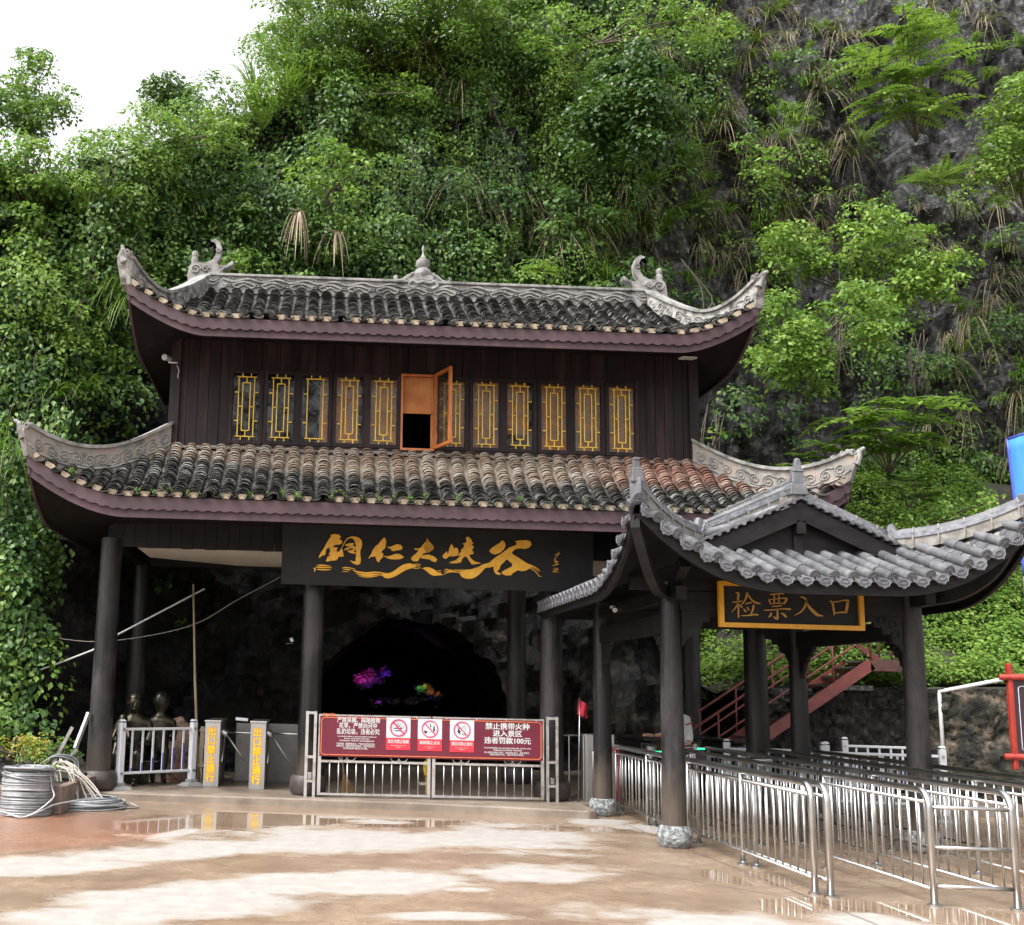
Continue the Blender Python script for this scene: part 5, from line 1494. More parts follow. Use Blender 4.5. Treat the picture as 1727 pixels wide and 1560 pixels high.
for a0 in (BW * 0.27, BW * 0.52, BW * 0.76):
    r.prism([(a0, 0.03), (a0 + 0.004, 0.03), (a0 + 0.004, BH - 0.03), (a0, BH - 0.03)], O, U, V, 0.0012)
r.build('edge_trim', MT['board'], nb)
def bp(u, v):
    """point of the board (board coordinates) behind photo pixel u, v"""
    d = ray(u, v); t = (O - CAM).dot(N) / d.dot(N); q = CAM + d * t - O
    return q.dot(U), q.dot(V)
PXM = BW / 520.0
def S1(pts): return [(*bp(530 + x / 8.635, 890 + y / 8.635), w * PXM / 8.635) for x, y, w in pts]
def S2(pts): return [(*bp(720 + x / 7.196, 890 + y / 7.196), w * PXM / 7.196) for x, y, w in pts]
def poly1(pts): return [bp(530 + x / 8.635, 890 + y / 8.635) for x, y in pts]
def poly2(pts): return [bp(720 + x / 7.196, 890 + y / 7.196) for x, y in pts]
gm = MB(); TH = 0.018
for pl_ in (
    # tong: metal radical
    [(232, 105), (300, 90), (360, 100), (392, 135), (360, 165), (400, 185), (410, 220), (370, 245), (318, 245), (290, 262), (265, 285), (205, 290), (175, 315), (168, 345), (160, 395), (110, 410), (85, 438), (62, 432), (90, 370), (140, 300), (175, 230), (215, 165), (245, 128)],
    [(215, 305), (255, 288), (335, 285), (345, 305), (318, 318), (335, 335), (325, 355), (365, 345), (385, 305), (400, 300), (415, 330), (425, 400), (432, 415), (400, 425), (355, 418), (345, 450), (320, 475), (250, 480), (185, 492), (165, 480), (190, 448), (185, 425), (240, 408), (205, 395), (230, 385), (210, 365), (235, 360), (225, 335), (240, 322)],
    # ren
    [(1020, 140), (1042, 175), (1045, 240), (1030, 300), (985, 340), (978, 362), (1005, 375), (998, 430), (955, 470), (950, 500), (925, 500), (905, 470), (890, 415), (850, 425), (820, 420), (800, 452), (795, 435), (830, 380), (850, 325), (890, 270), (935, 235), (975, 180)],
    [(1055, 278), (1100, 280), (1150, 260), (1200, 240), (1255, 248), (1288, 285), (1270, 318), (1210, 330), (1155, 342), (1118, 332), (1128, 318), (1095, 300)],
    [(1010, 405), (1060, 418), (1120, 405), (1180, 380), (1240, 382), (1295, 415), (1300, 435), (1250, 458), (1180, 462), (1110, 458), (1050, 440)],
    # da
    [(1640, 145), (1665, 190), (1727, 260), (1727, 312), (1640, 360), (1580, 380), (1540, 440), (1505, 490), (1440, 488), (1410, 455), (1420, 425), (1480, 375), (1520, 330), (1470, 322), (1462, 295), (1500, 305), (1550, 290), (1590, 235), (1630, 195)],
): gm.prism(poly1(pl_), O, U, V, TH)
for st in (
    [(400, 300, 4), (420, 255, 10), (450, 200, 12), (485, 160, 16), (540, 140, 22), (600, 160, 60), (640, 200, 95), (650, 260, 88), (640, 330, 62), (640, 400, 62), (640, 460, 75), (635, 505, 70), (600, 510, 45), (560, 500, 24), (525, 476, 3)],
    [(450, 255, 10), (490, 250, 34), (530, 240, 34), (575, 228, 8)], [(575, 232, 14), (530, 275, 30), (490, 300, 34), (435, 322, 10)], [(470, 300, 12), (520, 285, 32), (575, 285, 34), (597, 310, 28)],
    [(597, 312, 18), (560, 335, 30), (520, 340, 20)], [(485, 335, 6), (530, 355, 28), (600, 368, 22)],
    [(1450, 480, 2), (1455, 483, 2)],
    # the river stroke flowing beneath
    [(40, 545, 8), (90, 545, 18), (160, 550, 18), (240, 562, 6)], [(20, 575, 12), (90, 575, 22), (180, 580, 16), (262, 583, 4)], [(40, 605, 10), (110, 610, 18), (200, 612, 14), (240, 606, 4)], [(-10, 590, 16), (15, 605, 20), (0, 640, 10)],
    [(405, 583, 4), (450, 578, 12), (520, 585, 12), (600, 608, 8)], [(415, 602, 6), (470, 606, 14), (530, 615, 12)], [(400, 642, 3), (450, 636, 10), (500, 642, 5)],
    [(560, 620, 5), (640, 645, 22), (760, 662, 26), (880, 650, 24), (1000, 660, 18), (1060, 668, 5)], [(600, 660, 4), (680, 685, 18), (780, 692, 30), (900, 682, 20), (990, 695, 8)], [(640, 700, 3), (740, 718, 12), (850, 712, 14), (930, 702, 5)], [(900, 640, 4), (960, 648, 10), (1040, 665, 8)],
    [(980, 670, 8), (1040, 700, 66), (1120, 690, 74), (1200, 650, 78), (1290, 590, 88), (1370, 560, 82), (1430, 558, 60), (1480, 560, 24)],
    [(1430, 535, 8), (1500, 530, 10), (1548, 535, 4)], [(1440, 556, 8), (1500, 556, 12), (1545, 555, 4)], [(1440, 590, 10), (1500, 590, 10), (1550, 580, 4)], [(1560, 590, 5), (1600, 600, 10), (1640, 610, 30)],
): brush(gm, S1(st), O, U, V, TH)
for pl_ in (
    [(0, 130), (10, 140), (30, 190), (85, 235), (70, 270), (20, 298), (-10, 300), (-40, 250)],                       # da, right shoulder
    [(-60, 335), (20, 325), (80, 345), (122, 380), (120, 405), (95, 418), (60, 405), (30, 385), (-40, 375), (-70, 372)],
    # xia
    [(295, 195), (320, 225), (325, 262), (340, 240), (370, 245), (385, 290), (375, 335), (330, 348), (270, 345), (230, 380), (195, 365), (190, 335), (215, 310), (238, 285), (255, 320), (270, 250)],
    [(470, 120), (500, 108), (535, 140), (548, 175), (565, 185), (540, 208), (565, 225), (565, 250), (540, 262), (558, 280), (540, 300), (568, 290), (560, 320), (510, 330), (535, 375), (580, 410), (660, 432), (600, 440), (545, 445), (515, 405), (490, 365), (462, 345), (430, 375), (412, 420), (360, 432), (300, 432), (268, 425), (300, 408), (350, 395), (385, 360), (420, 335), (375, 340), (395, 310), (420, 285), (410, 265), (440, 250), (455, 210), (428, 192), (455, 188), (482, 165)],
    # gu
    [(915, 155), (945, 180), (952, 220), (930, 265), (890, 300), (830, 325), (790, 315), (755, 285), (775, 255), (830, 215), (880, 185)],
    [(1070, 165), (1110, 155), (1220, 150), (1258, 170), (1268, 205), (1240, 240), (1190, 258), (1130, 250), (1080, 258), (1040, 285), (1030, 315), (1080, 345), (1150, 390), (1220, 435), (1290, 462), (1250, 490), (1200, 520), (1150, 528), (1100, 515), (1060, 540), (1030, 560), (1020, 578), (960, 580), (915, 560), (905, 540), (940, 515), (990, 490), (1030, 470), (1035, 440), (970, 380), (930, 420), (890, 460), (880, 500), (850, 530), (900, 560), (880, 572), (840, 565), (815, 530), (805, 470), (700, 478), (690, 450), (760, 420), (830, 360), (900, 315), (960, 270), (1000, 238), (1060, 218), (1095, 200)],
): gm.prism(poly2(pl_), O, U, V, TH)
for st in (
    [(-40, 490, 20), (20, 510, 60), (80, 545, 72), (130, 560, 40), (190, 572, 6)], [(120, 522, 4), (150, 522, 10), (175, 520, 3)], [(110, 545, 5), (150, 548, 12), (178, 548, 4)],
    [(205, 515, 3), (240, 505, 12), (275, 515, 12), (310, 508, 4)], [(205, 535, 5), (250, 528, 14), (300, 525, 12), (360, 520, 6)], [(195, 570, 3), (260, 540, 12), (330, 535, 12), (390, 545, 10)], [(330, 505, 3), (380, 520, 14), (430, 525, 40)],
    [(390, 510, 10), (450, 555, 100), (540, 560, 110), (620, 520, 84), (680, 480, 50), (760, 440, 12)], [(650, 462, 6), (710, 440, 12), (765, 430, 3)], [(690, 480, 8), (760, 475, 16), (815, 462, 6)],
    [(1240, 462, 10), (1300, 475, 14), (1350, 505, 8), (1375, 525, 2)], [(1250, 490, 10), (1300, 520, 8), (1340, 560, 8), (1365, 590, 6), (1395, 588, 2)], [(1270, 480, 8), (1320, 505, 6), (1360, 540, 2)],
    # small signature column
    [(1550, 330, 3), (1585, 318, 8), (1620, 318, 3)], [(1600, 290, 3), (1595, 320, 8), (1560, 360, 5), (1540, 400, 3)], [(1560, 365, 3), (1555, 410, 8), (1590, 412, 3)], [(1540, 425, 4), (1570, 418, 9), (1598, 410, 3)], [(1525, 462, 4), (1560, 450, 10), (1600, 440, 5)], [(1570, 395, 6), (1575, 430, 8), (1580, 455, 4)],
    [(1535, 490, 4), (1545, 515, 8), (1520, 540, 3)], [(1560, 485, 4), (1570, 510, 9), (1550, 540, 4)], [(1580, 490, 4), (1590, 515, 6)], [(1530, 540, 3), (1565, 535, 6), (1600, 545, 3)],
): brush(gm, S2(st), O, U, V, TH + 0.002)
gm.build('lettering', MT['gold'], nb)

# ---- framed "ticket check entrance" board under the pavilion eave
TY = 12.80
ts = thing('entrance_board', 'charcoal board in yellow frame with four gold characters under the pavilion eave', 'sign', (5.8, TY, 2.6))
q0, q1 = at(1213, 1058, TY), at(1457, 1063, TY)
tx0, tx1, tz0, tz1 = q0.x, q1.x, (q0.z + q1.z) / 2, 3.17
MB().box(((tx0 + tx1) / 2, TY + 0.03, (tz0 + tz1) / 2), (tx1 - tx0 - 0.02, 0.04, tz1 - tz0 - 0.02)).build('board', MT['board'], ts)
fr = MB(); ft = 0.055
fr.box(((tx0 + tx1) / 2, TY, tz0 + ft / 2), (tx1 - tx0, 0.07, ft)); fr.box(((tx0 + tx1) / 2, TY, tz1 - ft / 2), (tx1 - tx0, 0.07, ft))
for x in (tx0 + ft / 2, tx1 - ft / 2): fr.box((x, TY - 0.001, (tz0 + tz1) / 2), (ft, 0.07, tz1 - tz0 - 2 * ft))
fr.build('frame', MT['gold_frame'], ts)
tg = MB()
def tp(u, v):
    d = ray(1210 + u / 6.908, 985 + v / 6.908); p = CAM + d * ((TY + 0.008) / d.y); return p.x - tx0, p.z - tz0
def ST(pts): return [(*tp(x, y), w * 0.00105) for x, y, w in pts]
for st in (
    [(170, 214, 8), (215, 208, 13), (280, 200, 16)], [(212, 100, 10), (240, 112, 24), (236, 180, 18), (240, 260, 18), (243, 392, 16)], [(238, 215, 12), (212, 270, 14), (160, 330, 3)], [(238, 222, 6), (262, 250, 16), (285, 272, 20)],
    [(345, 98, 26), (335, 150, 22), (300, 215, 14), (268, 248, 4)], [(345, 115, 14), (390, 175, 16), (440, 215, 24), (505, 230, 5)], [(322, 232, 10), (355, 222, 14), (392, 215, 14)], [(300, 285, 6), (315, 305, 18), (330, 328, 14)], [(340, 265, 6), (352, 285, 18), (365, 308, 14)], [(418, 245, 20), (408, 300, 22), (385, 355, 14)], [(278, 368, 10), (350, 366, 14), (440, 355, 18), (472, 364, 14)],
    [(610, 122, 14), (680, 116, 14), (770, 112, 16)], [(598, 180, 14), (606, 205, 16), (615, 232, 12)], [(590, 182, 10), (690, 172, 12), (785, 165, 16), (800, 182, 22), (770, 235, 16)], [(612, 230, 10), (700, 224, 12), (775, 222, 14)], [(660, 130, 14), (658, 180, 14), (660, 228, 12)], [(712, 128, 14), (714, 180, 14), (710, 225, 12)],
    [(632, 262, 10), (690, 258, 13), (745, 250, 15)], [(540, 305, 12), (640, 302, 14), (760, 288, 14), (850, 295, 24)], [(696, 302, 14), (697, 350, 18), (692, 405, 26), (665, 390, 18), (648, 378, 4)], [(622, 335, 18), (615, 365, 22), (592, 386, 14)], [(738, 335, 10), (775, 360, 24), (798, 388, 22)],
    [(965, 150, 10), (1005, 160, 16), (1035, 200, 26)], [(1032, 200, 22), (1010, 270, 22), (960, 330, 16), (888, 368, 3)], [(1015, 175, 10), (1060, 260, 24), (1120, 325, 36), (1165, 360, 30), (1228, 372, 4)],
    [(1308, 200, 14), (1335, 215, 22), (1350, 290, 22), (1358, 365, 14)], [(1330, 212, 10), (1400, 205, 14), (1475, 188, 14), (1525, 205, 42)], [(1515, 205, 30), (1505, 270, 34), (1490, 330, 26)], [(1352, 340, 12), (1430, 330, 16), (1510, 330, 22)],
): brush(tg, ST(st), (tx0, TY + 0.008, tz0), (1, 0, 0), (0, 0, 1), 0.012)
tg.build('lettering', MT['gold_dull'], ts)
MB().box((tx0 - 0.06, TY + 0.25, 3.03), (0.18, 0.10, 0.10), ry=0.2).build('speaker_cone', MT['red_paint'], None)
tag(bpy.data.objects['speaker_cone'], 'small red loudspeaker tucked up beside the yellow framed entrance board', 'loudspeaker')

# ---- gate with the maroon banner
GYY = 16.75
gate = thing('double_gate', 'stainless steel double gate with upright bars closed across the entrance', 'gate', (1.8, GYY, PZ))
def bars(mb, p, q, w): mb.beam(p, q, w, w)
gx0, gx1, gz0, gz1 = 0.08, 3.57, PZ + 0.03, 1.37
gm_ = (gx0 + gx1) / 2
for side, (xa, xb) in enumerate(((gx0, gm_ - 0.012), (gm_ + 0.012, gx1))):
    lf_ = MB()
    for x in (xa + 0.025, xb - 0.025): lf_.beam((x, GYY, gz0), (x, GYY, gz1), 0.05, 0.05, (0, 1, 0))
    for z in (gz0 + 0.02, 0.66, gz1 - 0.02): lf_.beam((xa + 0.05, GYY, z), (xb - 0.05, GYY, z), 0.035, 0.035)
    leafp = lf_.build('gate_leaf', MT['steel_worn'], gate)
    nbar = 11
    for k in range(1, nbar + 1):
        x = xa + 0.05 + (xb - xa - 0.1) * k / (nbar + 1)
        MB().tube([(x, GYY, gz0 + 0.02), (x, GYY, 0.66)], 0.012, 8).build('bar', MT['steel'], leafp, smooth=True)
    for k in range(2):
        sc2 = MB()
        x = xa + (xb - xa) * (0.26 + 0.46 * k)
        for dx in (-0.06, 0.06):
            sc2.tube([(x + dx + 0.07 * math.cos(a), GYY, 0.735 - 0.06 * math.sin(a)) for a in np.linspace(0.0, math.pi, 9)], 0.009, 6)
        sc2.build('scroll', MT['steel'], leafp, smooth=True)
for (xa, xb, nm) in ((-0.12, 0.05, 'gate_post'), (3.60, 3.79, 'gate_post')):
    gp_ = MB()
    for x in (xa + 0.022, xb - 0.022): gp_.beam((x, GYY - 0.02, PZ), (x, GYY - 0.02, 1.41), 0.044, 0.044, (0, 1, 0))
    for z in (0.36, 0.72, 1.385): gp_.beam((xa + 0.044, GYY - 0.02, z), (xb - 0.044, GYY - 0.02, z), 0.04, 0.04)
    o = gp_.build(nm, MT['steel_worn'], gate)
    MB().box(((xa + xb) / 2, GYY - 0.045, 0.44), (0.06, 0.03, 0.10)).build('latch', MT['steel'], o, bevel=0.008)
BY = GYY - 0.045
ban = thing('warning_banner', 'maroon warning banner with white Chinese text and three prohibition panels on the gate', 'banner', (1.8, BY, 0.7))
bx0, bx1, bz0, bz1 = 0.10, 3.545, 0.735, 1.345
bpan = MB().box(((bx0 + bx1) / 2, BY + 0.008, (bz0 + bz1) / 2), (bx1 - bx0, 0.012, bz1 - bz0)).build('cloth', MT['maroon'], ban)
UU, VV2 = (1, 0, 0), (0, 0, 1)
def rrect(a0, b0, a1, b1, r, n=5):
    out = []
    for cx3, cz3, s0 in ((a1 - r, b0 + r, -90), (a1 - r, b1 - r, 0), (a0 + r, b1 - r, 90), (a0 + r, b0 + r, 180)):
        for k in range(n + 1):
            an = rad(s0 + 90 * k / n); out.append((cx3 + r * math.cos(an), cz3 + r * math.sin(an)))
    return out
def outline(mb, pts, t, y):
    mb.tube([(a, y, b2) for a, b2 in pts + [pts[0]]], t, 4, caps=False)
bo = MB(); outline(bo, rrect(bx0 + 0.025, bz0 + 0.025, bx1 - 0.025, bz1 - 0.025, 0.05), 0.006, BY); bo.build('border', MT['orange_ink'], ban)
wt = MB(); ot = MB()
def bX(u, v): p = at(u, v, BY); return p.x, p.z
def line_(mb, s, u, v, hpx, bold=0.0, wpx=None, lift=0.003):
    x, z = bX(u, v); size = hpx * BY / FPX
    vs, fs = text_mb(s, size, (x, BY, z), UU, VV2, bold=bold, lift=lift)
    if wpx:
        xs_ = [p.x for p in vs]; k = wpx * BY / FPX / max(max(xs_) - min(xs_), 1e-6)
        vs = [Vector((x + (p.x - x) * k, p.y, p.z)) for p in vs]
    mb.add(vs, fs)
line_(wt, '严禁采摘、踩踏植物', 605, 1215, 10.0, 0.0016, 71); line_(wt, '花草，严禁向河中', 604, 1224.5, 9.6, 0.0016, 63); line_(wt, '乱扔垃圾，违者必究', 604, 1234.5, 10.0, 0.0016, 71)
line_(wt, 'It is strictly forbidden to pick and trample on plants and', 602, 1242.3, 3.2, 0.0007, 64); line_(wt, 'flowers, and to litter in the river.', 602, 1245.8, 3.2, 0.0007, 42); line_(wt, 'Violators will be investigated.', 602, 1249.3, 3.2, 0.0007, 58)
line_(wt, '严禁采摘、踩踏植物花草，严禁向河中乱扔垃圾，', 601, 1255, 3.6, 0.0004, 64); line_(wt, '违者必究。请爱护景区花草树木，保持河道清洁，', 601, 1258.6, 3.6, 0.0004, 64); line_(wt, '共同维护景区环境。', 601, 1262.5, 3.4, 0.0004, 42)
line_(wt, '禁止携带火种', 856, 1226, 11.5, 0.0028, 74); line_(wt, '进入景区', 856, 1238, 11.0, 0.0028, 49); line_(wt, '违者罚款100元', 856, 1250, 11.5, 0.0028, 78)
line_(wt, 'It is forbidden to carry fire into the scenic area', 856, 1261.8, 3.4, 0.0009, 78); line_(wt, 'Violators are fined 100 yuan', 856, 1265.4, 3.4, 0.0009, 48)
line_(wt, '禁止携带火种进入景区，违者罚款100元，请自觉遵守。', 856, 1269.8, 3.4, 0.0004, 76); line_(wt, '违者罚款100元，请自觉配合检查。', 856, 1273.2, 3.4, 0.0004, 58)
line_(ot, '銅仁大峡谷', 555, 1205.5, 5.0, 0.0014, 20)
wt.build('lettering', MT['white_ink'], ban); ot.build('crest_lettering', MT['orange_ink'], ban)
def panel(u, v0, vm, v1, cap, kind, name):
    xa, _ = bX(u - 20.3, v0); xb, _ = bX(u + 20.3, v0); z1_ = bX(u, v0)[1]; zm = bX(u, vm)[1]; z0_ = bX(u, v1)[1]
    pc = MB().box(((xa + xb) / 2, BY - 0.003, (zm + z1_) / 2), (xb - xa, 0.006, z1_ - zm)).build('prohibition_panel', MT['panel_white'], ban)
    MB().box(((xa + xb) / 2, BY - 0.003, (z0_ + zm) / 2), (xb - xa, 0.006, zm - z0_ - 0.001)).build('caption_strip', MT['red_ink'], pc)
    cxp = (xa + xb) / 2; czp = (zm + z1_) / 2; r = (z1_ - zm) * 0.40; y = BY - 0.0075
    k = MB()
    def rod(a, b2, t): k.beam((cxp + a[0] * r, y, czp + a[1] * r), (cxp + b2[0] * r, y, czp + b2[1] * r), 0.002, t * r, (-(b2[1] - a[1]), 0, b2[0] - a[0]) if False else (0, 0, 1)) if abs(a[1] - b2[1]) < 1e-6 else k.tube([(cxp + a[0] * r, y, czp + a[1] * r), (cxp + b2[0] * r, y, czp + b2[1] * r)], t * r / 2, 5)
    def pol(pts): k.prism([(a * r, b2 * r) for a, b2 in pts], (cxp, y + 0.001, czp), UU, VV2, 0.002)
    if kind == 0:
        pol([(-0.62, -0.12), (0.5, -0.12), (0.5, 0.0), (-0.62, 0.0)]); pol([(-0.62, -0.40), (-0.5, -0.40), (-0.5, -0.30), (-0.62, -0.30)]); pol([(-0.42, -0.42), (0.2, -0.42), (0.2, -0.30), (-0.42, -0.30)])
        for (aa, bb) in ((0.02, 0.55), (0.30, 0.42)):
            k.tube([(cxp + (aa + 0.16 * math.cos(t)) * r, y, czp + (bb + 0.13 * math.sin(t) - 0.04 * t) * r) for t in np.linspace(1.2, 6.0, 10)], 0.03 * r, 4)
        k.tube([(cxp + 0.62 * r, y, czp + 0.35 * r), (cxp + 0.68 * r, y, czp + 0.1 * r), (cxp + 0.6 * r, y, czp - 0.05 * r)], 0.025 * r, 4)
    elif kind == 1:
        for (tx, tz, s_) in ((0.08, 0.30, 0.55), (0.52, -0.22, 1.0)):
            pol([(tx - 0.16 * s_, tz), (tx + 0.16 * s_, tz), (tx + 0.08 * s_, tz + 0.3 * s_), (tx + 0.12 * s_, tz + 0.3 * s_), (tx, tz + 0.75 * s_), (tx - 0.12 * s_, tz + 0.3 * s_), (tx - 0.08 * s_, tz + 0.3 * s_)]); pol([(tx - 0.03, tz - 0.18 * s_), (tx + 0.03, tz - 0.18 * s_), (tx + 0.03, tz), (tx - 0.03, tz)])
        pol([(-0.8, -0.18), (-0.55, -0.22), (-0.3, -0.30), (-0.28, -0.40), (-0.42, -0.42), (-0.40, -0.55), (-0.55, -0.60), (-0.68, -0.45), (-0.74, -0.3)]); pol([(-0.02, -0.52), (0.08, -0.45), (0.12, -0.36), (0.0, -0.42), (-0.08, -0.4)])
    else:
        k.sphere((cxp - 0.42 * r, y, czp + 0.22 * r), 0.08 * r, (1, 0.05, 1), 10, 6)
        pol([(-0.52, 0.10), (-0.32, 0.10), (-0.28, -0.12), (-0.12, -0.05), (-0.10, -0.12), (-0.28, -0.25), (-0.22, -0.32), (-0.18, -0.52), (-0.28, -0.52), (-0.34, -0.36), (-0.52, -0.40), (-0.56, -0.1)])
        k.tube([(cxp - 0.1 * r, y, czp + 0.18 * r), (cxp + 0.35 * r, y, czp + 0.62 * r), (cxp + 0.40 * r, y, czp - 0.05 * r)], 0.022 * r, 4)
        for zz in (-0.48, -0.58): k.tube([(cxp + (a) * r, y, czp + (zz + 0.03 * math.sin(a * 14)) * r) for a in np.linspace(-0.05, 0.5, 9)], 0.02 * r, 4)
    k.build('symbol', MT['black_ink'], pc)
    c = MB(); c.tube([(cxp + r * math.cos(a), y - 0.001, czp + r * math.sin(a)) for a in np.linspace(0, 2 * math.pi, 41)], r * (0.075 if kind else 0.10), 5, caps=False)
    c.tube([(cxp + r * -0.70, y - 0.001, czp + r * 0.70), (cxp + r * 0.70, y - 0.001, czp - r * 0.70)], r * (0.07 if kind else 0.10), 5)
    c.build('ring_and_bar', MT['pink_ink'], pc)
    t = MB(); zt2 = z0_ + (zm - z0_) * 0.68
    vs, fs = text_mb(cap, 0.062, (cxp, BY - 0.006, zt2), UU, VV2, bold=0.0012, lift=0.003)
    xs_ = [p.x for p in vs]; kk = (xb - xa) * 0.86 / (max(xs_) - min(xs_)); vs = [Vector((cxp + (p.x - cxp) * min(kk, 1.2), p.y, p.z)) for p in vs]; t.add(vs, fs)
    for q, (s_, z) in enumerate((({0: 'No smoking in the scenic area', 1: 'No fire in the forest', 2: 'No fishing in the scenic area'}[kind], 0.36), ('请自觉遵守', 0.22))):
        text(t, s_, 0.019 if q == 0 else 0.014, (cxp, BY - 0.006, z0_ + (zm - z0_) * z), UU, VV2, lift=0.003)
    t.build('caption', MT['white_ink'], pc)
panel(672.3, 1210.5, 1244.5, 1264.7, '景区内禁止吸烟', 0, 'a')
panel(725.3, 1212.5, 1246.5, 1266.5, '森林禁止点火', 1, 'b')
panel(779.3, 1214.3, 1248.7, 1268.5, '景区内禁止垂钓', 2, 'c')
ey = MB()
for i in range(8):
    x = bx0 + 0.1 + (bx1 - bx0 - 0.2) * i / 7
    ey.tube([(x, BY - 0.004, bz1 - 0.008), (x, BY + 0.03, bz1 + 0.01)], 0.006, 5)
ey.build('cable_tie', MT['white_paint'], ban)
# ---------------------------------------------------------------- stainless queue railings
def railing(X, yn, yf, posts, label, near='bend', x_far=None, pitch=0.165):
    t = thing('queue_railing', label, 'railing', (X, yn, 0), 'stainless queue railings under the pavilion')
    xf = X if x_far is None else x_far
    fx_ = lambda y: X + (xf - X) * (y - yn) / (yf - yn)
    ZT, ZM, ZB = 0.985, 0.885, 0.14
    top = [Vector((fx_(yf), yf, ZT)), Vector((fx_(yn + 0.14), yn + 0.14, ZT))]
    if near == 'bend':
        top += [Vector((X, yn + 0.14 - 0.14 * math.sin(a), ZT - 0.14 + 0.14 * math.cos(a))) for a in np.linspace(0.2, math.pi / 2, 7)]
        top += [Vector((X, yn, 0.012))]
    mb = MB(); mb.tube(top, 0.031, 12); mb.build('top_rail', MT['steel'], t, smooth=True)
    if near == 'bend':
        MB().lathe([(0.062, 0), (0.062, 0.012), (0.04, 0.02)], (X, yn, 0.001), 16).build('post_flange', MT['steel'], t, smooth=40)
    for z, r, nm in ((ZM, 0.0155, 'mid_rail'), (ZB, 0.0155, 'bottom_rail')):
        MB().tube([(fx_(yf), yf, z), (fx_(yn), yn, z)], r, 8).build(nm, MT['steel'], t, smooth=True)
    for y in posts:
        p = MB().tube([(fx_(y), y, 0.0), (fx_(y), y, ZT)], 0.025, 12).build('post', MT['steel'], t, smooth=True)
        MB().lathe([(0.06, 0), (0.06, 0.012), (0.04, 0.02), (0.026, 0.035)], (fx_(y), y, 0.001), 16).build('post_flange', MT['steel'], p, smooth=40)
    pro = MB().tube([(0, 0, ZB), (0, 0, ZM)], 0.0105, 7)
    me = None
    n = int((yf - yn) / pitch)
    n = min(n, 98)
    for k in range(1, n):
        y = yn + (yf - yn) * k / n
        if min(abs(y - q) for q in list(posts) + [99]) < 0.04: continue
        if me is None:
            o = pro.build('baluster', MT['steel'], None, smooth=True); me = o.data
        else:
            o = bpy.data.objects.new('baluster', me); C.objects.link(o)
        o.location = (fx_(y), y, 0)
        adopt(o, t)
    return t
pp = [11.74, 13.41, 15.07, 16.6]
railing(4.655, 10.07, 16.75, pp, 'outermost stainless queue railing, passing just behind the carved stone column bases')
railing(4.735, 9.93, 16.75, [11.58, 13.3, 15.0, 16.6], 'stainless queue railing with its end post set close against the outermost railing', pitch=0.33)
r2 = railing(5.50, 9.60, 16.9, [11.58, 13.3, 15.0, 16.7], 'stainless queue railing forming the left side of the closed end with three crossbars')
r3 = railing(6.17, 9.48, 16.9, [11.85, 13.6, 15.3, 16.8], 'stainless queue railing forming the right side of the closed end with three crossbars')
mbx = MB()
for z in (0.845, 0.50, 0.17): mbx.tube([(5.50, 9.60, z), (6.17, 9.48, z)], 0.019, 10)
mbx.build('crossbar', MT['steel'], r2, smooth=True)
railing(7.02, 9.2, 17.0, [11.39, 13.1, 14.8, 16.6], 'stainless queue railing beyond the one with the crossbars, running off the right edge')
railing(7.75, 9.2, 17.0, [11.6, 13.4, 15.2, 16.9], 'farthest stainless queue railing, nearest the stone retaining wall')
hd = thing('hinged_barrier', 'horizontal stainless barrier arm closing one lane between the queue railings', 'barrier', (5.5, 14.6, 0))
MB().tube([(5.53, 14.55, 0.955), (6.12, 14.3, 0.955)], 0.024, 10).build('arm', MT['steel'], hd, smooth=True)
MB().tube([(5.53, 14.55, 0.0), (5.53, 14.55, 0.97)], 0.022, 10).build('post', MT['steel'], hd, smooth=True)
lp = thing('placard', 'small aubergine placard with white characters hung on a queue railing', 'sign', (5.3, 15.35, 0.8))
q = at(1147, 1271, 15.35); q2 = at(1197, 1291, 15.35)
MB().box(((q.x + q2.x) / 2, 15.35, (q.z + q2.z) / 2), (q2.x - q.x, 0.012, q.z - q2.z)).build('board', MT['purple_black'], lp)
tx = MB(); text(tx, '火机', 0.115, at(1161, 1278, 15.34), (1, 0, 0), (0, 0, 1), bold=0.002); tx.build('lettering', MT['white_ink'], lp)
MB().tube([(q.x + 0.02, 15.36, q.z), (q.x + 0.02, 15.36, q.z + 0.09), (q2.x - 0.02, 15.36, q.z + 0.09), (q2.x - 0.02, 15.36, q.z)], 0.006, 5).build('hanger', MT['steel'], lp)

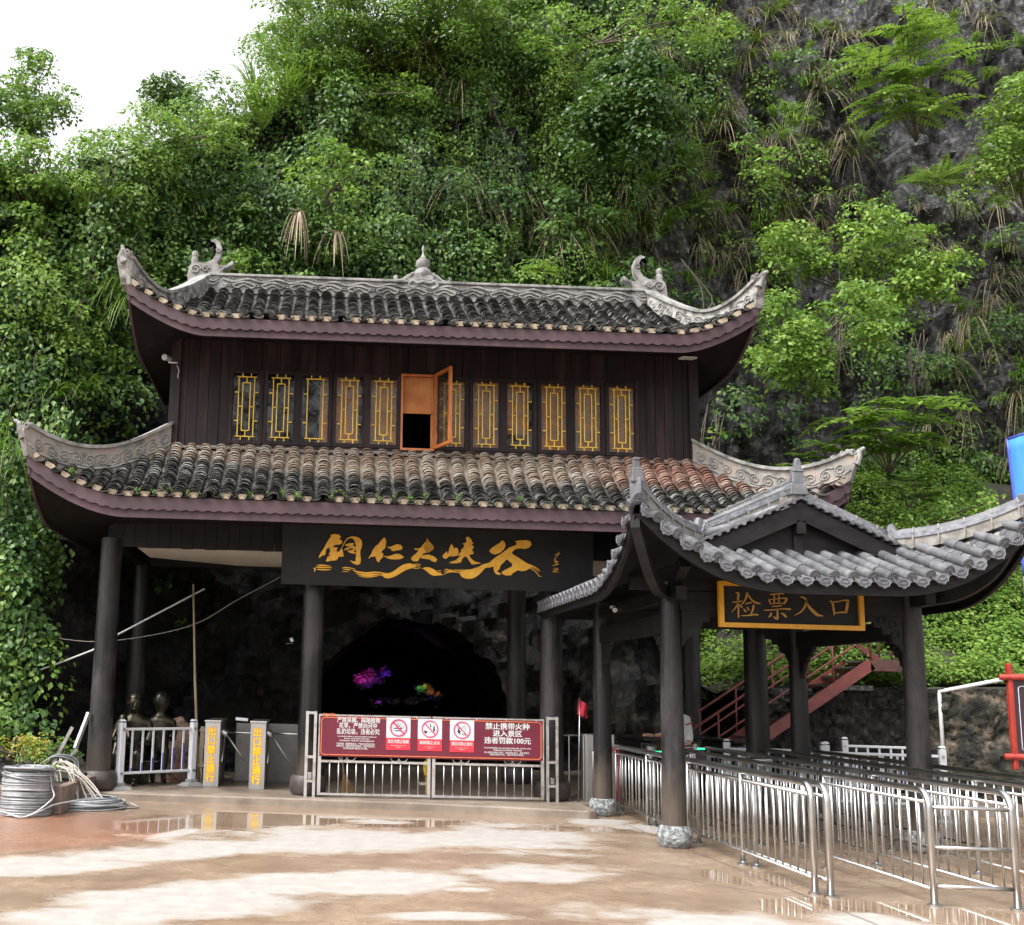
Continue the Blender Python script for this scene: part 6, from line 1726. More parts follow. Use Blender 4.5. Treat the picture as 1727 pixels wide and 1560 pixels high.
# ---------------------------------------------------------------- white road barriers
def barrier(p, q, h, nb, label, blue=True):
    p = Vector(p); q = Vector(q); d = (q - p); L = d.length; d.normalize()
    t = thing('road_barrier', label, 'barrier', tuple(p), 'white powder-coated road barriers')
    ang = math.atan2(d.y, d.x)
    for e in (p, q):
        mb = MB(); mb.box(e + Vector((0, 0, h / 2 + 0.06)), (0.10, 0.10, h - 0.02), rz=ang); mb.box(e + Vector((0, 0, h + 0.085)), (0.108, 0.108, 0.035), rz=ang, taper=0.55)
        o = mb.build('post', MT['white_paint'], t, bevel=0.012)
        fb = MB(); fb.box(e + Vector((0, 0, 0.03)), (0.36, 0.30, 0.06), rz=ang, taper=0.62); fb.box(e + Vector((0, 0, 0.085)), (0.14, 0.14, 0.05), rz=ang); fb.build('foot', MT['grey_plastic'], o, bevel=0.008)
        cl_ = MB()
        for z in (h * 0.885 + 0.06, 0.25): cl_.tube([e + Vector((0, 0, z)) + Vector((d.y, -d.x, 0)) * 0.055, e + Vector((0, 0, z)) + Vector((d.y, -d.x, 0)) * 0.066], 0.024, 12)
        cl_.build('clamp', MT['steel'], o, smooth=40)
    for z, nm in ((h * 0.885 + 0.06, 'top_rail'), (0.25, 'bottom_rail')):
        MB().beam(p + d * 0.05 + Vector((0, 0, z)), q - d * 0.05 + Vector((0, 0, z)), 0.045, 0.042).build(nm, MT['white_paint'], t, bevel=0.01)
    for k in range(nb):
        c = p + d * (L * (k + 1) / (nb + 1))
        o = MB().box(c + Vector((0, 0, (0.25 + h * 0.885 + 0.06) / 2)), (0.035, 0.02, h * 0.885 - 0.19), rz=ang).build('bar', MT['white_paint'], t, bevel=0.004)
        if blue:
            hb = 0.05 + 0.075 * k
            MB().box(c + Vector((d.y * 0.006 + d.x * 0.006, -0.012, 0.275 + hb / 2)), (0.02, 0.006, hb), rz=ang).build('reflective_film', MT['blue_film'], o)
    return t
a = gz(200, 1332, PZ); b2 = gz(322, 1325, PZ)
barrier((a.x, a.y, PZ), (b2.x, b2.y, PZ), 0.98, 6, 'white road barrier with blue film strips in front of the bronze statues')
def bar_at(u1, v1, u2, v2, Y1, Y2, z0, nb, label):
    p = at(u1, v1, Y1); q = at(u2, v2, Y2)
    barrier((p.x, p.y, z0), (q.x, q.y, z0), min(p.z, q.z) - 0.10 - z0, nb, label)
bar_at(1388, 1247, 1588, 1258, 16.6, 16.2, 0, 7, 'white road barrier with a capped end post beside the front right pavilion column')
bar_at(1225, 1246, 1392, 1246, 17.6, 17.4, 0, 6, 'white road barrier half hidden between the two right-hand pavilion columns')
bar_at(1424, 1243, 1560, 1246, 18.3, 18.0, PZ, 6, 'taller white railing panel standing against the dark stone retaining wall')

# ---------------------------------------------------------------- exit turnstiles
def turnstile(u0, u1, v0, v1, label, wobble):
    y = gz((u0 + u1) / 2, v1, PZ).y
    xa, xb = at(u0, 1270, y).x, at(u1, 1270, y).x; zt_ = at(u0, v0, y).z
    w_ = xb - xa; c = (xa + xb) / 2
    t = thing('turnstile', label, 'turnstile', (c, y, PZ), 'stainless tripod turnstiles at the exit')
    cab = MB(); cab.box((c, y + 0.62, (PZ + zt_) / 2), (w_, 1.20, zt_ - PZ - 0.02)); cab.build('cabinet', MT['steel_dark'], t, bevel=0.012)
    fp = MB(); fp.box((c, y + 0.008, (PZ + zt_) / 2), (w_ + 0.004, 0.03, zt_ - PZ)); fpo = fp.build('front_panel', MT['steel_brushed'], t, bevel=0.006)
    MB().box((c, y + 0.60, zt_ + 0.005), (w_ + 0.03, 1.26, 0.035)).build('lid', MT['steel_brushed'], t, bevel=0.01)
    MB().box((c + w_ / 2 + 0.006, y + 0.62, PZ + 0.45), (0.012, 0.9, 0.62)).build('side_door', MT['steel_dark'], t, bevel=0.005)
    hub = Vector((c + w_ / 2 + 0.05, y + 0.42, zt_ - 0.19))
    hb = MB(); hb.lathe([(0.075, 0), (0.075, 0.04), (0.055, 0.09), (0.02, 0.10)], hub - Vector((0.05, 0, 0)), 16, axis=(1, -0.15, -0.35)); ho = hb.build('hub', MT['steel'], t, smooth=40)
    for e in (Vector((0.55, 0, 0.0)), Vector((-0.02, -0.26, -0.48)), Vector((0.33, 0.05, -0.46))):
        MB().tube([hub, hub + e * 0.96, hub + e], [0.018, 0.018, 0.012], 10).build('arm', MT['steel'], t, smooth=True)
    yt = MB(); rt = MB()
    n = 6; zz = zt_ - 0.09
    for i, ch in enumerate('出口禁止通行'):
        p = (c - 0.012, y - 0.0085, zz - 0.078 - i * (zt_ - PZ - 0.16) / n)
        text(rt, ch, 0.150, p, (1, 0, 0), (0, 0, 1), bold=0.0125, lift=0.001)
        text(yt, ch, 0.150, p, (1, 0, 0), (0, 0, 1), bold=0.0045, lift=0.0035)
    rt.build('lettering_outline', MT['orange_ink'], fpo); yt.build('lettering', MT['yellow_ink'], fpo)
    return t
turnstile(344.5, 370, 1216.5, 1327, 'exit turnstile with yellow warning characters, beside the old wooden post', 0)
turnstile(421.5, 447.5, 1218, 1331.5, 'exit turnstile with yellow warning characters, beside the round gate column', 1)
bk = MB(); p = at(470, 1230, 19.3); bk.box((p.x, 19.3, 0.62), (1.5, 0.04, 1.0)); tag(bk.build('partition_panel', MT['steel_dark'], None, bevel=0.006), 'dull grey metal partition standing behind the exit turnstiles', 'partition')
nt_ = MB(); p = at(408, 1213, 18.6); nt_.box(p, (0.21, 0.02, 0.05), ry=rad(4)); tag(nt_.build('notice_strip', MT['pvc']), 'small blank white strip lying on top of the first turnstile', 'notice')

# ---------------------------------------------------------------- figures grown with skin
def skin_body(name, joints, links, mat, parent, root, sub=2):
    """one continuous body surface: tapered limbs along the joints, fused by a voxel remesh"""
    mb = MB()
    def rr_(r): return r if isinstance(r, tuple) else (r, r)
    for a, b in links:
        (p, ra), (q, rb) = joints[a], joints[b]
        p = Vector(p); q = Vector(q); ra = rr_(ra); rb = rr_(rb)
        n = max(3, int((q - p).length / 0.028))
        for k in range(n + 1):
            f = k / n; rx = ra[0] + (rb[0] - ra[0]) * f; ry = ra[1] + (rb[1] - ra[1]) * f
            mb.sphere(p.lerp(q, f), 1.0, (rx, ry, min(rx, ry) * 1.02), 14, 9)
    o = mb.build(name, mat, parent, smooth=True)
    m = o.modifiers.new('fuse', 'REMESH'); m.mode = 'VOXEL'; m.voxel_size = 0.011; m.use_smooth_shade = True
    s_ = o.modifiers.new('soft', 'SMOOTH'); s_.factor = 0.5; s_.iterations = 4
    return o
def chain(j, l, prefix, pts, start=None):
    prev = start
    for i, (co, r) in enumerate(pts):
        k = prefix + str(i); j[k] = (co, r)
        if prev: l.append((prev, k))
        prev = k
    return prev
def head_extra(t, c, fdir, mat, hairmat, s=1.0, hair=True, back=False):
    """nose, brows, lips, ears and hair on a head centred at c"""
    f = Vector(fdir).normalized(); x = f.cross(Vector((0, 0, 1))).normalized(); c = Vector(c)
    fm = MB()
    fm.tube(catmull([c + f * 0.088 * s + Vector((0, 0, 0.02 * s)), c + f * 0.108 * s + Vector((0, 0, -0.018 * s)), c + f * 0.094 * s + Vector((0, 0, -0.03 * s))], 4), [0.010 * s] * 4 + [0.016 * s] * 5, 7)
    for sg in (-1, 1):
        fm.tube([c + f * 0.082 * s + x * sg * 0.018 * s + Vector((0, 0, 0.028 * s)), c + f * 0.082 * s + x * sg * 0.048 * s + Vector((0, 0, 0.03 * s))], 0.008 * s, 6)
        fm.sphere(c + f * 0.078 * s + x * sg * 0.034 * s + Vector((0, 0, 0.010 * s)), 0.014 * s, (1, 1, 0.7), 8, 6)
        fm.sphere(c + x * sg * 0.088 * s + Vector((0, 0, -0.005 * s)), 0.03 * s, (0.35, 0.7, 1.0), 8, 6)
    for z, r in ((-0.048, 0.008), (-0.058, 0.009)):
        fm.tube([c + f * 0.080 * s - x * 0.026 * s + Vector((0, 0, z * s)), c + f * 0.092 * s + Vector((0, 0, z * s)), c + f * 0.080 * s + x * 0.026 * s + Vector((0, 0, z * s))], r * s, 6)
    fm.build('face', mat, t, smooth=True)
    if hair:
        hm = MB()
        Pg = []
        for i in range(17):
            a = 2 * math.pi * i / 16; row = []
            fr_ = math.cos(a)
            low = -0.25 if fr_ > 0.3 else -1.0 if fr_ < -0.2 else -0.5
            for j in range(9):
                th = math.pi / 2 - (math.pi / 2 - (0.55 if fr_ > 0.3 else low * 0.62)) * j / 8
                rr4 = 0.103 * s * (1 + 0.02 * math.sin(7 * a + 3 * j))
                row.append(c + Vector((0, 0, 0.02 * s)) + (f * math.cos(a) + x * math.sin(a)) * rr4 * math.cos(th) * 1.0 + Vector((0, 0, rr4 * 1.16 * math.sin(th))))
            Pg.append(row)
        hm.grid(Pg)
        hm.build('hair', hairmat, t, smooth=True)
BZ = MT['bronze']
# seated bronze woman holding a small child
WX, WY = at(228, 1200, 18.3).x, 18.3
hz = at(228, 1187, 18.3).z
wt_ = thing('bronze_statue', 'bronze statue of a seated woman holding a small child, behind the white barrier', 'statue', (WX, WY, PZ))
j = {}; l = []
j['pel'] = ((WX, WY, PZ + 0.52), 0.17)
top_ = chain(j, l, 'sp', [((WX, WY + 0.0, PZ + 0.68), 0.165), ((WX, WY - 0.0, PZ + 0.85), (0.20, 0.14)), ((WX, WY, hz - 0.31), (0.235, 0.14)), ((WX, WY - 0.01, hz - 0.22), (0.13, 0.10)), ((WX, WY - 0.02, hz - 0.15), 0.078), ((WX, WY - 0.04, hz - 0.07), (0.095, 0.10)), ((WX, WY - 0.04, hz + 0.02), (0.115, 0.125)), ((WX, WY - 0.03, hz + 0.06), (0.108, 0.115))], 'pel')
for sg in (-1, 1):
    chain(j, l, 'leg%d' % sg, [((WX + sg * 0.12, WY - 0.16, PZ + 0.50), 0.13), ((WX + sg * 0.15, WY - 0.44, PZ + 0.49), 0.10), ((WX + sg * 0.14, WY - 0.48, PZ + 0.28), 0.075), ((WX + sg * 0.13, WY - 0.46, PZ + 0.08), 0.055), ((WX + sg * 0.13, WY - 0.58, PZ + 0.04), 0.045)], 'pel')
    chain(j, l, 'arm%d' % sg, [((WX + sg * 0.23, WY, hz - 0.33), 0.09), ((WX + sg * 0.29, WY - 0.04, hz - 0.47), 0.068), ((WX + sg * 0.25, WY - 0.12, hz - 0.63), 0.058), ((WX + sg * 0.10, WY - 0.28, hz - 0.66), 0.048), ((WX + sg * 0.02, WY - 0.33, hz - 0.66), 0.042)], 'sp2')
skin_body('body', j, l, BZ, wt_, 'pel')
head_extra(wt_, (WX, WY - 0.035, hz + 0.01), (0.15, -1, -0.15), BZ, BZ, 1.32)
hn = MB()
for k in range(4):
    b0 = Vector((WX - 0.02 - 0.0 * k, WY - 0.33, hz - 0.63 - 0.022 * k)); hn.tube(catmull([b0, b0 + Vector((-0.05, -0.02, -0.005)), b0 + Vector((-0.085 - 0.006 * (k % 2), 0.015, -0.012))], 3), 0.0095, 6)
    b0 = Vector((WX + 0.03, WY - 0.34, hz - 0.635 - 0.022 * k)); hn.tube(catmull([b0, b0 + Vector((-0.04, -0.025, 0.0)), b0 + Vector((-0.075, -0.01, -0.01))], 3), 0.0095, 6)
hn.build('fingers', BZ, wt_, smooth=True)
# child on her lap
CXh, CYh = WX - 0.15, WY - 0.24
j = {}; l = []; cz = at(212, 1216, CYh).z
j['pel'] = ((CXh + 0.02, CYh, PZ + 0.66), 0.09)
chain(j, l, 'sp', [((CXh, CYh, cz - 0.24), 0.10), ((CXh, CYh, cz - 0.12), 0.085), ((CXh, CYh - 0.01, cz - 0.065), 0.04), ((CXh, CYh - 0.02, cz), 0.075), ((CXh, CYh - 0.02, cz + 0.05), 0.06)], 'pel')
for sg in (-1, 1):
    chain(j, l, 'leg%d' % sg, [((CXh + sg * 0.06, CYh - 0.15, PZ + 0.64), 0.055), ((CXh + sg * 0.07, CYh - 0.26, PZ + 0.50), 0.04), ((CXh + sg * 0.07, CYh - 0.27, PZ + 0.34), 0.03)], 'pel')
    chain(j, l, 'arm%d' % sg, [((CXh + sg * 0.10, CYh - 0.02, cz - 0.15), 0.038), ((CXh + sg * 0.13, CYh - 0.1, cz - 0.27), 0.03), ((CXh + sg * 0.07, CYh - 0.19, cz - 0.30), 0.025)], 'sp1')
ch_ = skin_body('child', j, l, BZ, wt_, 'pel')
head_extra(ch_, (CXh, CYh - 0.02, cz + 0.01), (0.1, -1, 0), BZ, BZ, 0.76)
st_ = MB(); st_.box((WX, WY + 0.06, PZ + 0.20), (0.5, 0.42, 0.40)); st_.box((WX, WY - 0.18, PZ + 0.385), (0.95, 0.34, 0.035)); st_.build('stone_seat', BZ, wt_, bevel=0.02)
# standing bronze boy seen from behind
BX_, BYs = at(272, 1200, 18.35).x, 18.35
bz_ = at(272, 1187, 18.35).z
bt = thing('bronze_statue', 'bronze statue of a standing boy in a jacket, seen from behind', 'statue', (BX_, BYs, PZ))
j = {}; l = []
j['pel'] = ((BX_, BYs, PZ + 0.62), (0.15, 0.11))
chain(j, l, 'sp', [((BX_, BYs, PZ + 0.80), (0.165, 0.115)), ((BX_, BYs, bz_ - 0.42), (0.19, 0.13)), ((BX_, BYs, bz_ - 0.29), (0.18, 0.12)), ((BX_, BYs, bz_ - 0.20), (0.10, 0.085)), ((BX_, BYs, bz_ - 0.14), 0.075), ((BX_, BYs + 0.01, bz_ - 0.05), 0.105), ((BX_, BYs + 0.01, bz_ + 0.03), 0.128), ((BX_, BYs, bz_ + 0.06), 0.118)], 'pel')
for sg in (-1, 1):
    chain(j, l, 'leg%d' % sg, [((BX_ + sg * 0.085, BYs, PZ + 0.52), 0.085), ((BX_ + sg * 0.09, BYs - 0.01, PZ + 0.32), 0.062), ((BX_ + sg * 0.09, BYs, PZ + 0.08), 0.042), ((BX_ + sg * 0.10, BYs + 0.12, PZ + 0.035), 0.036)], 'pel')
    chain(j, l, 'arm%d' % sg, [((BX_ + sg * 0.20, BYs, bz_ - 0.32), 0.068), ((BX_ + sg * 0.235, BYs + 0.02, bz_ - 0.47), 0.05), ((BX_ + sg * 0.21, BYs + 0.13, bz_ - 0.60), 0.04), ((BX_ + sg * 0.16, BYs + 0.20, bz_ - 0.58), 0.034)], 'sp2')
skin_body('body', j, l, BZ, bt, 'pel')
head_extra(bt, (BX_, BYs + 0.01, bz_ + 0.02), (-0.25, 1, 0), BZ, BZ, 1.38)
cu = MB()
for z in (bz_ - 0.20,): cu.tube([(BX_ + 0.105 * math.cos(a), BYs + 0.095 * math.sin(a), z + 0.012 * math.sin(a)) for a in np.linspace(0, 2 * math.pi, 17)], 0.022, 7)
for sg in (-1, 1): cu.tube([(BX_ + sg * 0.09 + 0.062 * math.cos(a), BYs + 0.062 * math.sin(a), PZ + 0.36) for a in np.linspace(0, 2 * math.pi, 15)], 0.012, 6)
cu.build('collar_and_cuffs', BZ, bt, smooth=True)
bo_ = MB(); q = at(308, 1215, 19.0)
bo_.sphere((q.x, 19.0, 0.62), 0.42, (0.9, 0.6, 1.35), 22, 16)
MT['red_rock'] = pmat('reddish_boulder', (0.06, 0.05, 0.04), (0.30, 0.17, 0.12), scale=4, rough=0.8, bump=1.0, bscale=6, bdist=0.12, bias=(0.4, 0.62))
o = bo_.build('boulder', MT['red_rock'], None, smooth=True)
for v in o.data.vertices:
    k = np.array([v.co.x, v.co.y, v.co.z]); v.co.x += 0.25 * float(fbm(k[None], 2.5, 31)[0]); v.co.z += 0.3 * float(fbm(k[None], 2.2, 33)[0])
tag(o, 'reddish boulder standing behind the bronze boy beside the bamboo pole', 'rock')

# ---------------------------------------------------------------- attendant half hidden behind the pavilion column
PXm, PYm = at(1141, 1240, 17.9).x, 17.9
pz = at(1150, 1207, 17.9).z
pe = thing('person', 'person in a white jersey with crimson trim leaning an arm on the gate cabinet', 'person', (PXm, PYm, PZ))
j = {}; l = []
SH = pz - 0.02
j['pel'] = ((PXm, PYm, PZ + 0.88), (0.155, 0.11))
chain(j, l, 'sp', [((PXm, PYm, PZ + 1.02), (0.145, 0.10)), ((PXm, PYm, SH - 0.20), (0.16, 0.11)), ((PXm, PYm, SH - 0.02), (0.14, 0.085)), ((PXm, PYm - 0.01, SH + 0.05), 0.055), ((PXm - 0.01, PYm - 0.02, SH + 0.10), 0.052), ((PXm - 0.02, PYm - 0.03, SH + 0.17), 0.08), ((PXm - 0.02, PYm - 0.03, SH + 0.22), 0.094)], 'pel')
for sg in (-1, 1):
    chain(j, l, 'leg%d' % sg, [((PXm + sg * 0.09, PYm, PZ + 0.78), 0.10), ((PXm + sg * 0.095, PYm - 0.01, PZ + 0.48), 0.07), ((PXm + sg * 0.10, PYm + 0.01, PZ + 0.10), 0.045), ((PXm + sg * 0.11, PYm - 0.12, PZ + 0.045), 0.04)], 'pel')
hd_ = at(1089, 1240, 17.55); wr = at(1103, 1241, 17.58); el = at(1128, 1240, 17.7)
chain(j, l, 'ra', [((PXm - 0.17, PYm - 0.02, SH - 0.06), 0.062), ((el.x, el.y, el.z + 0.03), 0.048), ((wr.x, wr.y, wr.z), 0.030), ((hd_.x + 0.03, hd_.y, hd_.z), 0.034), ((hd_.x, hd_.y, hd_.z), 0.030)], 'sp2')
chain(j, l, 'la', [((PXm + 0.17, PYm, SH - 0.05), 0.060), ((PXm + 0.20, PYm + 0.02, SH - 0.28), 0.046), ((PXm + 0.17, PYm - 0.12, SH - 0.44), 0.034), ((PXm + 0.09, PYm - 0.20, SH - 0.44), 0.030)], 'sp2')
bd = skin_body('body', j, l, MT['skin'], pe, 'pel')
head_extra(pe, (PXm - 0.02, PYm - 0.03, SH + 0.20), (-0.3, -1, 0), MT['skin'], MT['dark_cloth'], 0.95)
j = {}; l = []
j['pel'] = ((PXm, PYm, PZ + 0.80), (0.185, 0.14))
chain(j, l, 'sp', [((PXm, PYm, PZ + 1.02), (0.175, 0.13)), ((PXm, PYm, SH - 0.20), (0.185, 0.135)), ((PXm, PYm, SH - 0.02), (0.155, 0.10)), ((PXm, PYm, SH + 0.03), 0.07)], 'pel')
chain(j, l, 'ra', [((PXm - 0.18, PYm - 0.02, SH - 0.06), 0.082), ((el.x + 0.05, el.y, el.z + 0.04), 0.070), ((el.x - 0.05, el.y - 0.03, el.z + 0.01), 0.060)], 'sp2')
chain(j, l, 'la', [((PXm + 0.165, PYm, SH - 0.05), 0.080), ((PXm + 0.205, PYm + 0.01, SH - 0.26), 0.074), ((PXm + 0.20, PYm - 0.05, SH - 0.36), 0.062)], 'sp2')
skin_body('jersey', j, l, MT['jersey'], pe, 'pel')
tr_ = MB()
tr_.tube([(PXm + 0.185 + 0.083 * math.cos(a), PYm + 0.083 * math.sin(a), SH - 0.11 + 0.02 * math.cos(a)) for a in np.linspace(0, 2 * math.pi, 21)], 0.012, 6)
tr_.tube([(PXm + 0.195 * math.cos(a), PYm + 0.15 * math.sin(a), PZ + 0.80) for a in np.linspace(0, 2 * math.pi, 25)], 0.028, 6)
tr_.build('trim', MT['crimson'], pe, smooth=True)
pt_ = MB()
for sg in (-1, 1): pt_.tube([(PXm + sg * 0.085, PYm, PZ + 0.86), (PXm + sg * 0.095, PYm - 0.01, PZ + 0.48), (PXm + sg * 0.10, PYm + 0.01, PZ + 0.08)], [0.125, 0.10, 0.075], 14)
pt_.build('trousers', MT['dark_cloth'], pe, smooth=40)
sh_ = MB()
for sg in (-1, 1): sh_.sphere((PXm + sg * 0.105, PYm - 0.07, PZ + 0.045), 0.12, (0.42, 1.0, 0.40), 12, 8)
sh_.build('shoes', MT['black_metal'], pe, smooth=True)
fg = MB()
for k in range(4):
    o0 = hd_ + Vector((0.0, -0.030 + 0.020 * k, 0.012)); L_ = (0.052, 0.06, 0.055, 0.045)[k]
    fg.tube(catmull([o0, o0 + Vector((-L_ * 0.55, 0, 0.008)), o0 + Vector((-L_ * 0.75, 0, -0.018)), o0 + Vector((-L_ * 0.35, 0, -0.034))], 4), [0.0095] * 13, 7)
fg.tube(catmull([hd_ + Vector((0.02, -0.035, 0.005)), hd_ + Vector((-0.01, -0.055, -0.002)), hd_ + Vector((-0.04, -0.045, -0.012))], 4), 0.0105, 7)
fg.build('fingers', MT['skin'], pe, smooth=True)
wb = MB(); wb.tube([wr + Vector((0.0, 0.033 * math.cos(a), 0.033 * math.sin(a))) for a in np.linspace(0, 2 * math.pi, 15)], 0.008, 6); wb.build('wristband', MT['black_metal'], pe, smooth=True)

# swing-gate cabinets with stainless drums and green lamps
def gate_cabinet(u, v, Y, L, label):
    p = at(u, v, Y); t = thing('gate_cabinet', label, 'turnstile', (p.x, Y, PZ), 'black ticket gate cabinets with green lamps')
    MB().box((p.x, Y + L / 2 + 0.1, (PZ + p.z) / 2 - 0.02), (0.24, L, p.z - PZ - 0.04)).build('body', MT['black_metal'], t, bevel=0.02)
    d = MB(); d.lathe([(0.105, 0), (0.105, p.z - PZ - 0.09)], (p.x, Y, PZ), 20); d.build('drum', MT['steel'], t, smooth=40)
    MB().box((p.x, Y + L / 2, p.z + 0.0), (0.28, L + 0.34, 0.05)).build('lid', MT['black_metal'], t, bevel=0.02)
    r = MB(); r.tube([(p.x + 0.107 * math.cos(a), Y + 0.107 * math.sin(a), p.z - 0.10) for a in np.linspace(0, 2 * math.pi, 25)], 0.010, 6); r.build('band', MT['black_metal'], t)
    MB().box((p.x + 0.09, Y - 0.105, p.z - 0.19), (0.14, 0.02, 0.022)).build('lamp', MT['green_led'], t)
    MB().box((p.x + 0.32, Y + 0.35, p.z - 0.28), (0.4, 0.02, 0.36)).build('swing_panel', MT['glass'], t)
gate_cabinet(1096, 1247, 17.55, 1.3, 'black ticket gate cabinet whose steel drum carries the attendant\'s fist')
gate_cabinet(1248, 1252, 17.7, 1.3, 'black ticket gate cabinet with a lit green lamp left of the thick dark column')
gate_cabinet(1170, 1243, 18.3, 1.2, 'black ticket gate cabinet set back behind the attendant')
fb_ = MB(); p = at(1040, 1256, 16.9)
fb_.box((p.x, 16.9, p.z - 0.06), (0.26, 0.03, 0.06), ry=rad(-6)); fb_.tube([(p.x + 0.02, 16.92, p.z - 0.06), (p.x + 0.02, 16.92, PZ)], 0.018, 8); fb_.box((p.x + 0.05, 16.89, p.z - 0.35), (0.07, 0.02, 0.5))
tag(fb_.build('red_stand', MT['crimson']), 'small red marker stand behind the outermost queue railing', 'stand')

# ---------------------------------------------------------------- flag, steel cabinet, low rail by the right gate post
f0, f1 = at(975, 1350, 16.9), at(978, 1176, 16.9)
fl_ = thing('red_flag', 'small red flag on a steel pole between the gate post and the pavilion column', 'flag', (f0.x, 16.9, PZ))
MB().tube([(f0.x, 16.9, PZ), (f1.x, 16.9, f1.z)], 0.011, 8).build('pole', MT['steel'], fl_, smooth=True)
Pg = []
for i in range(9):
    s_ = i / 8; row = []
    for k in range(7):
        t_ = k / 6
        row.append(Vector((f1.x - 0.03 + (0.0 + 0.20 * s_) * 0.75, 16.88 + 0.05 * math.sin(s_ * 7 + t_ * 2), f1.z - 0.02 - 0.10 * s_ - (0.26 - 0.05 * s_) * t_)))
    Pg.append(row)
fm_ = MB(); fm_.grid(Pg); o = fm_.build('cloth', MT['crimson'], fl_, smooth=True); o.modifiers.new('thick', 'SOLIDIFY').thickness = 0.003
ca = thing('steel_cabinet', 'grey steel cabinet with a bent lower edge behind the left pavilion column', 'cabinet', (4.33, 17.0, PZ))
q = at(986, 1238, 17.0); MB().box((q.x + 0.24, 17.15, (q.z + PZ) / 2), (0.46, 0.3, q.z - PZ)).build('body', MT['steel_brushed'], ca, bevel=0.01)
MB().box((q.x + 0.24, 16.995, (q.z + PZ) / 2 + 0.03), (0.40, 0.012, q.z - PZ - 0.2)).build('door', MT['steel_brushed'], ca, bevel=0.004)
lr = thing('low_railing', 'thin black-topped low railing behind the red flag', 'railing', (4.0, 17.1, PZ))
a, b2 = at(951, 1240, 17.1), at(990, 1240, 17.1)
MB().tube([a, b2], 0.014, 8).build('top_rail', MT['steel'], lr)
for x in (a.x + 0.08, b2.x - 0.06): MB().tube([(x, 17.1, PZ), (x, 17.1, a.z)], 0.012, 8).build('post', MT['steel'], lr)
gp2 = MB(); q = at(1001, 1262, 16.6); gp2.tube([(q.x, 16.6, PZ * 0), (q.x, 16.6, q.z - 0.05), (q.x + 0.03, 16.62, q.z), (q.x + 0.1, 16.66, q.z + 0.01)], 0.022, 10); tag(gp2.build('bollard_hoop', MT['steel'], None, smooth=True), 'bent stainless hoop post hugging the rear left pavilion column', 'post')

# broom, bucket, paper behind the gate
br = thing('broom', 'straw broom leaning upside behind the left gate leaf', 'broom', (0.5, 17.15, PZ))
a, b2, c_ = at(573, 1276, 17.15), at(580, 1305, 17.2), at(588, 1342, 17.25)
MB().tube([a + Vector((-0.02, 0, 0.35)), b2], 0.014, 7).build('handle', MT['bamboo'], br)
hb = MB()
for k in range(70):
    an = R_.uniform(0, 6.28); r0 = R_.uniform(0, 0.02); r1 = R_.uniform(0.02, 0.13)
    hb.tube([b2 + Vector((r0 * math.cos(an), r0 * math.sin(an), 0)), b2.lerp(c_, 0.5) + Vector((r1 * .6 * math.cos(an), r1 * .4 * math.sin(an), 0)), Vector((c_.x + r1 * math.cos(an), c_.y + r1 * .6 * math.sin(an), PZ + 0.02))], 0.005, 4)
hb.build('bristles', MT['straw'], br)
ub = MB(); q = at(719, 1296, 17.6); ub.lathe([(0.035, -0.11), (0.05, 0.0), (0.052, 0.10), (0.03, 0.12)], q, 12); ub.tube([q + Vector((0, 0, 0.12)), q + Vector((0, 0, 0.2))], 0.006, 6); ub.tube([Vector((q.x, q.y, PZ)), q + Vector((0, 0, -0.1))], 0.012, 6)
tag(ub.build('yellow_marker_post', MT['yellow_plastic'], None, smooth=40), 'short yellow marker post inside the gate behind the middle stile', 'post')
pb = MB(); q = gz(718, 1327, PZ); pb.box((q.x, q.y + 0.3, PZ + 0.03), (0.16, 0.10, 0.05), rz=0.2); tag(pb.build('paper_box', MT['pvc'], None, bevel=0.006), 'small white paper box on the ground inside the gate', 'box')

# ---------------------------------------------------------------- cables, pipes and poles in the shade at the left
def single(name, mb, mat, label, cat, smooth=True):
    return tag(mb.build(name, mat, None, smooth=smooth), label, cat)
cp = [at(44, 1138, 18.0), at(100, 1118, 18.1), at(155, 1097, 18.3), at(193, 1073, 18.6), at(345, 993, 19.0)]
single('conduit', MB().tube(cp, 0.016, 7), MT['pvc'], 'thin white conduit rising diagonally behind the left columns', 'conduit')
cp = catmull([at(60, 1070, 18.2), at(150, 1082, 18.4), at(240, 1074, 18.9), at(330, 1052, 19.2), at(400, 1012, 19.4), at(475, 972, 19.6)], 5)
single('hanging_wire', MB().tube(cp, 0.006, 5), MT['cable_tan'], 'thin slack wire sagging across the dark rock behind the statues', 'wire')
single('bamboo_pole', MB().tube([Vector((at(335, 1320, 18.5).x, 18.5, PZ)), at(329, 1150, 18.55), at(326, 985, 18.6)], [0.026, 0.022, 0.016], 8), MT['bamboo'], 'tall thin bamboo pole standing right of the bronze boy', 'pole')
op = MB(); q = gz(337, 1322, PZ)
for k, (dx, h, w_) in enumerate(((0.0, 0.95, 0.07), (0.08, 1.02, 0.05))): op.box((q.x + dx, q.y + 0.02 * k, PZ + h / 2), (w_, 0.06, h), ry=0.02)
for z in (0.3, 0.62, 0.88): op.box((q.x + 0.04, q.y - 0.03, PZ + z), (0.16, 0.03, 0.04), ry=0.1)
single('wooden_post', op, MT['bamboo'], 'old weathered wooden post between the barrier and the first turnstile', 'post', False)
mbz = MB()
a0, a1 = gz(108, 1318, PZ), at(123, 1226, 16.8); mbz.beam(Vector((a0.x, 16.75, PZ)), at(122, 1226, 16.85), 0.05, 0.05)
mbz.beam(Vector((a0.x + 0.05, 16.7, PZ)), at(131, 1260, 16.8), 0.04, 0.04)
single('steel_bar', mbz, MT['steel_worn'], 'upright steel channel bar leaning left of the first round column', 'bar', False)
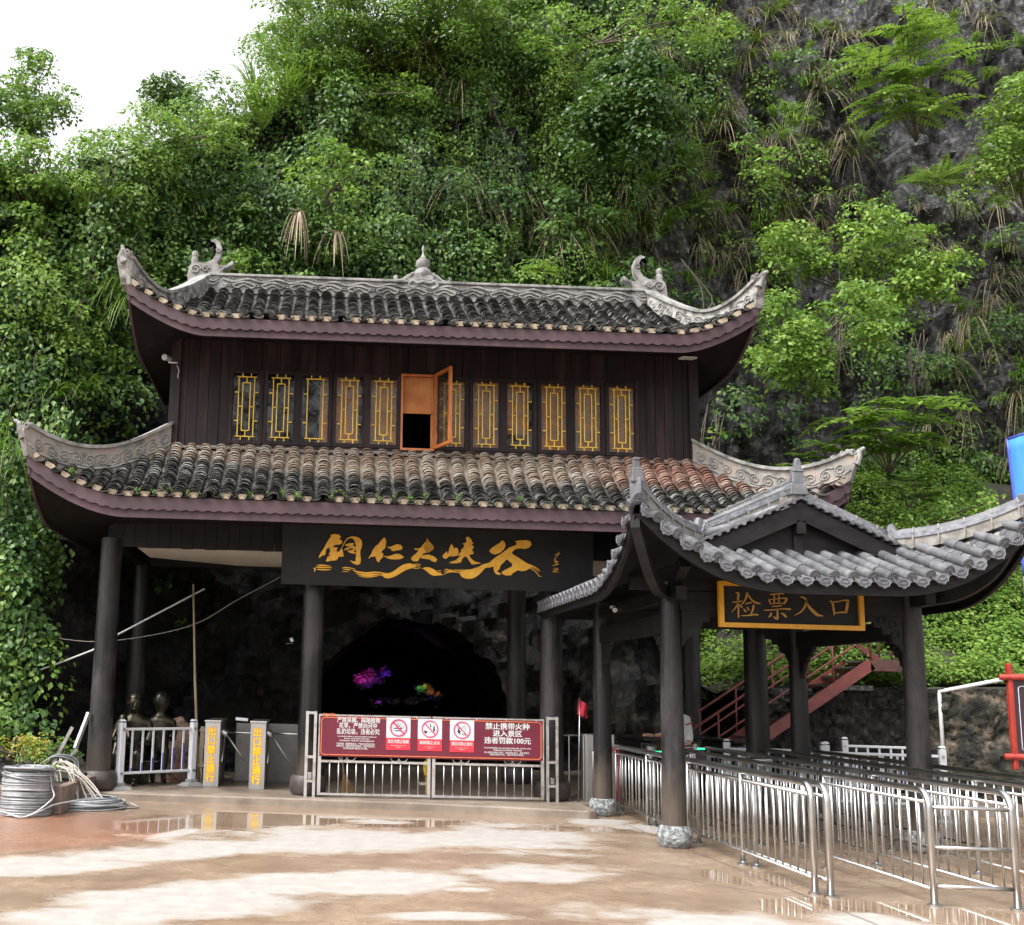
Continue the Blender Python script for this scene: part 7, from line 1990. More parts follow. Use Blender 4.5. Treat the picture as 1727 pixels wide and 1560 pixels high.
single('steel_bar', MB().beam(at(127, 1262, 16.75), at(150, 1202, 16.93), 0.055, 0.05), MT['steel_worn'], 'short steel bar leaning diagonally on the first round column', 'bar', False)
tg_ = thing('floodlight', 'small white floodlight on a thin bracket left of the gate', 'lamp', at(492, 1080, 18.9))
q = at(492, 1079, 18.9); MB().box(q, (0.055, 0.03, 0.07), ry=-0.5).build('housing', MT['pvc'], tg_, bevel=0.006); MB().tube([q + Vector((-0.1, 0.02, -0.07)), q + Vector((0.03, 0.02, -0.06))], 0.006, 5).build('bracket', MT['steel'], tg_)
cc = thing('security_camera', 'white security camera on a bracket at the upper left wall corner', 'camera', at(298, 612, 17.0))
q = at(298, 612, 17.0); MB().tube([q + Vector((0.02, 0.06, 0.0)), q + Vector((0.0, -0.02, 0)), at(285, 611, 16.85)], 0.014, 7).build('bracket', MT['pvc'], cc, smooth=True)
MB().box(q + Vector((0.02, 0.05, -0.01)), (0.06, 0.02, 0.14)).build('wall_plate', MT['pvc'], cc, bevel=0.005)
q = at(282, 604, 16.8); b_ = MB(); b_.lathe([(0.03, -0.09), (0.045, -0.08), (0.045, 0.07), (0.055, 0.08), (0.05, 0.1)], q, 14, axis=(-0.35, -1, -0.15)); b_.build('body', MT['grey_plastic'], cc, smooth=40)
MB().tube(catmull([at(298, 616, 17.0), at(302, 625, 16.95), at(300, 632, 17.0), at(300, 640, 17.03)], 4), 0.005, 5).build('cable', MT['pvc'], cc)
pc_ = thing('spot_lamp', 'small white spot lamp on the side beam under the pavilion eave', 'lamp', at(1045, 1024, 15.2))
q = at(1045, 1024, 15.2); q.x = PX0 - 0.1; MB().box(q, (0.05, 0.12, 0.03)).build('bracket', MT['pvc'], pc_); MB().lathe([(0.02, 0), (0.035, 0.05), (0.035, 0.08)], q + Vector((0, -0.06, -0.02)), 12, axis=(0, -1, -0.5)).build('head', MT['pvc'], pc_, smooth=40)
tb = MB(); q = at(1160, 604, 16.35); tb.box(q, (0.32, 0.10, 0.03), rz=0.5, ry=-0.15); single('tube_lamp', tb, MT['cable_tan'], 'unlit brown tube lamp under the upper right eave', 'lamp', False)

# ---------------------------------------------------------------- wire coils and planter at the left edge
wc = gz(38, 1379, 0); cxw, cyw = at(33, 1375, wc.y).x, wc.y + 0.33
cw = MB(); RR = 0.325; HH = at(33, 1297, cyw - 0.3).z
nt2 = 30
for k in range(nt2):
    r = RR + R_.uniform(-0.008, 0.008); tl_ = R_.uniform(-0.012, 0.012); ph = R_.uniform(0, 6.28); z = 0.016 + (HH - 0.05) * k / nt2
    cw.tube([(cxw + r * math.cos(a), cyw + r * math.sin(a), max(0.014, z + tl_ * math.cos(a - ph) + 0.004 * math.sin(3 * a))) for a in np.linspace(0, 2 * math.pi, 37)], 0.0125, 6, caps=False)
for k in range(9):                                   # loose turns folded over the top and flanks
    tilt = R_.uniform(-0.16, 0.16); ph = R_.uniform(0, 6.28); zc = R_.choice([HH - 0.03, HH - 0.01, HH * 0.9, 0.10, HH * 0.8]); rr5 = RR + R_.uniform(-0.04, 0.02)
    cw.tube([(cxw + rr5 * math.cos(a), cyw + rr5 * math.sin(a), max(0.02, zc + rr5 * tilt * math.cos(a - ph))) for a in np.linspace(0, 2 * math.pi, 33)], 0.013, 5)
for k in range(7):
    rr5 = RR - 0.03 - 0.03 * k
    cw.tube([(cxw + rr5 * math.cos(a), cyw + rr5 * math.sin(a), HH - 0.01 + 0.02 * math.sin(2 * a + k)) for a in np.linspace(0, 2 * math.pi, 29)], 0.013, 5)
cw.tube(catmull([(cxw + 0.30, cyw - 0.1, HH - 0.03), (cxw + 0.345, cyw - 0.12, HH * 0.6), (cxw + 0.40, cyw - 0.2, HH * 0.45), (cxw + 0.36, cyw - 0.28, 0.20), (cxw + 0.22, cyw - 0.36, 0.08), (cxw + 0.10, cyw - 0.42, 0.02)], 6), 0.013, 6)
cw.tube(catmull([(cxw - 0.5, cyw - 0.30, 0.13), (cxw - 0.15, cyw - 0.38, 0.06), (cxw + 0.05, cyw - 0.43, 0.015), (cxw + 0.25, cyw - 0.36, 0.08), (cxw + 0.42, cyw - 0.2, 0.16), (cxw + 0.70, cyw + 0.05, 0.20)], 6), 0.012, 6)
tag(cw.build('wire_drum', MT['wire'], None, smooth=True), 'tall drum-shaped coil of grey steel wire at the left edge', 'wire coil')
fc = gz(142, 1362, 0); fl2 = MB()
for k in range(44):
    r = R_.uniform(0.30, 0.62); ph = R_.uniform(0, 6.28); tl_ = R_.uniform(0, 0.05); ox, oy = R_.uniform(-.05, .05), R_.uniform(-.04, .04)
    zc = 0.02 + 0.15 * max(0, 1 - abs(r - 0.47) / 0.19) * R_.random()
    fl2.tube([(fc.x + ox + r * math.cos(a) * 1.0, fc.y + oy + r * 0.72 * math.sin(a), max(0.012, zc + tl_ * math.cos(a - ph))) for a in np.linspace(0, 2 * math.pi, 41)], 0.0125, 5)
fl2.tube(catmull([(fc.x + 0.35, fc.y - 0.25, 0.06), (fc.x + 0.62, fc.y - 0.1, 0.02), (fc.x + 0.75, fc.y + 0.1, 0.013), (fc.x + 0.6, fc.y + 0.25, 0.05)], 6), 0.012, 5)
tag(fl2.build('wire_coil', MT['wire'], None, smooth=True), 'flat coil of blue-grey wire lying on the wet ground', 'wire coil')
lc = MB(); b0 = at(100, 1302, 15.9)
for k in range(15):
    x0_ = b0.x + R_.uniform(-0.06, 0.08); top_z = 0.58 + R_.uniform(-0.08, 0.05); w_ = R_.uniform(0.15, 0.62)
    y_ = 15.9 + R_.uniform(-0.12, 0.10)
    lc.tube(catmull([(x0_ - 0.08, y_, top_z - 0.05), (x0_, y_ - 0.03, top_z), (x0_ + 0.10 + w_ * 0.3, y_ - 0.08, top_z - 0.06), (x0_ + 0.10 + w_ * 0.75, y_ - 0.12, 0.26 + R_.uniform(-.05, .05)), (x0_ + 0.05 + w_, y_ - 0.16, 0.10), (x0_ + w_ * 0.55, y_ - 0.22, 0.02 + 0.02 * R_.random()), (x0_ + w_ * 0.18, y_ - 0.2, 0.10), (x0_ + 0.02, y_ - 0.1, 0.30), (x0_ - 0.04, y_ - 0.04, top_z - 0.08)], 6), 0.0125, 5)
for k in range(3):
    lc.tube(catmull([(b0.x - 0.03, 15.86, 0.50 - 0.02 * k), (b0.x + 0.02, 15.80, 0.62 + 0.02 * k), (b0.x + 0.09, 15.80, 0.55), (b0.x + 0.03, 15.82, 0.47)], 6), 0.012, 5)
tag(lc.build('cable_bundle', MT['cable_tan'], None, smooth=True), 'tangled loops of dusty tan cable hung over the planter corner', 'cable')
ar = MB(); q0, q1, q2 = at(64, 1291, 15.6), at(95, 1276, 15.8), at(128, 1284, 16.0)
for k in range(7):
    o_ = Vector((R_.uniform(-.02, .02), R_.uniform(-.05, .05), R_.uniform(-.04, .03)))
    ar.tube(catmull([q0 + o_ * 0.5 + Vector((0, 0, -0.02)), q1 + o_, q2 + o_, q2 + Vector((0.03, 0, -0.18)) + o_], 6), 0.012, 5)
tag(ar.build('wire_hoop', MT['wire'], None, smooth=True), 'arched loose hoop of grey wire resting on the planter shrubs', 'wire coil')
kb = thing('planter_curb', 'brown stone planter curb with a squared corner behind the wire drum', 'curb', (-3.5, 14.6, 0))
MT['curb_stone'] = pmat('brown_curb_stone', (0.10, 0.065, 0.05), (0.26, 0.19, 0.15), scale=6, rough=0.5, bump=0.3)
cz0 = 0.36
k_ = MB(); c0 = gz(80, 1376, 0); xk = -3.42
k_.beam((xk, 15.0, cz0 / 2), (xk + 0.05, 16.85, cz0 / 2), 0.14, cz0); k_.build('side_stone', MT['curb_stone'], kb, bevel=0.015)
MB().beam((-9, 14.95, cz0 / 2), (xk + 0.07, 14.95, cz0 / 2), 0.14, cz0).build('front_stone', MT['curb_stone'], kb, bevel=0.015)
pso = MB().add([(-9, 15.0, 0.30), (-3.45, 15.0, 0.30), (-3.45, 17.2, 0.42), (-4.0, 18.6, 0.6), (-9, 18.6, 0.8)], [(0, 1, 2, 3, 4)]); tag(pso.build('planter_soil', MT['earth']), kind='structure')

# ---------------------------------------------------------------- red steel staircase at the right
MT['rust'] = pmat('rusty_brown_paint', (0.05, 0.022, 0.018), (0.11, 0.045, 0.035), scale=7, rough=0.7, bump=0.2)
sc_ = thing('steel_staircase', 'red painted steel staircase with pipe handrails climbing behind the pavilion', 'staircase', (7.0, 19.4, 0))
SY0, SY1 = 19.0, 19.95
s0 = at(1272, 1245, 19.45); s1 = at(1448, 1121, 19.45)
p0 = Vector((s0.x, 0, s0.z)); p1 = Vector((s1.x, 0, s1.z)); slope = (p1.z - p0.z) / (p1.x - p0.x)
pA = Vector((p0.x - (p0.z - 0.05) / slope - 0.2, 0, 0.0)) ; pB = p1
def onst(f, y, dz=0.0): return Vector((pA.x + (pB.x - pA.x) * f, y, pA.z + (pB.z - pA.z) * f + dz))
for y in (SY0, SY1): MB().beam(onst(-0.0, y), onst(1, y), 0.06, 0.20).build('stringer', MT['red_paint'], sc_)
nst = 15
for k in range(nst):
    f = (k + 0.5) / nst; c = onst(f, (SY0 + SY1) / 2, 0.02)
    MB().box(c, (0.27, SY1 - SY0 - 0.06, 0.035)).build('tread', MT['steel_dark'], sc_)
for y in (SY0, SY1):
    for dz, r in ((0.95, 0.024), (0.52, 0.018)):
        MB().tube([onst(-0.02, y, dz), onst(1.0, y, dz), onst(1.0, y, dz) + Vector((0.95, 0, 0.0))], r, 8).build('handrail', MT['red_paint'], sc_, smooth=40)
    for k in range(6):
        f = 0.04 + 0.96 * k / 5
        MB().tube([onst(f, y, 0), onst(f, y, 0.95)], 0.018, 8).build('baluster', MT['red_paint'], sc_, smooth=True)
    MB().beam(onst(1, y) + Vector((-0.02, 0, -0.02)), onst(1, y) + Vector((0.95, 0, -0.02)), 0.06, 0.20).build('landing_beam', MT['rust'], sc_)
    MB().tube([onst(1, y) + Vector((0.9, 0, 0)), onst(1, y) + Vector((0.9, 0, 0.95))], 0.02, 8).build('baluster', MT['red_paint'], sc_, smooth=True)
MB().box(onst(1, (SY0 + SY1) / 2) + Vector((0.47, 0, 0.06)), (0.95, SY1 - SY0, 0.03)).build('landing', MT['steel_dark'], sc_)
# upper flight doubling back
u0 = onst(1, SY1 + 0.2) + Vector((0.75, 0.0, 0.1)); 
for y in (SY1 + 0.15, SY1 + 1.0):
    a = Vector((u0.x, y, u0.z)); b2 = a + Vector((-3.2, 0.0, 2.1))
    MB().beam(a, b2, 0.05, 0.10).build('stringer', MT['red_paint'], sc_)
    MB().tube([a + Vector((0, 0, 0.9)), b2 + Vector((0, 0, 0.9))], 0.022, 8).build('handrail', MT['red_paint'], sc_, smooth=True)
    for k in range(5):
        c = a.lerp(b2, k / 4); MB().tube([c, c + Vector((0, 0, 0.9))], 0.016, 8).build('baluster', MT['red_paint'], sc_, smooth=True)
for k in range(9):
    c = Vector((u0.x - 3.2 * (k + 0.5) / 9, SY1 + 0.57, u0.z + 2.1 * (k + 0.5) / 9)); MB().box(c, (0.28, 0.8, 0.035)).build('tread', MT['steel_dark'], sc_)
sl_b = MB(); q = at(1440, 1158, 19.6); sl_b.box((q.x, 19.9, q.z - 0.02), (0.85, 0.4, 0.10)); tag(sl_b.build('stone_slab', MT['stone_base'], None, bevel=0.02), 'pale stone slab lying on top of the dark retaining wall', 'slab')
bl3 = MB(); q = at(1545, 1155, 20.4); bl3.sphere((q.x, 20.4, q.z - 0.02), 0.3, (1.2, 0.8, 0.55), 16, 12); o = bl3.build('grey_rock', MT['wall_stone'], None, smooth=True)
for v in o.data.vertices:
    k = np.array([[v.co.x, v.co.y, v.co.z]]); v.co.z += 0.15 * float(fbm(k, 3.2, 60)[0]); v.co.x += 0.12 * float(fbm(k, 3.0, 61)[0])
tag(o, 'rounded grey rock on the bank just right of the front pavilion column', 'rock')

# white water pipe on the wall
w0, w1, w2 = at(1690, 1146, 17.9), at(1584, 1166, 19.1), at(1588, 1345, 19.0)
single('water_pipe', MB().tube([w0, w1 + Vector((0.06, -0.03, 0.01)), w1 + Vector((0.01, 0, 0.0)), w1 + Vector((0, 0, -0.05)), Vector((w1.x + 0.01, w1.y, 0.0))], 0.034, 10), MT['pvc'], 'white bent water pipe running along the top of the stone wall', 'pipe')

# red timber notice board
nbd = thing('notice_board', 'dark notice board in a rustic red timber frame at the right edge', 'sign', (11.6, 17.0, 1.0))
NYs = 17.0
d_ = Vector((0.94, -0.34, 0)).normalized()
a = at(1696, 1140, NYs); z_t, z_b = a.z, at(1704, 1276, NYs).z; z_top, z_bot = at(1704, 1119, NYs).z, at(1704, 1298, NYs).z
BWd = 1.5
n_ = d_.cross(Vector((0, 0, 1)))
def nbp(s, z, out=0.0): return Vector((a.x, a.y, 0)) + d_ * s + n_ * out + Vector((0, 0, z))
for s in (0.05, BWd - 0.05): MB().beam(nbp(s, z_bot), nbp(s, z_top), 0.085, 0.085, (0, 1, 0)).build('post', MT['sign_red'], nbd, bevel=0.02)
mbh = MB()
for z in (z_t - 0.02, z_b): mbh.tube([nbp(-0.10, z, 0.03), nbp(0.5, z + 0.006, 0.035), nbp(BWd + 0.1, z, 0.03)], [0.048, 0.056, 0.05], 9)
mbh.build('crossbeam', MT['sign_red'], nbd, smooth=40)
mbq = MB(); v4 = [nbp(0.10, z_b + 0.03), nbp(BWd - 0.1, z_b + 0.03), nbp(BWd - 0.1, z_t - 0.06), nbp(0.10, z_t - 0.06)]
mbq.add(v4 + [p - n_ * 0.03 for p in v4], [(0, 1, 2, 3), (7, 6, 5, 4), (0, 4, 5, 1), (1, 5, 6, 2), (2, 6, 7, 3), (3, 7, 4, 0)]); mbq.build('panel', MT['purple_black'], nbd)
ln_ = MB(); ln_.tube([nbp(0.42, z_t - 0.16, 0.006), nbp(0.19, z_t - 0.16, 0.006), nbp(0.165, z_t - 0.19, 0.006), nbp(0.165, z_b + 0.13, 0.006), nbp(0.19, z_b + 0.10, 0.006), nbp(BWd - 0.2, z_b + 0.10, 0.006)], 0.006, 5)
text(ln_, '森', 0.22, nbp(0.36, z_t - 0.50, 0.004), d_, (0, 0, 1), bold=0.006)
ln_.build('lettering', MT['white_ink'], nbd)
tx = MB(); text(tx, '景', 0.14, nbp(0.47, z_t - 0.17, 0.004), d_, (0, 0, 1), bold=0.006); tx.build('heading', MT['sign_red'], nbd)
# blue panel on posts beyond the pavilion
bb = thing('blue_tarpaulin', 'bright blue tarpaulin panel with a dark hem rising beyond the right pavilion eave', 'tarpaulin', (11.2, 16.0, 0))
a = at(1699, 741, 15.6); b2 = at(1722, 920, 15.6); dd_ = Vector((0.55, -0.84, 0)).normalized()
L_ = 2.4; zl = at(1722, 972, 15.6).z
Pg = []
for i in range(13):
    row = []
    for k in range(13):
        f = k / 12; s = L_ * i / 12
        pt = Vector((a.x + (b2.x - a.x) * f * 1.25, a.y, a.z + (zl - a.z) * f)) + dd_ * s + Vector((0, 0, 0.16 * s * (1 - f)))
        pt += Vector((dd_.y, -dd_.x, 0)) * (0.02 * math.sin(s * 5 + f * 3))
        row.append(pt)
    Pg.append(row)
mb = MB(); mb.grid(Pg); o = mb.build('sheet', MT['blue_tarp'], bb, smooth=True); o.modifiers.new('thick', 'SOLIDIFY').thickness = 0.01
hm = MB(); hm.tube(Pg[0], 0.022, 7); hm.tube([r[0] for r in Pg], 0.022, 7); hm.tube([r[-1] for r in Pg], 0.022, 7); hm.tube(Pg[-1], 0.022, 7); hm.build('hem', MT['blue_film'], bb, smooth=True)
for e in (Pg[0][-1], Pg[-1][-1]): MB().tube([(e.x, e.y, 0), e], 0.03, 8).build('post', MT['steel_dark'], bb, smooth=True)
# ---------------------------------------------------------------- foliage
def unit(v): return v / np.maximum(np.linalg.norm(v, axis=-1, keepdims=True), 1e-9)
def leaf_arrays(P, Nn, D, S_, wr=0.62, droop=0.12):
    """P centres, Nn leaf normals, D pointing directions, S_ lengths -> verts, quads (5 verts, 2 quads per leaf)"""
    D = unit(D - (D * Nn).sum(-1, keepdims=True) * Nn)
    Sd = np.cross(D, Nn)
    s = S_[:, None]
    b = P - D * s * 0.5; t = P + D * s * 0.5 - Nn * s * droop
    m = P - Nn * s * 0.09 - D * s * 0.02
    l = P - Sd * s * wr * 0.5 - D * s * 0.08; r = P + Sd * s * wr * 0.5 - D * s * 0.08
    V = np.stack([b, l, t, r, m], 1).reshape(-1, 3)
    o = (np.arange(len(P)) * 5)[:, None]
    Q = np.concatenate([o + np.array([[0, 4, 2, 1]]), o + np.array([[0, 3, 2, 4]])], 0)
    return V, Q
def clump_leaves(cs, rs, per, size, rng, up=0.7, rnd=0.5, hang=0.6, face=0.25, shell=0.55, outward=None):
    """leaves on the shells of ellipsoidal clumps; cs (n,3), rs (n,3)"""
    n = len(cs)
    cnt = np.maximum((per * (rs[:, 0] * (rs[:, 2] + rs[:, 1]) * 0.5) / 0.36).astype(int), 6)
    ix = np.repeat(np.arange(n), cnt)
    u = unit(rng.normal(size=(len(ix), 3)) + np.array([0, -0.45, 0.55]))
    rad2 = shell + (1 - shell) * rng.rand(len(ix)) ** 0.5
    P = cs[ix] + u * rs[ix] * rad2[:, None]
    Nn = unit(u * 0.55 + np.array([0, -face, up]) + rng.normal(size=u.shape) * rnd)
    D = u * 0.6 + np.array([0, -0.25, -hang]) + rng.normal(size=u.shape) * 0.55
    S_ = size * rng.uniform(0.65, 1.35, len(ix))
    return P, Nn, D, S_
class Leaves:
    def __init__(s): s.V = []; s.Q = []; s.n = 0
    def add(s, V, Q):
        s.V.append(V); s.Q.append(Q + s.n); s.n += len(V)
    def build(s, name, mat, parent=None):
        return np_mesh(name, np.concatenate(s.V), np.concatenate(s.Q), mat, parent)
MT['leaf_ivy'] = leafmat('creeper_leaf', (0.024, 0.062, 0.020), (0.068, 0.148, 0.036), (0.17, 0.275, 0.060), 0.55, 0.36, 0.5)
MT['leaf_bright'] = leafmat('bright_leaf', (0.070, 0.150, 0.024), (0.145, 0.255, 0.038), (0.26, 0.37, 0.065), 0.8, 0.42, 0.5)
MT['leaf_lime'] = leafmat('lime_leaf', (0.065, 0.15, 0.020), (0.125, 0.235, 0.034), (0.23, 0.33, 0.06), 0.9, 0.45, 0.5)
MT['leaf_mid'] = leafmat('mid_leaf', (0.050, 0.112, 0.026), (0.112, 0.210, 0.040), (0.22, 0.325, 0.058), 0.8, 0.42, 0.45)
MT['leaf_dark'] = leafmat('dark_leaf', (0.018, 0.050, 0.013), (0.036, 0.088, 0.018), (0.075, 0.145, 0.028), 0.8, 0.25, 0.42)
MT['leaf_purple'] = leafmat('purple_leaf', (0.045, 0.025, 0.04), (0.08, 0.045, 0.06), (0.12, 0.08, 0.09), 2.0, 0.2)
MT['leaf_gold'] = leafmat('gold_tipped_leaf', (0.10, 0.17, 0.02), (0.25, 0.27, 0.03), (0.42, 0.26, 0.05), 5.0, 0.35)
MT['grass'] = leafmat('green_blade', (0.065, 0.14, 0.016), (0.12, 0.23, 0.028), (0.21, 0.31, 0.06), 0.9, 0.4)
MT['grass_dry'] = leafmat('dry_blade', (0.11, 0.09, 0.055), (0.21, 0.175, 0.11), (0.34, 0.29, 0.20), 0.9, 0.2, 0.8)
MT['frond_dry'] = leafmat('dead_frond', (0.30, 0.22, 0.16), (0.46, 0.35, 0.26), (0.58, 0.47, 0.36), 3.0, 0.2, 0.8)

# ---- the creeper mantle on the cliff: one mass nobody could count
rng = np.random.RandomState(5)
step = 0.42
gx, gzv = np.meshgrid(np.arange(-15.5, 20.0, step), np.arange(0.2, 24.5, step), indexing='ij')
gx = gx + rng.uniform(-.5, .5, gx.shape) * step; gzv = gzv + rng.uniform(-.5, .5, gx.shape) * step
gx = gx.ravel(); gzv = gzv.ravel()
ok = gzv < ztop(gx) + 0.25
gx, gzv = gx[ok], gzv[ok]
gy = cliff_y(gx, gzv)
cp_ = np.stack([gx, gy, gzv], -1)
pu, pv = project(cp_)
def sm(a, b, x): 
    t = np.clip((x - a) / (b - a), 0, 1); return t * t * (3 - 2 * t)
def lerpmask(u, v):
    """how densely the creeper covers this part of the rock"""
    d = np.full(u.shape, 0.97)
    r1 = sm(960, 1120, u)
    dr = np.where(v < 120, 0.50, np.where(v < 300, 0.32, 0.32))
    d = d * (1 - r1) + dr * r1
    r2 = sm(1150, 1260, u)
    d = d * (1 - r2) + np.where(v < 330, 0.075, 0.17) * r2
    d = np.where((u > 1330) & (v > 770) & (v < 1000), 0.42, d)
    # bare rock behind the ground floor and beside the upper storey
    d = np.where((v > 700) & (u > 235) & (u < 1330), 0.0, d)
    d = np.where((v > 860) & (u > 104 - (v - 860) * 0.10), 0.0, d)
    d = np.where((v > 1165) & (u < 260), np.where(u < 60, 0.25, 0.0), d)
    d = np.where((u > 225) & (u < 330) & (v > 640), 0.06, d)
    d = np.where((u > 1150) & (u < 1420) & (v > 620), 0.05, d)
    return d
hole = fbm(cp_, 0.45, 91, 3)
dm = lerpmask(pu, pv)
pick = rng.rand(len(pu)) < np.clip(dm - np.where(dm > 0.8, np.clip(-hole - 0.10, 0, 1) * 2.8, 0.0) + np.where((dm < 0.8) & (dm > 0.1), hole * 0.9, 0), 0, 1)
pick &= (pu > -260) & (pu < 1990) & (pv > -220)
c = cp_[pick]
pu, pv = pu[pick], pv[pick]
bul = fbm(c, 0.33, 17, 3)
r = np.clip(rng.gamma(2.6, 0.135, len(c)), 0.15, 0.85)
c[:, 1] -= 0.05 + r * 0.35 + np.clip(bul + 0.25, 0, 1) * 0.6 * np.where(pu < 1000, 1, 0.45)
c[:, 1] -= rng.uniform(0, 0.35, len(c))
# keep the mantle clear of the hall's walls and eaves
inside = (c[:, 0] > np.where(c[:, 2] > 6.2, -3.45, -4.6)) & (c[:, 0] < 8.3) & (c[:, 1] < 21.9) & (c[:, 2] < 9.4) & (c[:, 2] > 4.2)
inside |= (c[:, 0] > -3.9) & (c[:, 0] < 8.0) & (c[:, 1] < 20.6) & (c[:, 2] < 4.6)
c, r, pu, pv = c[~inside], r[~inside], pu[~inside], pv[~inside]
rs = np.stack([r * rng.uniform(0.7, 1.4, len(r)), r * 0.6, r * rng.uniform(0.6, 1.25, len(r)) * np.where(pv > 820, 1.6, 1)], -1)
# species: dark creeper over most, brighter scrub in patches; top left bias paints in sunlight
kind = fbm(c, 0.38, 51, 3) + 0.56 * sm(400, 140, pv) * sm(760, 600, pu) + 0.10 * sm(330, 60, pv) * (pu > 700) + 0.10 * rng.normal(size=len(r)) - 0.12 * (pv > 600)
edge = (c[:, 2] > ztop(c[:, 0]) - 1.6) & (pu < 620)
kind = np.where(edge, kind + 0.28, kind)
for nm, lo, hi, size, per, matn, lab in (
    ('creeper', -9, 0.05, 0.128, 215, 'leaf_ivy', None), ('hillside_scrub', 0.05, 0.24, 0.115, 230, 'leaf_mid', None), ('hillside_scrub', 0.24, 9, 0.098, 290, 'leaf_bright', None)):
    k = (kind > lo) & (kind <= hi)
    Lv = Leaves()
    P_, N_, D_, S2 = clump_leaves(c[k], rs[k], per, size, rng, up=0.62, rnd=0.42, hang=0.75, face=0.4)
    Lv.add(*leaf_arrays(P_, N_, D_, S2))
    o = Lv.build(nm, MT[matn]); tag(o, {'creeper': 'dark green leafy creeper mantling the cliff', 'hillside_scrub': 'mid green scrub woven through the cliff creeper' if matn == 'leaf_mid' else 'bright yellow-green scrub along the upper cliff'}[nm], 'foliage', kind='stuff')
# scrub breaking the skyline along the cliff's upper edge
ex = rng.uniform(-13, 2.0, 240); ez = ztop(ex) + rng.uniform(-0.9, 0.15, len(ex)); ey = cliff_y(ex, ztop(ex)) + rng.uniform(-0.7, 0.9, len(ex))
er = rng.uniform(0.25, 0.6, len(ex)); ec = np.stack([ex, ey, ez], -1); es = np.stack([er * 1.2, er, er * 0.8], -1)
for sel, matn, lab in ((rng.rand(len(ex)) < 0.6, 'leaf_bright', 'yellow-green scrub breaking the skyline at the cliff edge'), (rng.rand(len(ex)) < 0.5, 'leaf_mid', 'mid green scrub breaking the skyline at the cliff edge')):
    Lv = Leaves(); Lv.add(*leaf_arrays(*clump_leaves(ec[sel], es[sel], 260, 0.10, rng, up=0.7, rnd=0.5, hang=0.4, face=0.3)))
    tag(Lv.build('skyline_scrub', MT[matn]), lab, 'foliage', kind='stuff')
# a thin carpet of single leaves fills the gaps between the clumps
m = 95000
k = rng.randint(0, len(c), m)
X = c[k, 0] + rng.normal(size=m) * 0.55; Z = np.clip(c[k, 2] + rng.normal(size=m) * 0.55, 0.2, None)
okz = Z < ztop(X)
X, Z = X[okz], Z[okz]
Yc = cliff_y(X, Z) - rng.uniform(0.02, 0.25, len(X))
P_ = np.stack([X, Yc, Z], -1)
uu, vv = project(P_); dmm = lerpmask(uu, vv); kk = rng.rand(len(X)) < dmm * 0.9
ins = (P_[:, 0] > np.where(P_[:, 2] > 6.2, -3.45, -4.6)) & (P_[:, 0] < 8.3) & (P_[:, 1] < 21.6) & (P_[:, 2] < 9.0)
P_ = P_[kk & ~ins]
Lv = Leaves(); Lv.add(*leaf_arrays(P_, unit(np.array([0, -0.8, 0.5]) + rng.normal(size=P_.shape) * 0.45), np.array([0, -0.2, -0.8]) + rng.normal(size=P_.shape) * 0.5, 0.115 * rng.uniform(0.7, 1.3, len(P_))))
tag(Lv.build('creeper', MT['leaf_ivy']), 'thin layer of creeper leaves clinging flat to the rock', 'foliage', kind='stuff')

# creeper curtains: strands of leaves draped straight down from ledges, with bare stems showing between them
sx_, sz_, ln_s = [], [], []
for (u0, v0, u1, v1, k) in ((150, 230, 1000, 430, 200), (500, 120, 1130, 330, 130), (0, 330, 240, 880, 90), (0, 860, 100, 1120, 16), (1270, 480, 1500, 600, 12)):
    for _ in range(k):
        sx_.append((rng.uniform(u0, u1), rng.uniform(v0, v1)))
PP, NN, DD, SS = [], [], [], []; stems = MB()
for (u, v) in sx_:
    r_ = ray(u, v); Y = 22.5
    for _k in range(7):
        p = CAM + r_ * (Y / r_.y); Y = 0.4 * Y + 0.6 * float(cliff_y(np.array(p.x), np.array(p.z)))
    p = CAM + r_ * ((Y - rng.uniform(0.45, 0.9)) / r_.y)
    if p.z > float(ztop(np.array(p.x))) or (p.z < 9.4 and -4.6 < p.x < 8.2): continue
    Ld = rng.uniform(0.7, 2.4); n_l = int(Ld * 60); sw = rng.uniform(0.08, 0.24)
    t_ = rng.rand(n_l) ** 0.8
    q_ = np.array(p)[None] + np.stack([rng.normal(size=n_l) * sw * (1 - 0.5 * t_), rng.normal(size=n_l) * 0.07 + 0.12 * t_, -t_ * Ld], -1)
    PP.append(q_); NN.append(unit(np.array([0, -0.75, 0.55]) + rng.normal(size=q_.shape) * 0.35)); DD.append(np.array([0, -0.15, -0.9]) + rng.normal(size=q_.shape) * 0.4); SS.append(0.115 * rng.uniform(0.6, 1.3, n_l))
    if rng.rand() < 0.55:
        stems.tube(catmull([p + Vector((0.1, 0.25, 0.3)), p, p + Vector((rng.uniform(-.15, .15), 0.05, -Ld * 0.6)), p + Vector((rng.uniform(-.25, .25), 0.1, -Ld * 1.25))], 4), 0.009, 4, caps=False)
PP, NN, DD, SS = [np.concatenate(x) for x in (PP, NN, DD, SS)]
hk = rng.rand(len(PP)) < 0.6
Lv = Leaves(); Lv.add(*leaf_arrays(PP[hk], NN[hk], DD[hk], SS[hk])); tag(Lv.build('hanging_creeper', MT['leaf_ivy']), 'strands of creeper hanging straight down the cliff', 'foliage', kind='stuff')
Lv = Leaves(); Lv.add(*leaf_arrays(PP[~hk], NN[~hk], DD[~hk], SS[~hk])); tag(Lv.build('hanging_creeper', MT['leaf_mid']), 'lighter leaves along the hanging creeper strands', 'foliage', kind='stuff')
tag(stems.build('creeper_stems', MT['bark'], None, smooth=True), 'bare brown stems showing between the creeper strands', 'vines', kind='stuff')

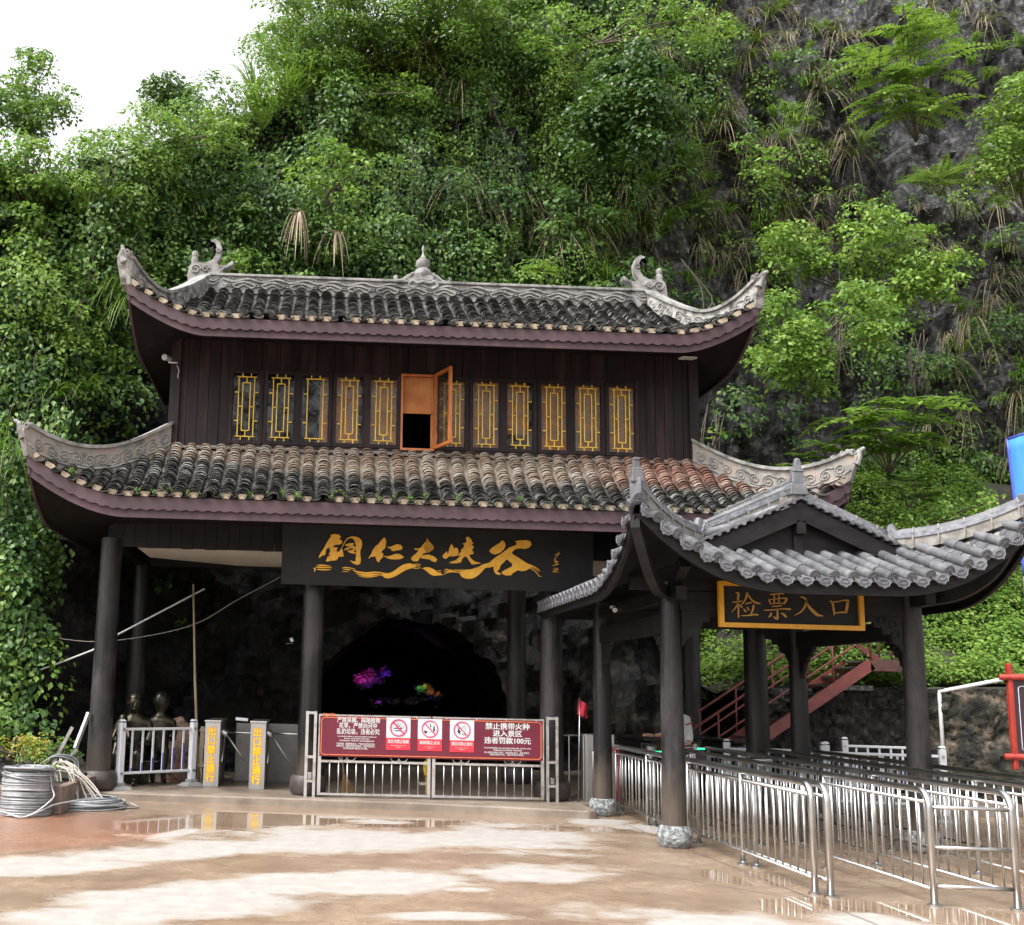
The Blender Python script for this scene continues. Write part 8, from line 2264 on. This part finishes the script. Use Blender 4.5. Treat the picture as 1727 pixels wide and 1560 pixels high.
# ---- trees and shrubs one can tell apart
def shrub(name, label, cat, boxes, depth, size, per, matn, group=None, trunk=True, rmin=0.18, rmax=0.42, n=26, seed=1, rnd=0.5, up=0.75, hang=0.3, dthick=0.8, base=None, flat=0.75):
    """boxes: photo rectangles (u0, v0, u1, v1) the crown fills at real depth"""
    g2 = np.random.RandomState(seed)
    pts = []
    for (u0, v0, u1, v1) in boxes:
        k = max(3, int(n * (u1 - u0) * (v1 - v0) / 12000.0 ** 1))
        for _ in range(k):
            while True:
                a, b2 = g2.uniform(-1, 1), g2.uniform(-1, 1)
                if a * a + b2 * b2 < 1: break
            p = at((u0 + u1) / 2 + a * (u1 - u0) / 2, (v0 + v1) / 2 + b2 * (v1 - v0) / 2, depth + g2.uniform(-1, 1) * dthick)
            pts.append((p.x, p.y, p.z))
    cs = np.array(pts); rr6 = g2.uniform(rmin, rmax, len(cs))
    rs2 = np.stack([rr6 * g2.uniform(1.0, 1.4, len(cs)), rr6, rr6 * flat], -1)
    u_, v_ = (boxes[0][0] + boxes[0][2]) / 2, max(b3[3] for b3 in boxes)
    bs = Vector(base) if base is not None else at(u_, v_, depth + dthick * 0.9)
    t = thing(name, label, cat, tuple(bs), group)
    P_, N_, D_, S2 = clump_leaves(cs, rs2, per, size, g2, up=up, rnd=rnd, hang=hang, face=0.2, shell=0.35)
    Lv = Leaves(); Lv.add(*leaf_arrays(P_, N_, D_, S2)); Lv.build('crown', MT[matn], t)
    mb = MB()
    order = g2.permutation(len(cs))[:max(5, len(cs) // 4)]
    cen = Vector(cs.mean(0))
    fork = bs.lerp(cen, 0.55)
    mb.tube(catmull([bs, bs.lerp(fork, 0.5) + Vector((g2.uniform(-.1, .1), 0, 0)), fork], 4), [0.055 - 0.003 * i for i in range(9)], 7)
    for i in order:
        e = Vector(cs[i]); mid = fork.lerp(e, 0.5) + Vector((g2.uniform(-.15, .15), g2.uniform(-.1, .1), g2.uniform(-.05, .15)))
        mb.tube(catmull([fork, mid, e], 4), [0.028 - 0.0024 * q for q in range(9)], 5)
    mb.build('trunk', MT['bark'], t, smooth=True)
    return t
big = 'trees and shrubs growing on the cliff'
shrub('tree', 'large dense dark-green tree overhanging the top of the cliff against the sky', 'tree', [(455, -80, 850, 95), (418, 40, 560, 125), (480, 90, 600, 140)], 25.0, 0.10, 260, 'leaf_mid', big, n=24, seed=3, rmin=0.3, rmax=0.65, dthick=1.3, base=at(560, 250, 26.2), hang=0.45)
shrub('tree', 'slender sparse tree standing on the skyline at the far left', 'tree', [(10, 95, 90, 170), (0, 140, 95, 235), (85, 155, 130, 200), (-30, 130, 50, 245), (40, 80, 84, 125), (30, 170, 110, 240)], 26.5, 0.12, 230, 'leaf_mid', big, n=26, seed=4, rmin=0.22, rmax=0.45, base=at(50, 300, 27), hang=0.3)
shrub('bush', 'rounded dark bush on the skyline left of centre', 'bush', [(238, 145, 335, 215), (262, 140, 312, 180)], 25.2, 0.13, 210, 'leaf_dark', big, n=30, seed=5, rmin=0.3, rmax=0.5)
shrub('bush', 'dark leafy bush bulging from the cliff above the right ridge beast', 'bush', [(1000, 85, 1110, 190), (985, 150, 1150, 240), (950, 200, 1110, 275)], 23.6, 0.135, 220, 'leaf_dark', big, n=26, seed=6, rmin=0.3, rmax=0.55)
shrub('bush', 'yellow-green bush spreading flat layers on the bare rock face', 'bush', [(1235, 250, 1345, 300), (1222, 225, 1290, 260), (1270, 245, 1320, 275)], 24.6, 0.115, 170, 'leaf_lime', big, n=24, seed=7, rmin=0.2, rmax=0.36, flat=0.45, hang=0.15)
shrub('bush', 'bright bush hanging in at the upper right edge', 'bush', [(1660, 150, 1800, 260), (1640, 220, 1790, 350), (1690, 120, 1800, 180)], 24.8, 0.115, 210, 'leaf_bright', big, n=22, seed=8, rmin=0.28, rmax=0.5)
shrub('bush', 'broad lime-green bush on the cliff above the pavilion roof', 'bush', [(1290, 375, 1420, 470), (1400, 350, 1560, 440), (1500, 420, 1640, 500), (1420, 430, 1600, 540)], 23.8, 0.125, 185, 'leaf_bright', big, n=22, seed=9, rmin=0.24, rmax=0.46, hang=0.4)
shrub('bush', 'lime-green bush trailing beside the right upswept eave of the hall', 'bush', [(1265, 500, 1420, 600), (1255, 560, 1400, 650), (1290, 600, 1400, 680), (1400, 480, 1500, 560), (1430, 520, 1510, 590)], 22.6, 0.125, 175, 'leaf_lime', big, n=24, seed=10, rmin=0.22, rmax=0.42, hang=0.55)
shrub('bush', 'small pale sapling rooted beside the upper right wall corner', 'bush', [(1172, 730, 1222, 775)], 22.0, 0.17, 60, 'leaf_lime', big, n=22, seed=11, rmin=0.16, rmax=0.26)
shrub('bush', 'bright leafy weed on the lower rock above the pavilion gable', 'bush', [(1500, 850, 1600, 905), (1540, 830, 1640, 880), (1640, 830, 1720, 880)], 22.6, 0.10, 150, 'leaf_bright', big, n=30, seed=12, rmin=0.16, rmax=0.3)
shrub('bush', 'low green bush on the slope beneath the blue tarpaulin', 'bush', [(1600, 850, 1700, 915), (1400, 880, 1490, 920)], 22.0, 0.10, 150, 'leaf_mid', big, n=30, seed=13, rmin=0.16, rmax=0.3)
shrub('bush', 'bright green shrub just behind the left end of the upper ridge', 'bush', [(375, 425, 455, 468), (330, 430, 400, 460)], 21.9, 0.115, 170, 'leaf_lime', big, n=30, seed=14, rmin=0.18, rmax=0.32)
shrub('bush', 'lime-green scrub lit by the sky along the left skyline below the round dark bush', 'bush', [(120, 225, 260, 270), (230, 215, 420, 265), (330, 195, 440, 240)], 22.0, 0.105, 200, 'leaf_lime', big, n=24, seed=31, rmin=0.16, rmax=0.36, dthick=0.5, hang=0.4)
shrub('bush', 'yellow-green scrub under the large overhanging tree', 'bush', [(440, 130, 600, 200), (590, 120, 740, 180)], 24.2, 0.105, 200, 'leaf_lime', big, n=24, seed=32, rmin=0.18, rmax=0.38, dthick=0.5, hang=0.4)
shrub('bush', 'fresh green sapling spreading above the two dead fronds', 'bush', [(490, 245, 620, 330), (560, 280, 640, 345)], 21.4, 0.12, 150, 'leaf_bright', big, n=24, seed=33, rmin=0.16, rmax=0.32, dthick=0.4, hang=0.4)
shrub('bush', 'pale green scrub at the top edge of the picture above the bulging dark bush', 'bush', [(880, 10, 1010, 100), (1040, 10, 1230, 95)], 24.6, 0.11, 170, 'leaf_bright', big, n=22, seed=34, rmin=0.2, rmax=0.42, dthick=0.5, hang=0.4)
shrub('bush', 'lime-green creeper mound at the left edge above the lower eave tip', 'bush', [(-30, 225, 110, 330), (0, 330, 90, 420)], 19.9, 0.11, 190, 'leaf_lime', big, n=20, seed=35, rmin=0.18, rmax=0.4, dthick=0.5, hang=0.5)
# planter shrubs by the wire drum
gp3 = 'shrubs in the stone planter'
shrub('shrub', 'gold-tipped shrub in the planter behind the wire drum', 'shrub', [(-40, 1238, 75, 1280), (20, 1240, 90, 1275)], 16.2, 0.055, 420, 'leaf_gold', gp3, n=60, seed=21, rmin=0.10, rmax=0.18, dthick=0.4, base=(-4.4, 16.3, 0.4))
shrub('shrub', 'tall light green shrub at the extreme left of the planter', 'shrub', [(-40, 1192, 22, 1245), (-60, 1210, 10, 1270)], 16.8, 0.065, 300, 'leaf_bright', gp3, n=60, seed=22, rmin=0.10, rmax=0.18, dthick=0.3, base=(-4.9, 16.9, 0.4))
shrub('shrub', 'dark purple-leaved shrub at the left edge of the planter', 'shrub', [(-40, 1262, 16, 1295)], 15.6, 0.05, 420, 'leaf_purple', gp3, n=90, seed=23, rmin=0.09, rmax=0.16, dthick=0.25, base=(-4.6, 15.6, 0.35))
shrub('shrub', 'feathery bright green plant between the wire drum and the cable loops', 'shrub', [(28, 1262, 72, 1296), (66, 1290, 98, 1312)], 15.5, 0.05, 330, 'leaf_bright', gp3, n=80, seed=24, rmin=0.07, rmax=0.13, dthick=0.2, base=(-3.85, 15.5, 0.32))
shrub('shrub', 'dark green ground shrub in front of the rock at the planter corner', 'shrub', [(60, 1245, 112, 1285), (95, 1245, 128, 1262), (100, 1268, 145, 1290)], 17.2, 0.07, 280, 'leaf_mid', gp3, n=60, seed=25, rmin=0.10, rmax=0.17, dthick=0.3, base=(-4.0, 17.2, 0.4))

# pinnate (compound-leaved) shrubs: fronds of paired leaflets
def frond(Lv, stem, base, direction, L, nl, lw, g2, droop=0.35):
    d = Vector(direction).normalized()
    pts = []
    for i in range(nl + 1):
        s = i / nl; pts.append(Vector(base) + d * L * s + Vector((0, 0, -droop * L * s * s)))
    stem.tube(pts, [0.010 * (1 - 0.8 * i / nl) + 0.002 for i in range(nl + 1)], 4, caps=False)
    P_, N_, D_, S2 = [], [], [], []
    for i in range(1, nl + 1):
        t = (pts[i] - pts[i - 1]).normalized(); side = t.cross(Vector((0, 0, 1))).normalized(); nn = side.cross(t)
        sz = lw * (0.65 + 0.6 * math.sin(math.pi * min(1.0, (i / nl) * 0.9 + 0.08)))
        for sg in (-1, 1):
            dd = (side * sg + t * 0.35 + Vector((0, 0, -0.18))).normalized()
            P_.append(pts[i] + dd * sz * 0.5); D_.append(dd); N_.append((nn + Vector((g2.uniform(-.2, .2), g2.uniform(-.2, .2), 0.1))).normalized()); S2.append(sz)
    P_.append(pts[-1] + t * lw * 0.45); D_.append(t); N_.append(nn); S2.append(lw)
    Lv.add(*leaf_arrays(np.array(P_), unit(np.array(N_)), np.array(D_), np.array(S2), wr=0.36, droop=0.08))
def pinnate(name, label, cat, base, tops, L, nl, lw, matn, seed, per=7, spread=1.0, droop=0.35):
    g2 = np.random.RandomState(seed)
    t = thing(name, label, cat, tuple(base), big); Lv = Leaves(); st = MB()
    for tp_ in tops:
        st.tube(catmull([base, Vector(base).lerp(Vector(tp_), 0.5) + Vector((g2.uniform(-.1, .1), -0.1, 0.05)), tp_], 4), [0.018 - 0.0013 * i for i in range(9)], 6)
        for k in range(per):
            an = 2 * math.pi * (k + g2.rand() * 0.6) / per
            o_ = Vector(base).lerp(Vector(tp_), g2.uniform(0.72, 1.0))
            frond(Lv, st, o_, (math.cos(an) * spread, math.sin(an) * 0.75 * spread - 0.25, g2.uniform(0.15, 0.6)), L * g2.uniform(0.7, 1.15), nl, lw, g2, droop)
    Lv.build('fronds', MT[matn], t); st.build('stem', MT['bark'], t, smooth=True)
    return t
def atl(lst, Y): return [at(u, v, Y + 0.25 * ((i * 37) % 5 - 2)) for i, (u, v) in enumerate(lst)]
pinnate('pinnate_tree', 'tall tree with feathery compound leaves on the upper right rock', 'tree', at(1545, 240, 25.4), atl([(1540, 30), (1500, 60), (1570, 40), (1480, 110), (1530, 120), (1585, 105), (1475, 160), (1525, 185), (1570, 180), (1455, 95), (1520, -10)], 24.7), 1.2, 11, 0.25, 'leaf_bright', 41, per=5, droop=0.5)
pinnate('pinnate_shrub', 'compound-leaved shrub with large fresh green fronds above the pavilion finial', 'bush', at(1500, 800, 22.9), atl([(1450, 690), (1500, 670), (1550, 680), (1480, 725), (1530, 720), (1580, 665), (1440, 740), (1500, 755), (1420, 700), (1555, 740)], 22.2), 0.8, 6, 0.30, 'leaf_bright', 42, per=5, droop=0.45)
pinnate('pinnate_shrub', 'darker compound-leaved shrub low on the rock behind the gable finial', 'bush', at(1400, 790, 22.9), atl([(1385, 745), (1420, 760), (1360, 770), (1340, 790)], 22.4), 0.5, 8, 0.14, 'leaf_mid', 43, per=7)
pinnate('pinnate_shrub', 'small compound-leaved shrub right of the pavilion gable', 'bush', at(1530, 860, 23.0), atl([(1500, 815), (1540, 810), (1565, 835)], 22.6), 0.55, 8, 0.14, 'leaf_mid', 44, per=7)
pinnate('fern_palm', 'grey-green plant with stiff feather fronds on the right rock face', 'bush', at(1585, 330, 24.9), atl([(1580, 300), (1600, 290), (1560, 310)], 24.6), 1.0, 15, 0.12, 'leaf_mid', 45, per=9, droop=0.25)
pinnate('fern', 'lone light green fern just above the middle of the upper ridge', 'fern', at(918, 468, 21.6), atl([(912, 455)], 21.5), 0.48, 12, 0.10, 'leaf_bright', 46, per=8)

# ---- hanging grasses
def blade_arrays(base, d, L, wd, droop, seg=6):
    """arching blades; all inputs arrays"""
    n = len(base); s = np.linspace(0, 1, seg + 1)[None, :, None]
    path = base[:, None] + d[:, None] * (L[:, None, None] * s) + np.array([0, 0, -1.0]) * (droop * L)[:, None, None] * s ** 2.2
    side = unit(np.cross(d, np.array([0, 0, 1.0])) + 1e-6)[:, None]
    w_ = (wd[:, None, None] * (1 - s) ** 0.7 * 0.5 + 0.002)
    A = path - side * w_; B = path + side * w_
    V = np.stack([A, B], 2).reshape(-1, 3)
    o = (np.arange(n) * (seg + 1) * 2)[:, None]
    Q = np.concatenate([o + np.array([[2 * i, 2 * i + 1, 2 * i + 3, 2 * i + 2]]) for i in range(seg)], 0)
    return V, Q
def tufts(centres, nb, L, wd, upz, droop, g2, out=(0, -0.7)):
    n = len(centres); ix = np.repeat(np.arange(n), nb)
    an = g2.uniform(0, 2 * np.pi, len(ix))
    d = unit(np.stack([np.cos(an) * 0.75, np.sin(an) * 0.45 + out[1], np.full(len(ix), 1.0) * upz + g2.normal(size=len(ix)) * 0.3], -1))
    sc_ = np.repeat(g2.gamma(4, 0.24, n).clip(0.3, 2.0), nb)
    return blade_arrays(centres[ix] + g2.normal(size=(len(ix), 3)) * 0.05, d, L * sc_ * g2.uniform(0.6, 1.2, len(ix)), wd * g2.uniform(0.6, 1.3, len(ix)), droop * g2.uniform(0.7, 1.3, len(ix)))
def cliff_points(boxes, g2, lift=0.1):
    """points on the rock face seen inside the given photo rectangles (u0, v0, u1, v1, count)"""
    out = []
    for (u0, v0, u1, v1, n) in boxes:
        for _ in range(n):
            u, v = g2.uniform(u0, u1), g2.uniform(v0, v1); r_ = ray(u, v); Y = 23.0
            for _k in range(7):
                p = CAM + r_ * (Y / r_.y); Y = 0.4 * Y + 0.6 * float(cliff_y(np.array(p.x), np.array(p.z)))
            p = CAM + r_ * ((Y - lift) / r_.y)
            if p.z < float(ztop(np.array(p.x))) + 0.6: out.append(tuple(p))
    return np.array(out)
g2 = np.random.RandomState(77)
gp_pts = cliff_points([(1080, 0, 1420, 200, 40), (1150, 200, 1460, 330, 32), (1100, 330, 1340, 470, 30), (1380, 250, 1727, 420, 16), (1400, 0, 1727, 150, 10), (1560, 400, 1727, 800, 34), (1380, 780, 1640, 900, 24), (760, 300, 1100, 440, 34), (640, 40, 960, 200, 26)], g2)
Lv = Leaves(); V_, Q_ = tufts(gp_pts, 26, 0.75, 0.022, 0.15, 0.95, g2); Lv.add(V_, Q_)
tag(Lv.build('dry_grass', MT['grass_dry']), 'dry beige grass hanging in tufts from the bare rock face', 'grass', kind='stuff')
gp_pts = cliff_points([(1080, 0, 1420, 200, 26), (1150, 180, 1460, 330, 20), (1380, 780, 1640, 900, 26), (960, 330, 1340, 480, 40), (620, 20, 960, 220, 44), (150, 340, 480, 460, 20), (60, 560, 230, 680, 16), (1500, 400, 1727, 700, 18), (1600, 20, 1727, 140, 10), (1000, 240, 1200, 380, 24)], g2, 0.25)
Lv = Leaves(); V_, Q_ = tufts(gp_pts, 24, 0.72, 0.028, 0.75, 0.75, g2); Lv.add(V_, Q_)
gp_pts = cliff_points([(380, 120, 560, 215, 26), (560, 60, 640, 120, 10), (130, 330, 260, 420, 10)], g2, 0.5)
V_, Q_ = tufts(gp_pts, 26, 1.0, 0.034, 1.4, 0.5, g2); Lv.add(V_, Q_)
tag(Lv.build('green_grass', MT['grass']), 'green arching grass tufts scattered over the cliff', 'grass', kind='stuff')
gp_pts = cliff_points([(0, 660, 40, 800, 4), (180, 440, 240, 520, 3), (120, 480, 240, 620, 4)], g2, 0.8)
Lv = Leaves(); V_, Q_ = tufts(gp_pts, 14, 0.62, 0.024, 0.7, 1.1, g2); Lv.add(V_, Q_)
tag(Lv.build('drooping_grass', MT['grass']), 'pale drooping grass blades beside the left upswept eaves', 'grass', kind='stuff')
# two dead fronds hanging pale against the creeper
for u, v, n, L_, lab in ((506, 358, 24, 1.2, 'large pale dead frond hanging on the dark creeper, left of the pair'), (567, 392, 17, 1.0, 'smaller pale dead frond hanging lower on the creeper, right of the pair')):
    b0 = at(u, v, 21.6)
    an = g2.uniform(0, 2 * np.pi, n)
    d = np.stack([np.cos(an) * 0.30, np.sin(an) * 0.14 - 0.12, np.full(n, 0.12) + g2.normal(size=n) * 0.08], -1) * g2.uniform(0.5, 1.5, (n, 1))
    V_, Q_ = blade_arrays(np.repeat(np.array(b0)[None], n, 0) + g2.normal(size=(n, 3)) * 0.02, d, np.full(n, L_) * g2.uniform(0.45, 1.15, n), g2.uniform(0.035, 0.06, n), np.full(n, 1.15), 9)
    t = thing('dead_frond', lab, 'frond', tuple(b0), 'dead fronds hanging above the ridge')
    np_mesh('blades', V_, Q_, MT['frond_dry'], t)
    MB().tube(catmull([b0 + Vector((-0.25, 0.6, 0.35)), b0 + Vector((-0.08, 0.25, 0.16)), b0], 4), 0.018, 6).build('stem', MT['bark'], t)

# bare hanging roots and vines
rt = MB()
for (u0, v0, v1, n) in ((1195, 690, 790, 9), (1110, 470, 520, 3), (1440, 540, 640, 7), (1540, 560, 660, 6)):
    for k in range(n):
        u = u0 + g2.uniform(-30, 30); Y = 22.4 if v0 > 400 else 23.6
        rt.tube(catmull([at(u, v0 + g2.uniform(-10, 10), Y), at(u + g2.uniform(-12, 12), (v0 + v1) / 2, Y - 0.15), at(u + g2.uniform(-16, 16), v1 + g2.uniform(-20, 10), Y - 0.1)], 4), 0.008, 4, caps=False)
for pts in (([1150, 440], [1200, 500], [1190, 525]), ([1148, 436], [1180, 480], [1187, 520])):
    rt.tube(catmull([at(u, v, 21.8) for u, v in pts], 4), 0.012, 5)
tag(rt.build('hanging_vines', MT['bark'], None), 'thin bare roots and vines dangling over the rock', 'vines', kind='stuff')

# ---- bright undergrowth on the bank at the right
g3 = np.random.RandomState(9)
n = 2700
bx = g3.uniform(8.6, 22, n); by = g3.uniform(19.6, 27.5, n)
by = np.maximum(by, np.interp(bx, [8.3, 11, 12, 14.5, 16.5, 30], [20.4, 20.3, 18.9, 15.6, 12.7, 12.7]))
bz3 = slope_pt(bx, by)
hole = fbm(np.stack([bx, by, bz3], -1), 0.8, 66, 3)
kk = (hole > -0.19) & (np.where(bx < 10.6, g3.rand(n) < 0.75, True))
cs = np.stack([bx, by, bz3 + 0.12], -1)[kk]
rr7 = g3.gamma(4, 0.055, len(cs)).clip(0.08, 0.6); rs3 = np.stack([rr7 * 1.1, rr7 * 1.1, rr7 * g3.uniform(0.6, 1.5, len(cs))], -1)
kb_ = (g3.rand(len(cs)) < 0.72) & (cs[:, 0] > 10.4)
for sel, matn, lab in ((kb_, 'leaf_lime', 'bright lime ground plants covering the bank above the stone wall'), (~kb_, 'leaf_bright', 'darker green herbs among the ground plants on the bank')):
    P_, N_, D_, S2 = clump_leaves(cs[sel], rs3[sel], 420, 0.088, g3, up=1.1, rnd=0.4, hang=0.1, face=0.25, shell=0.4)
    Lv = Leaves(); Lv.add(*leaf_arrays(P_, N_, D_, S2)); tag(Lv.build('undergrowth', MT[matn]), lab, 'plants', kind='stuff')
# moss and weeds in the tile gutters of the skirt roof
Lv = Leaves(); cs = []
ye = RL.cy - RL.B
for i in range(64):
    x = R_.choice([R_.uniform(-3.6, -1.2), R_.uniform(-1.2, 1.4), R_.uniform(-3.9, 4.5)]); y = ye + R_.uniform(0.02, 0.30)
    cs.append((x, y, RL.z(x, y) + 0.05))
for k in range(6): cs.append((-3.72 + R_.uniform(-.08, .08), ye + 0.1, RL.z(-3.72, ye + .1) + 0.10))
cs = np.array(cs); rr8 = g3.uniform(0.03, 0.075, len(cs))
P_, N_, D_, S2 = clump_leaves(cs, np.stack([rr8, rr8, rr8 * 1.2], -1), 2600, 0.032, g3, up=0.9, rnd=0.6, hang=-0.2, shell=0.2)
Lv.add(*leaf_arrays(P_, N_, D_, S2)); tag(Lv.build('roof_weeds', MT['leaf_lime']), 'tiny lime-green weeds sprouting between the skirt roof tiles', 'weeds', kind='stuff')
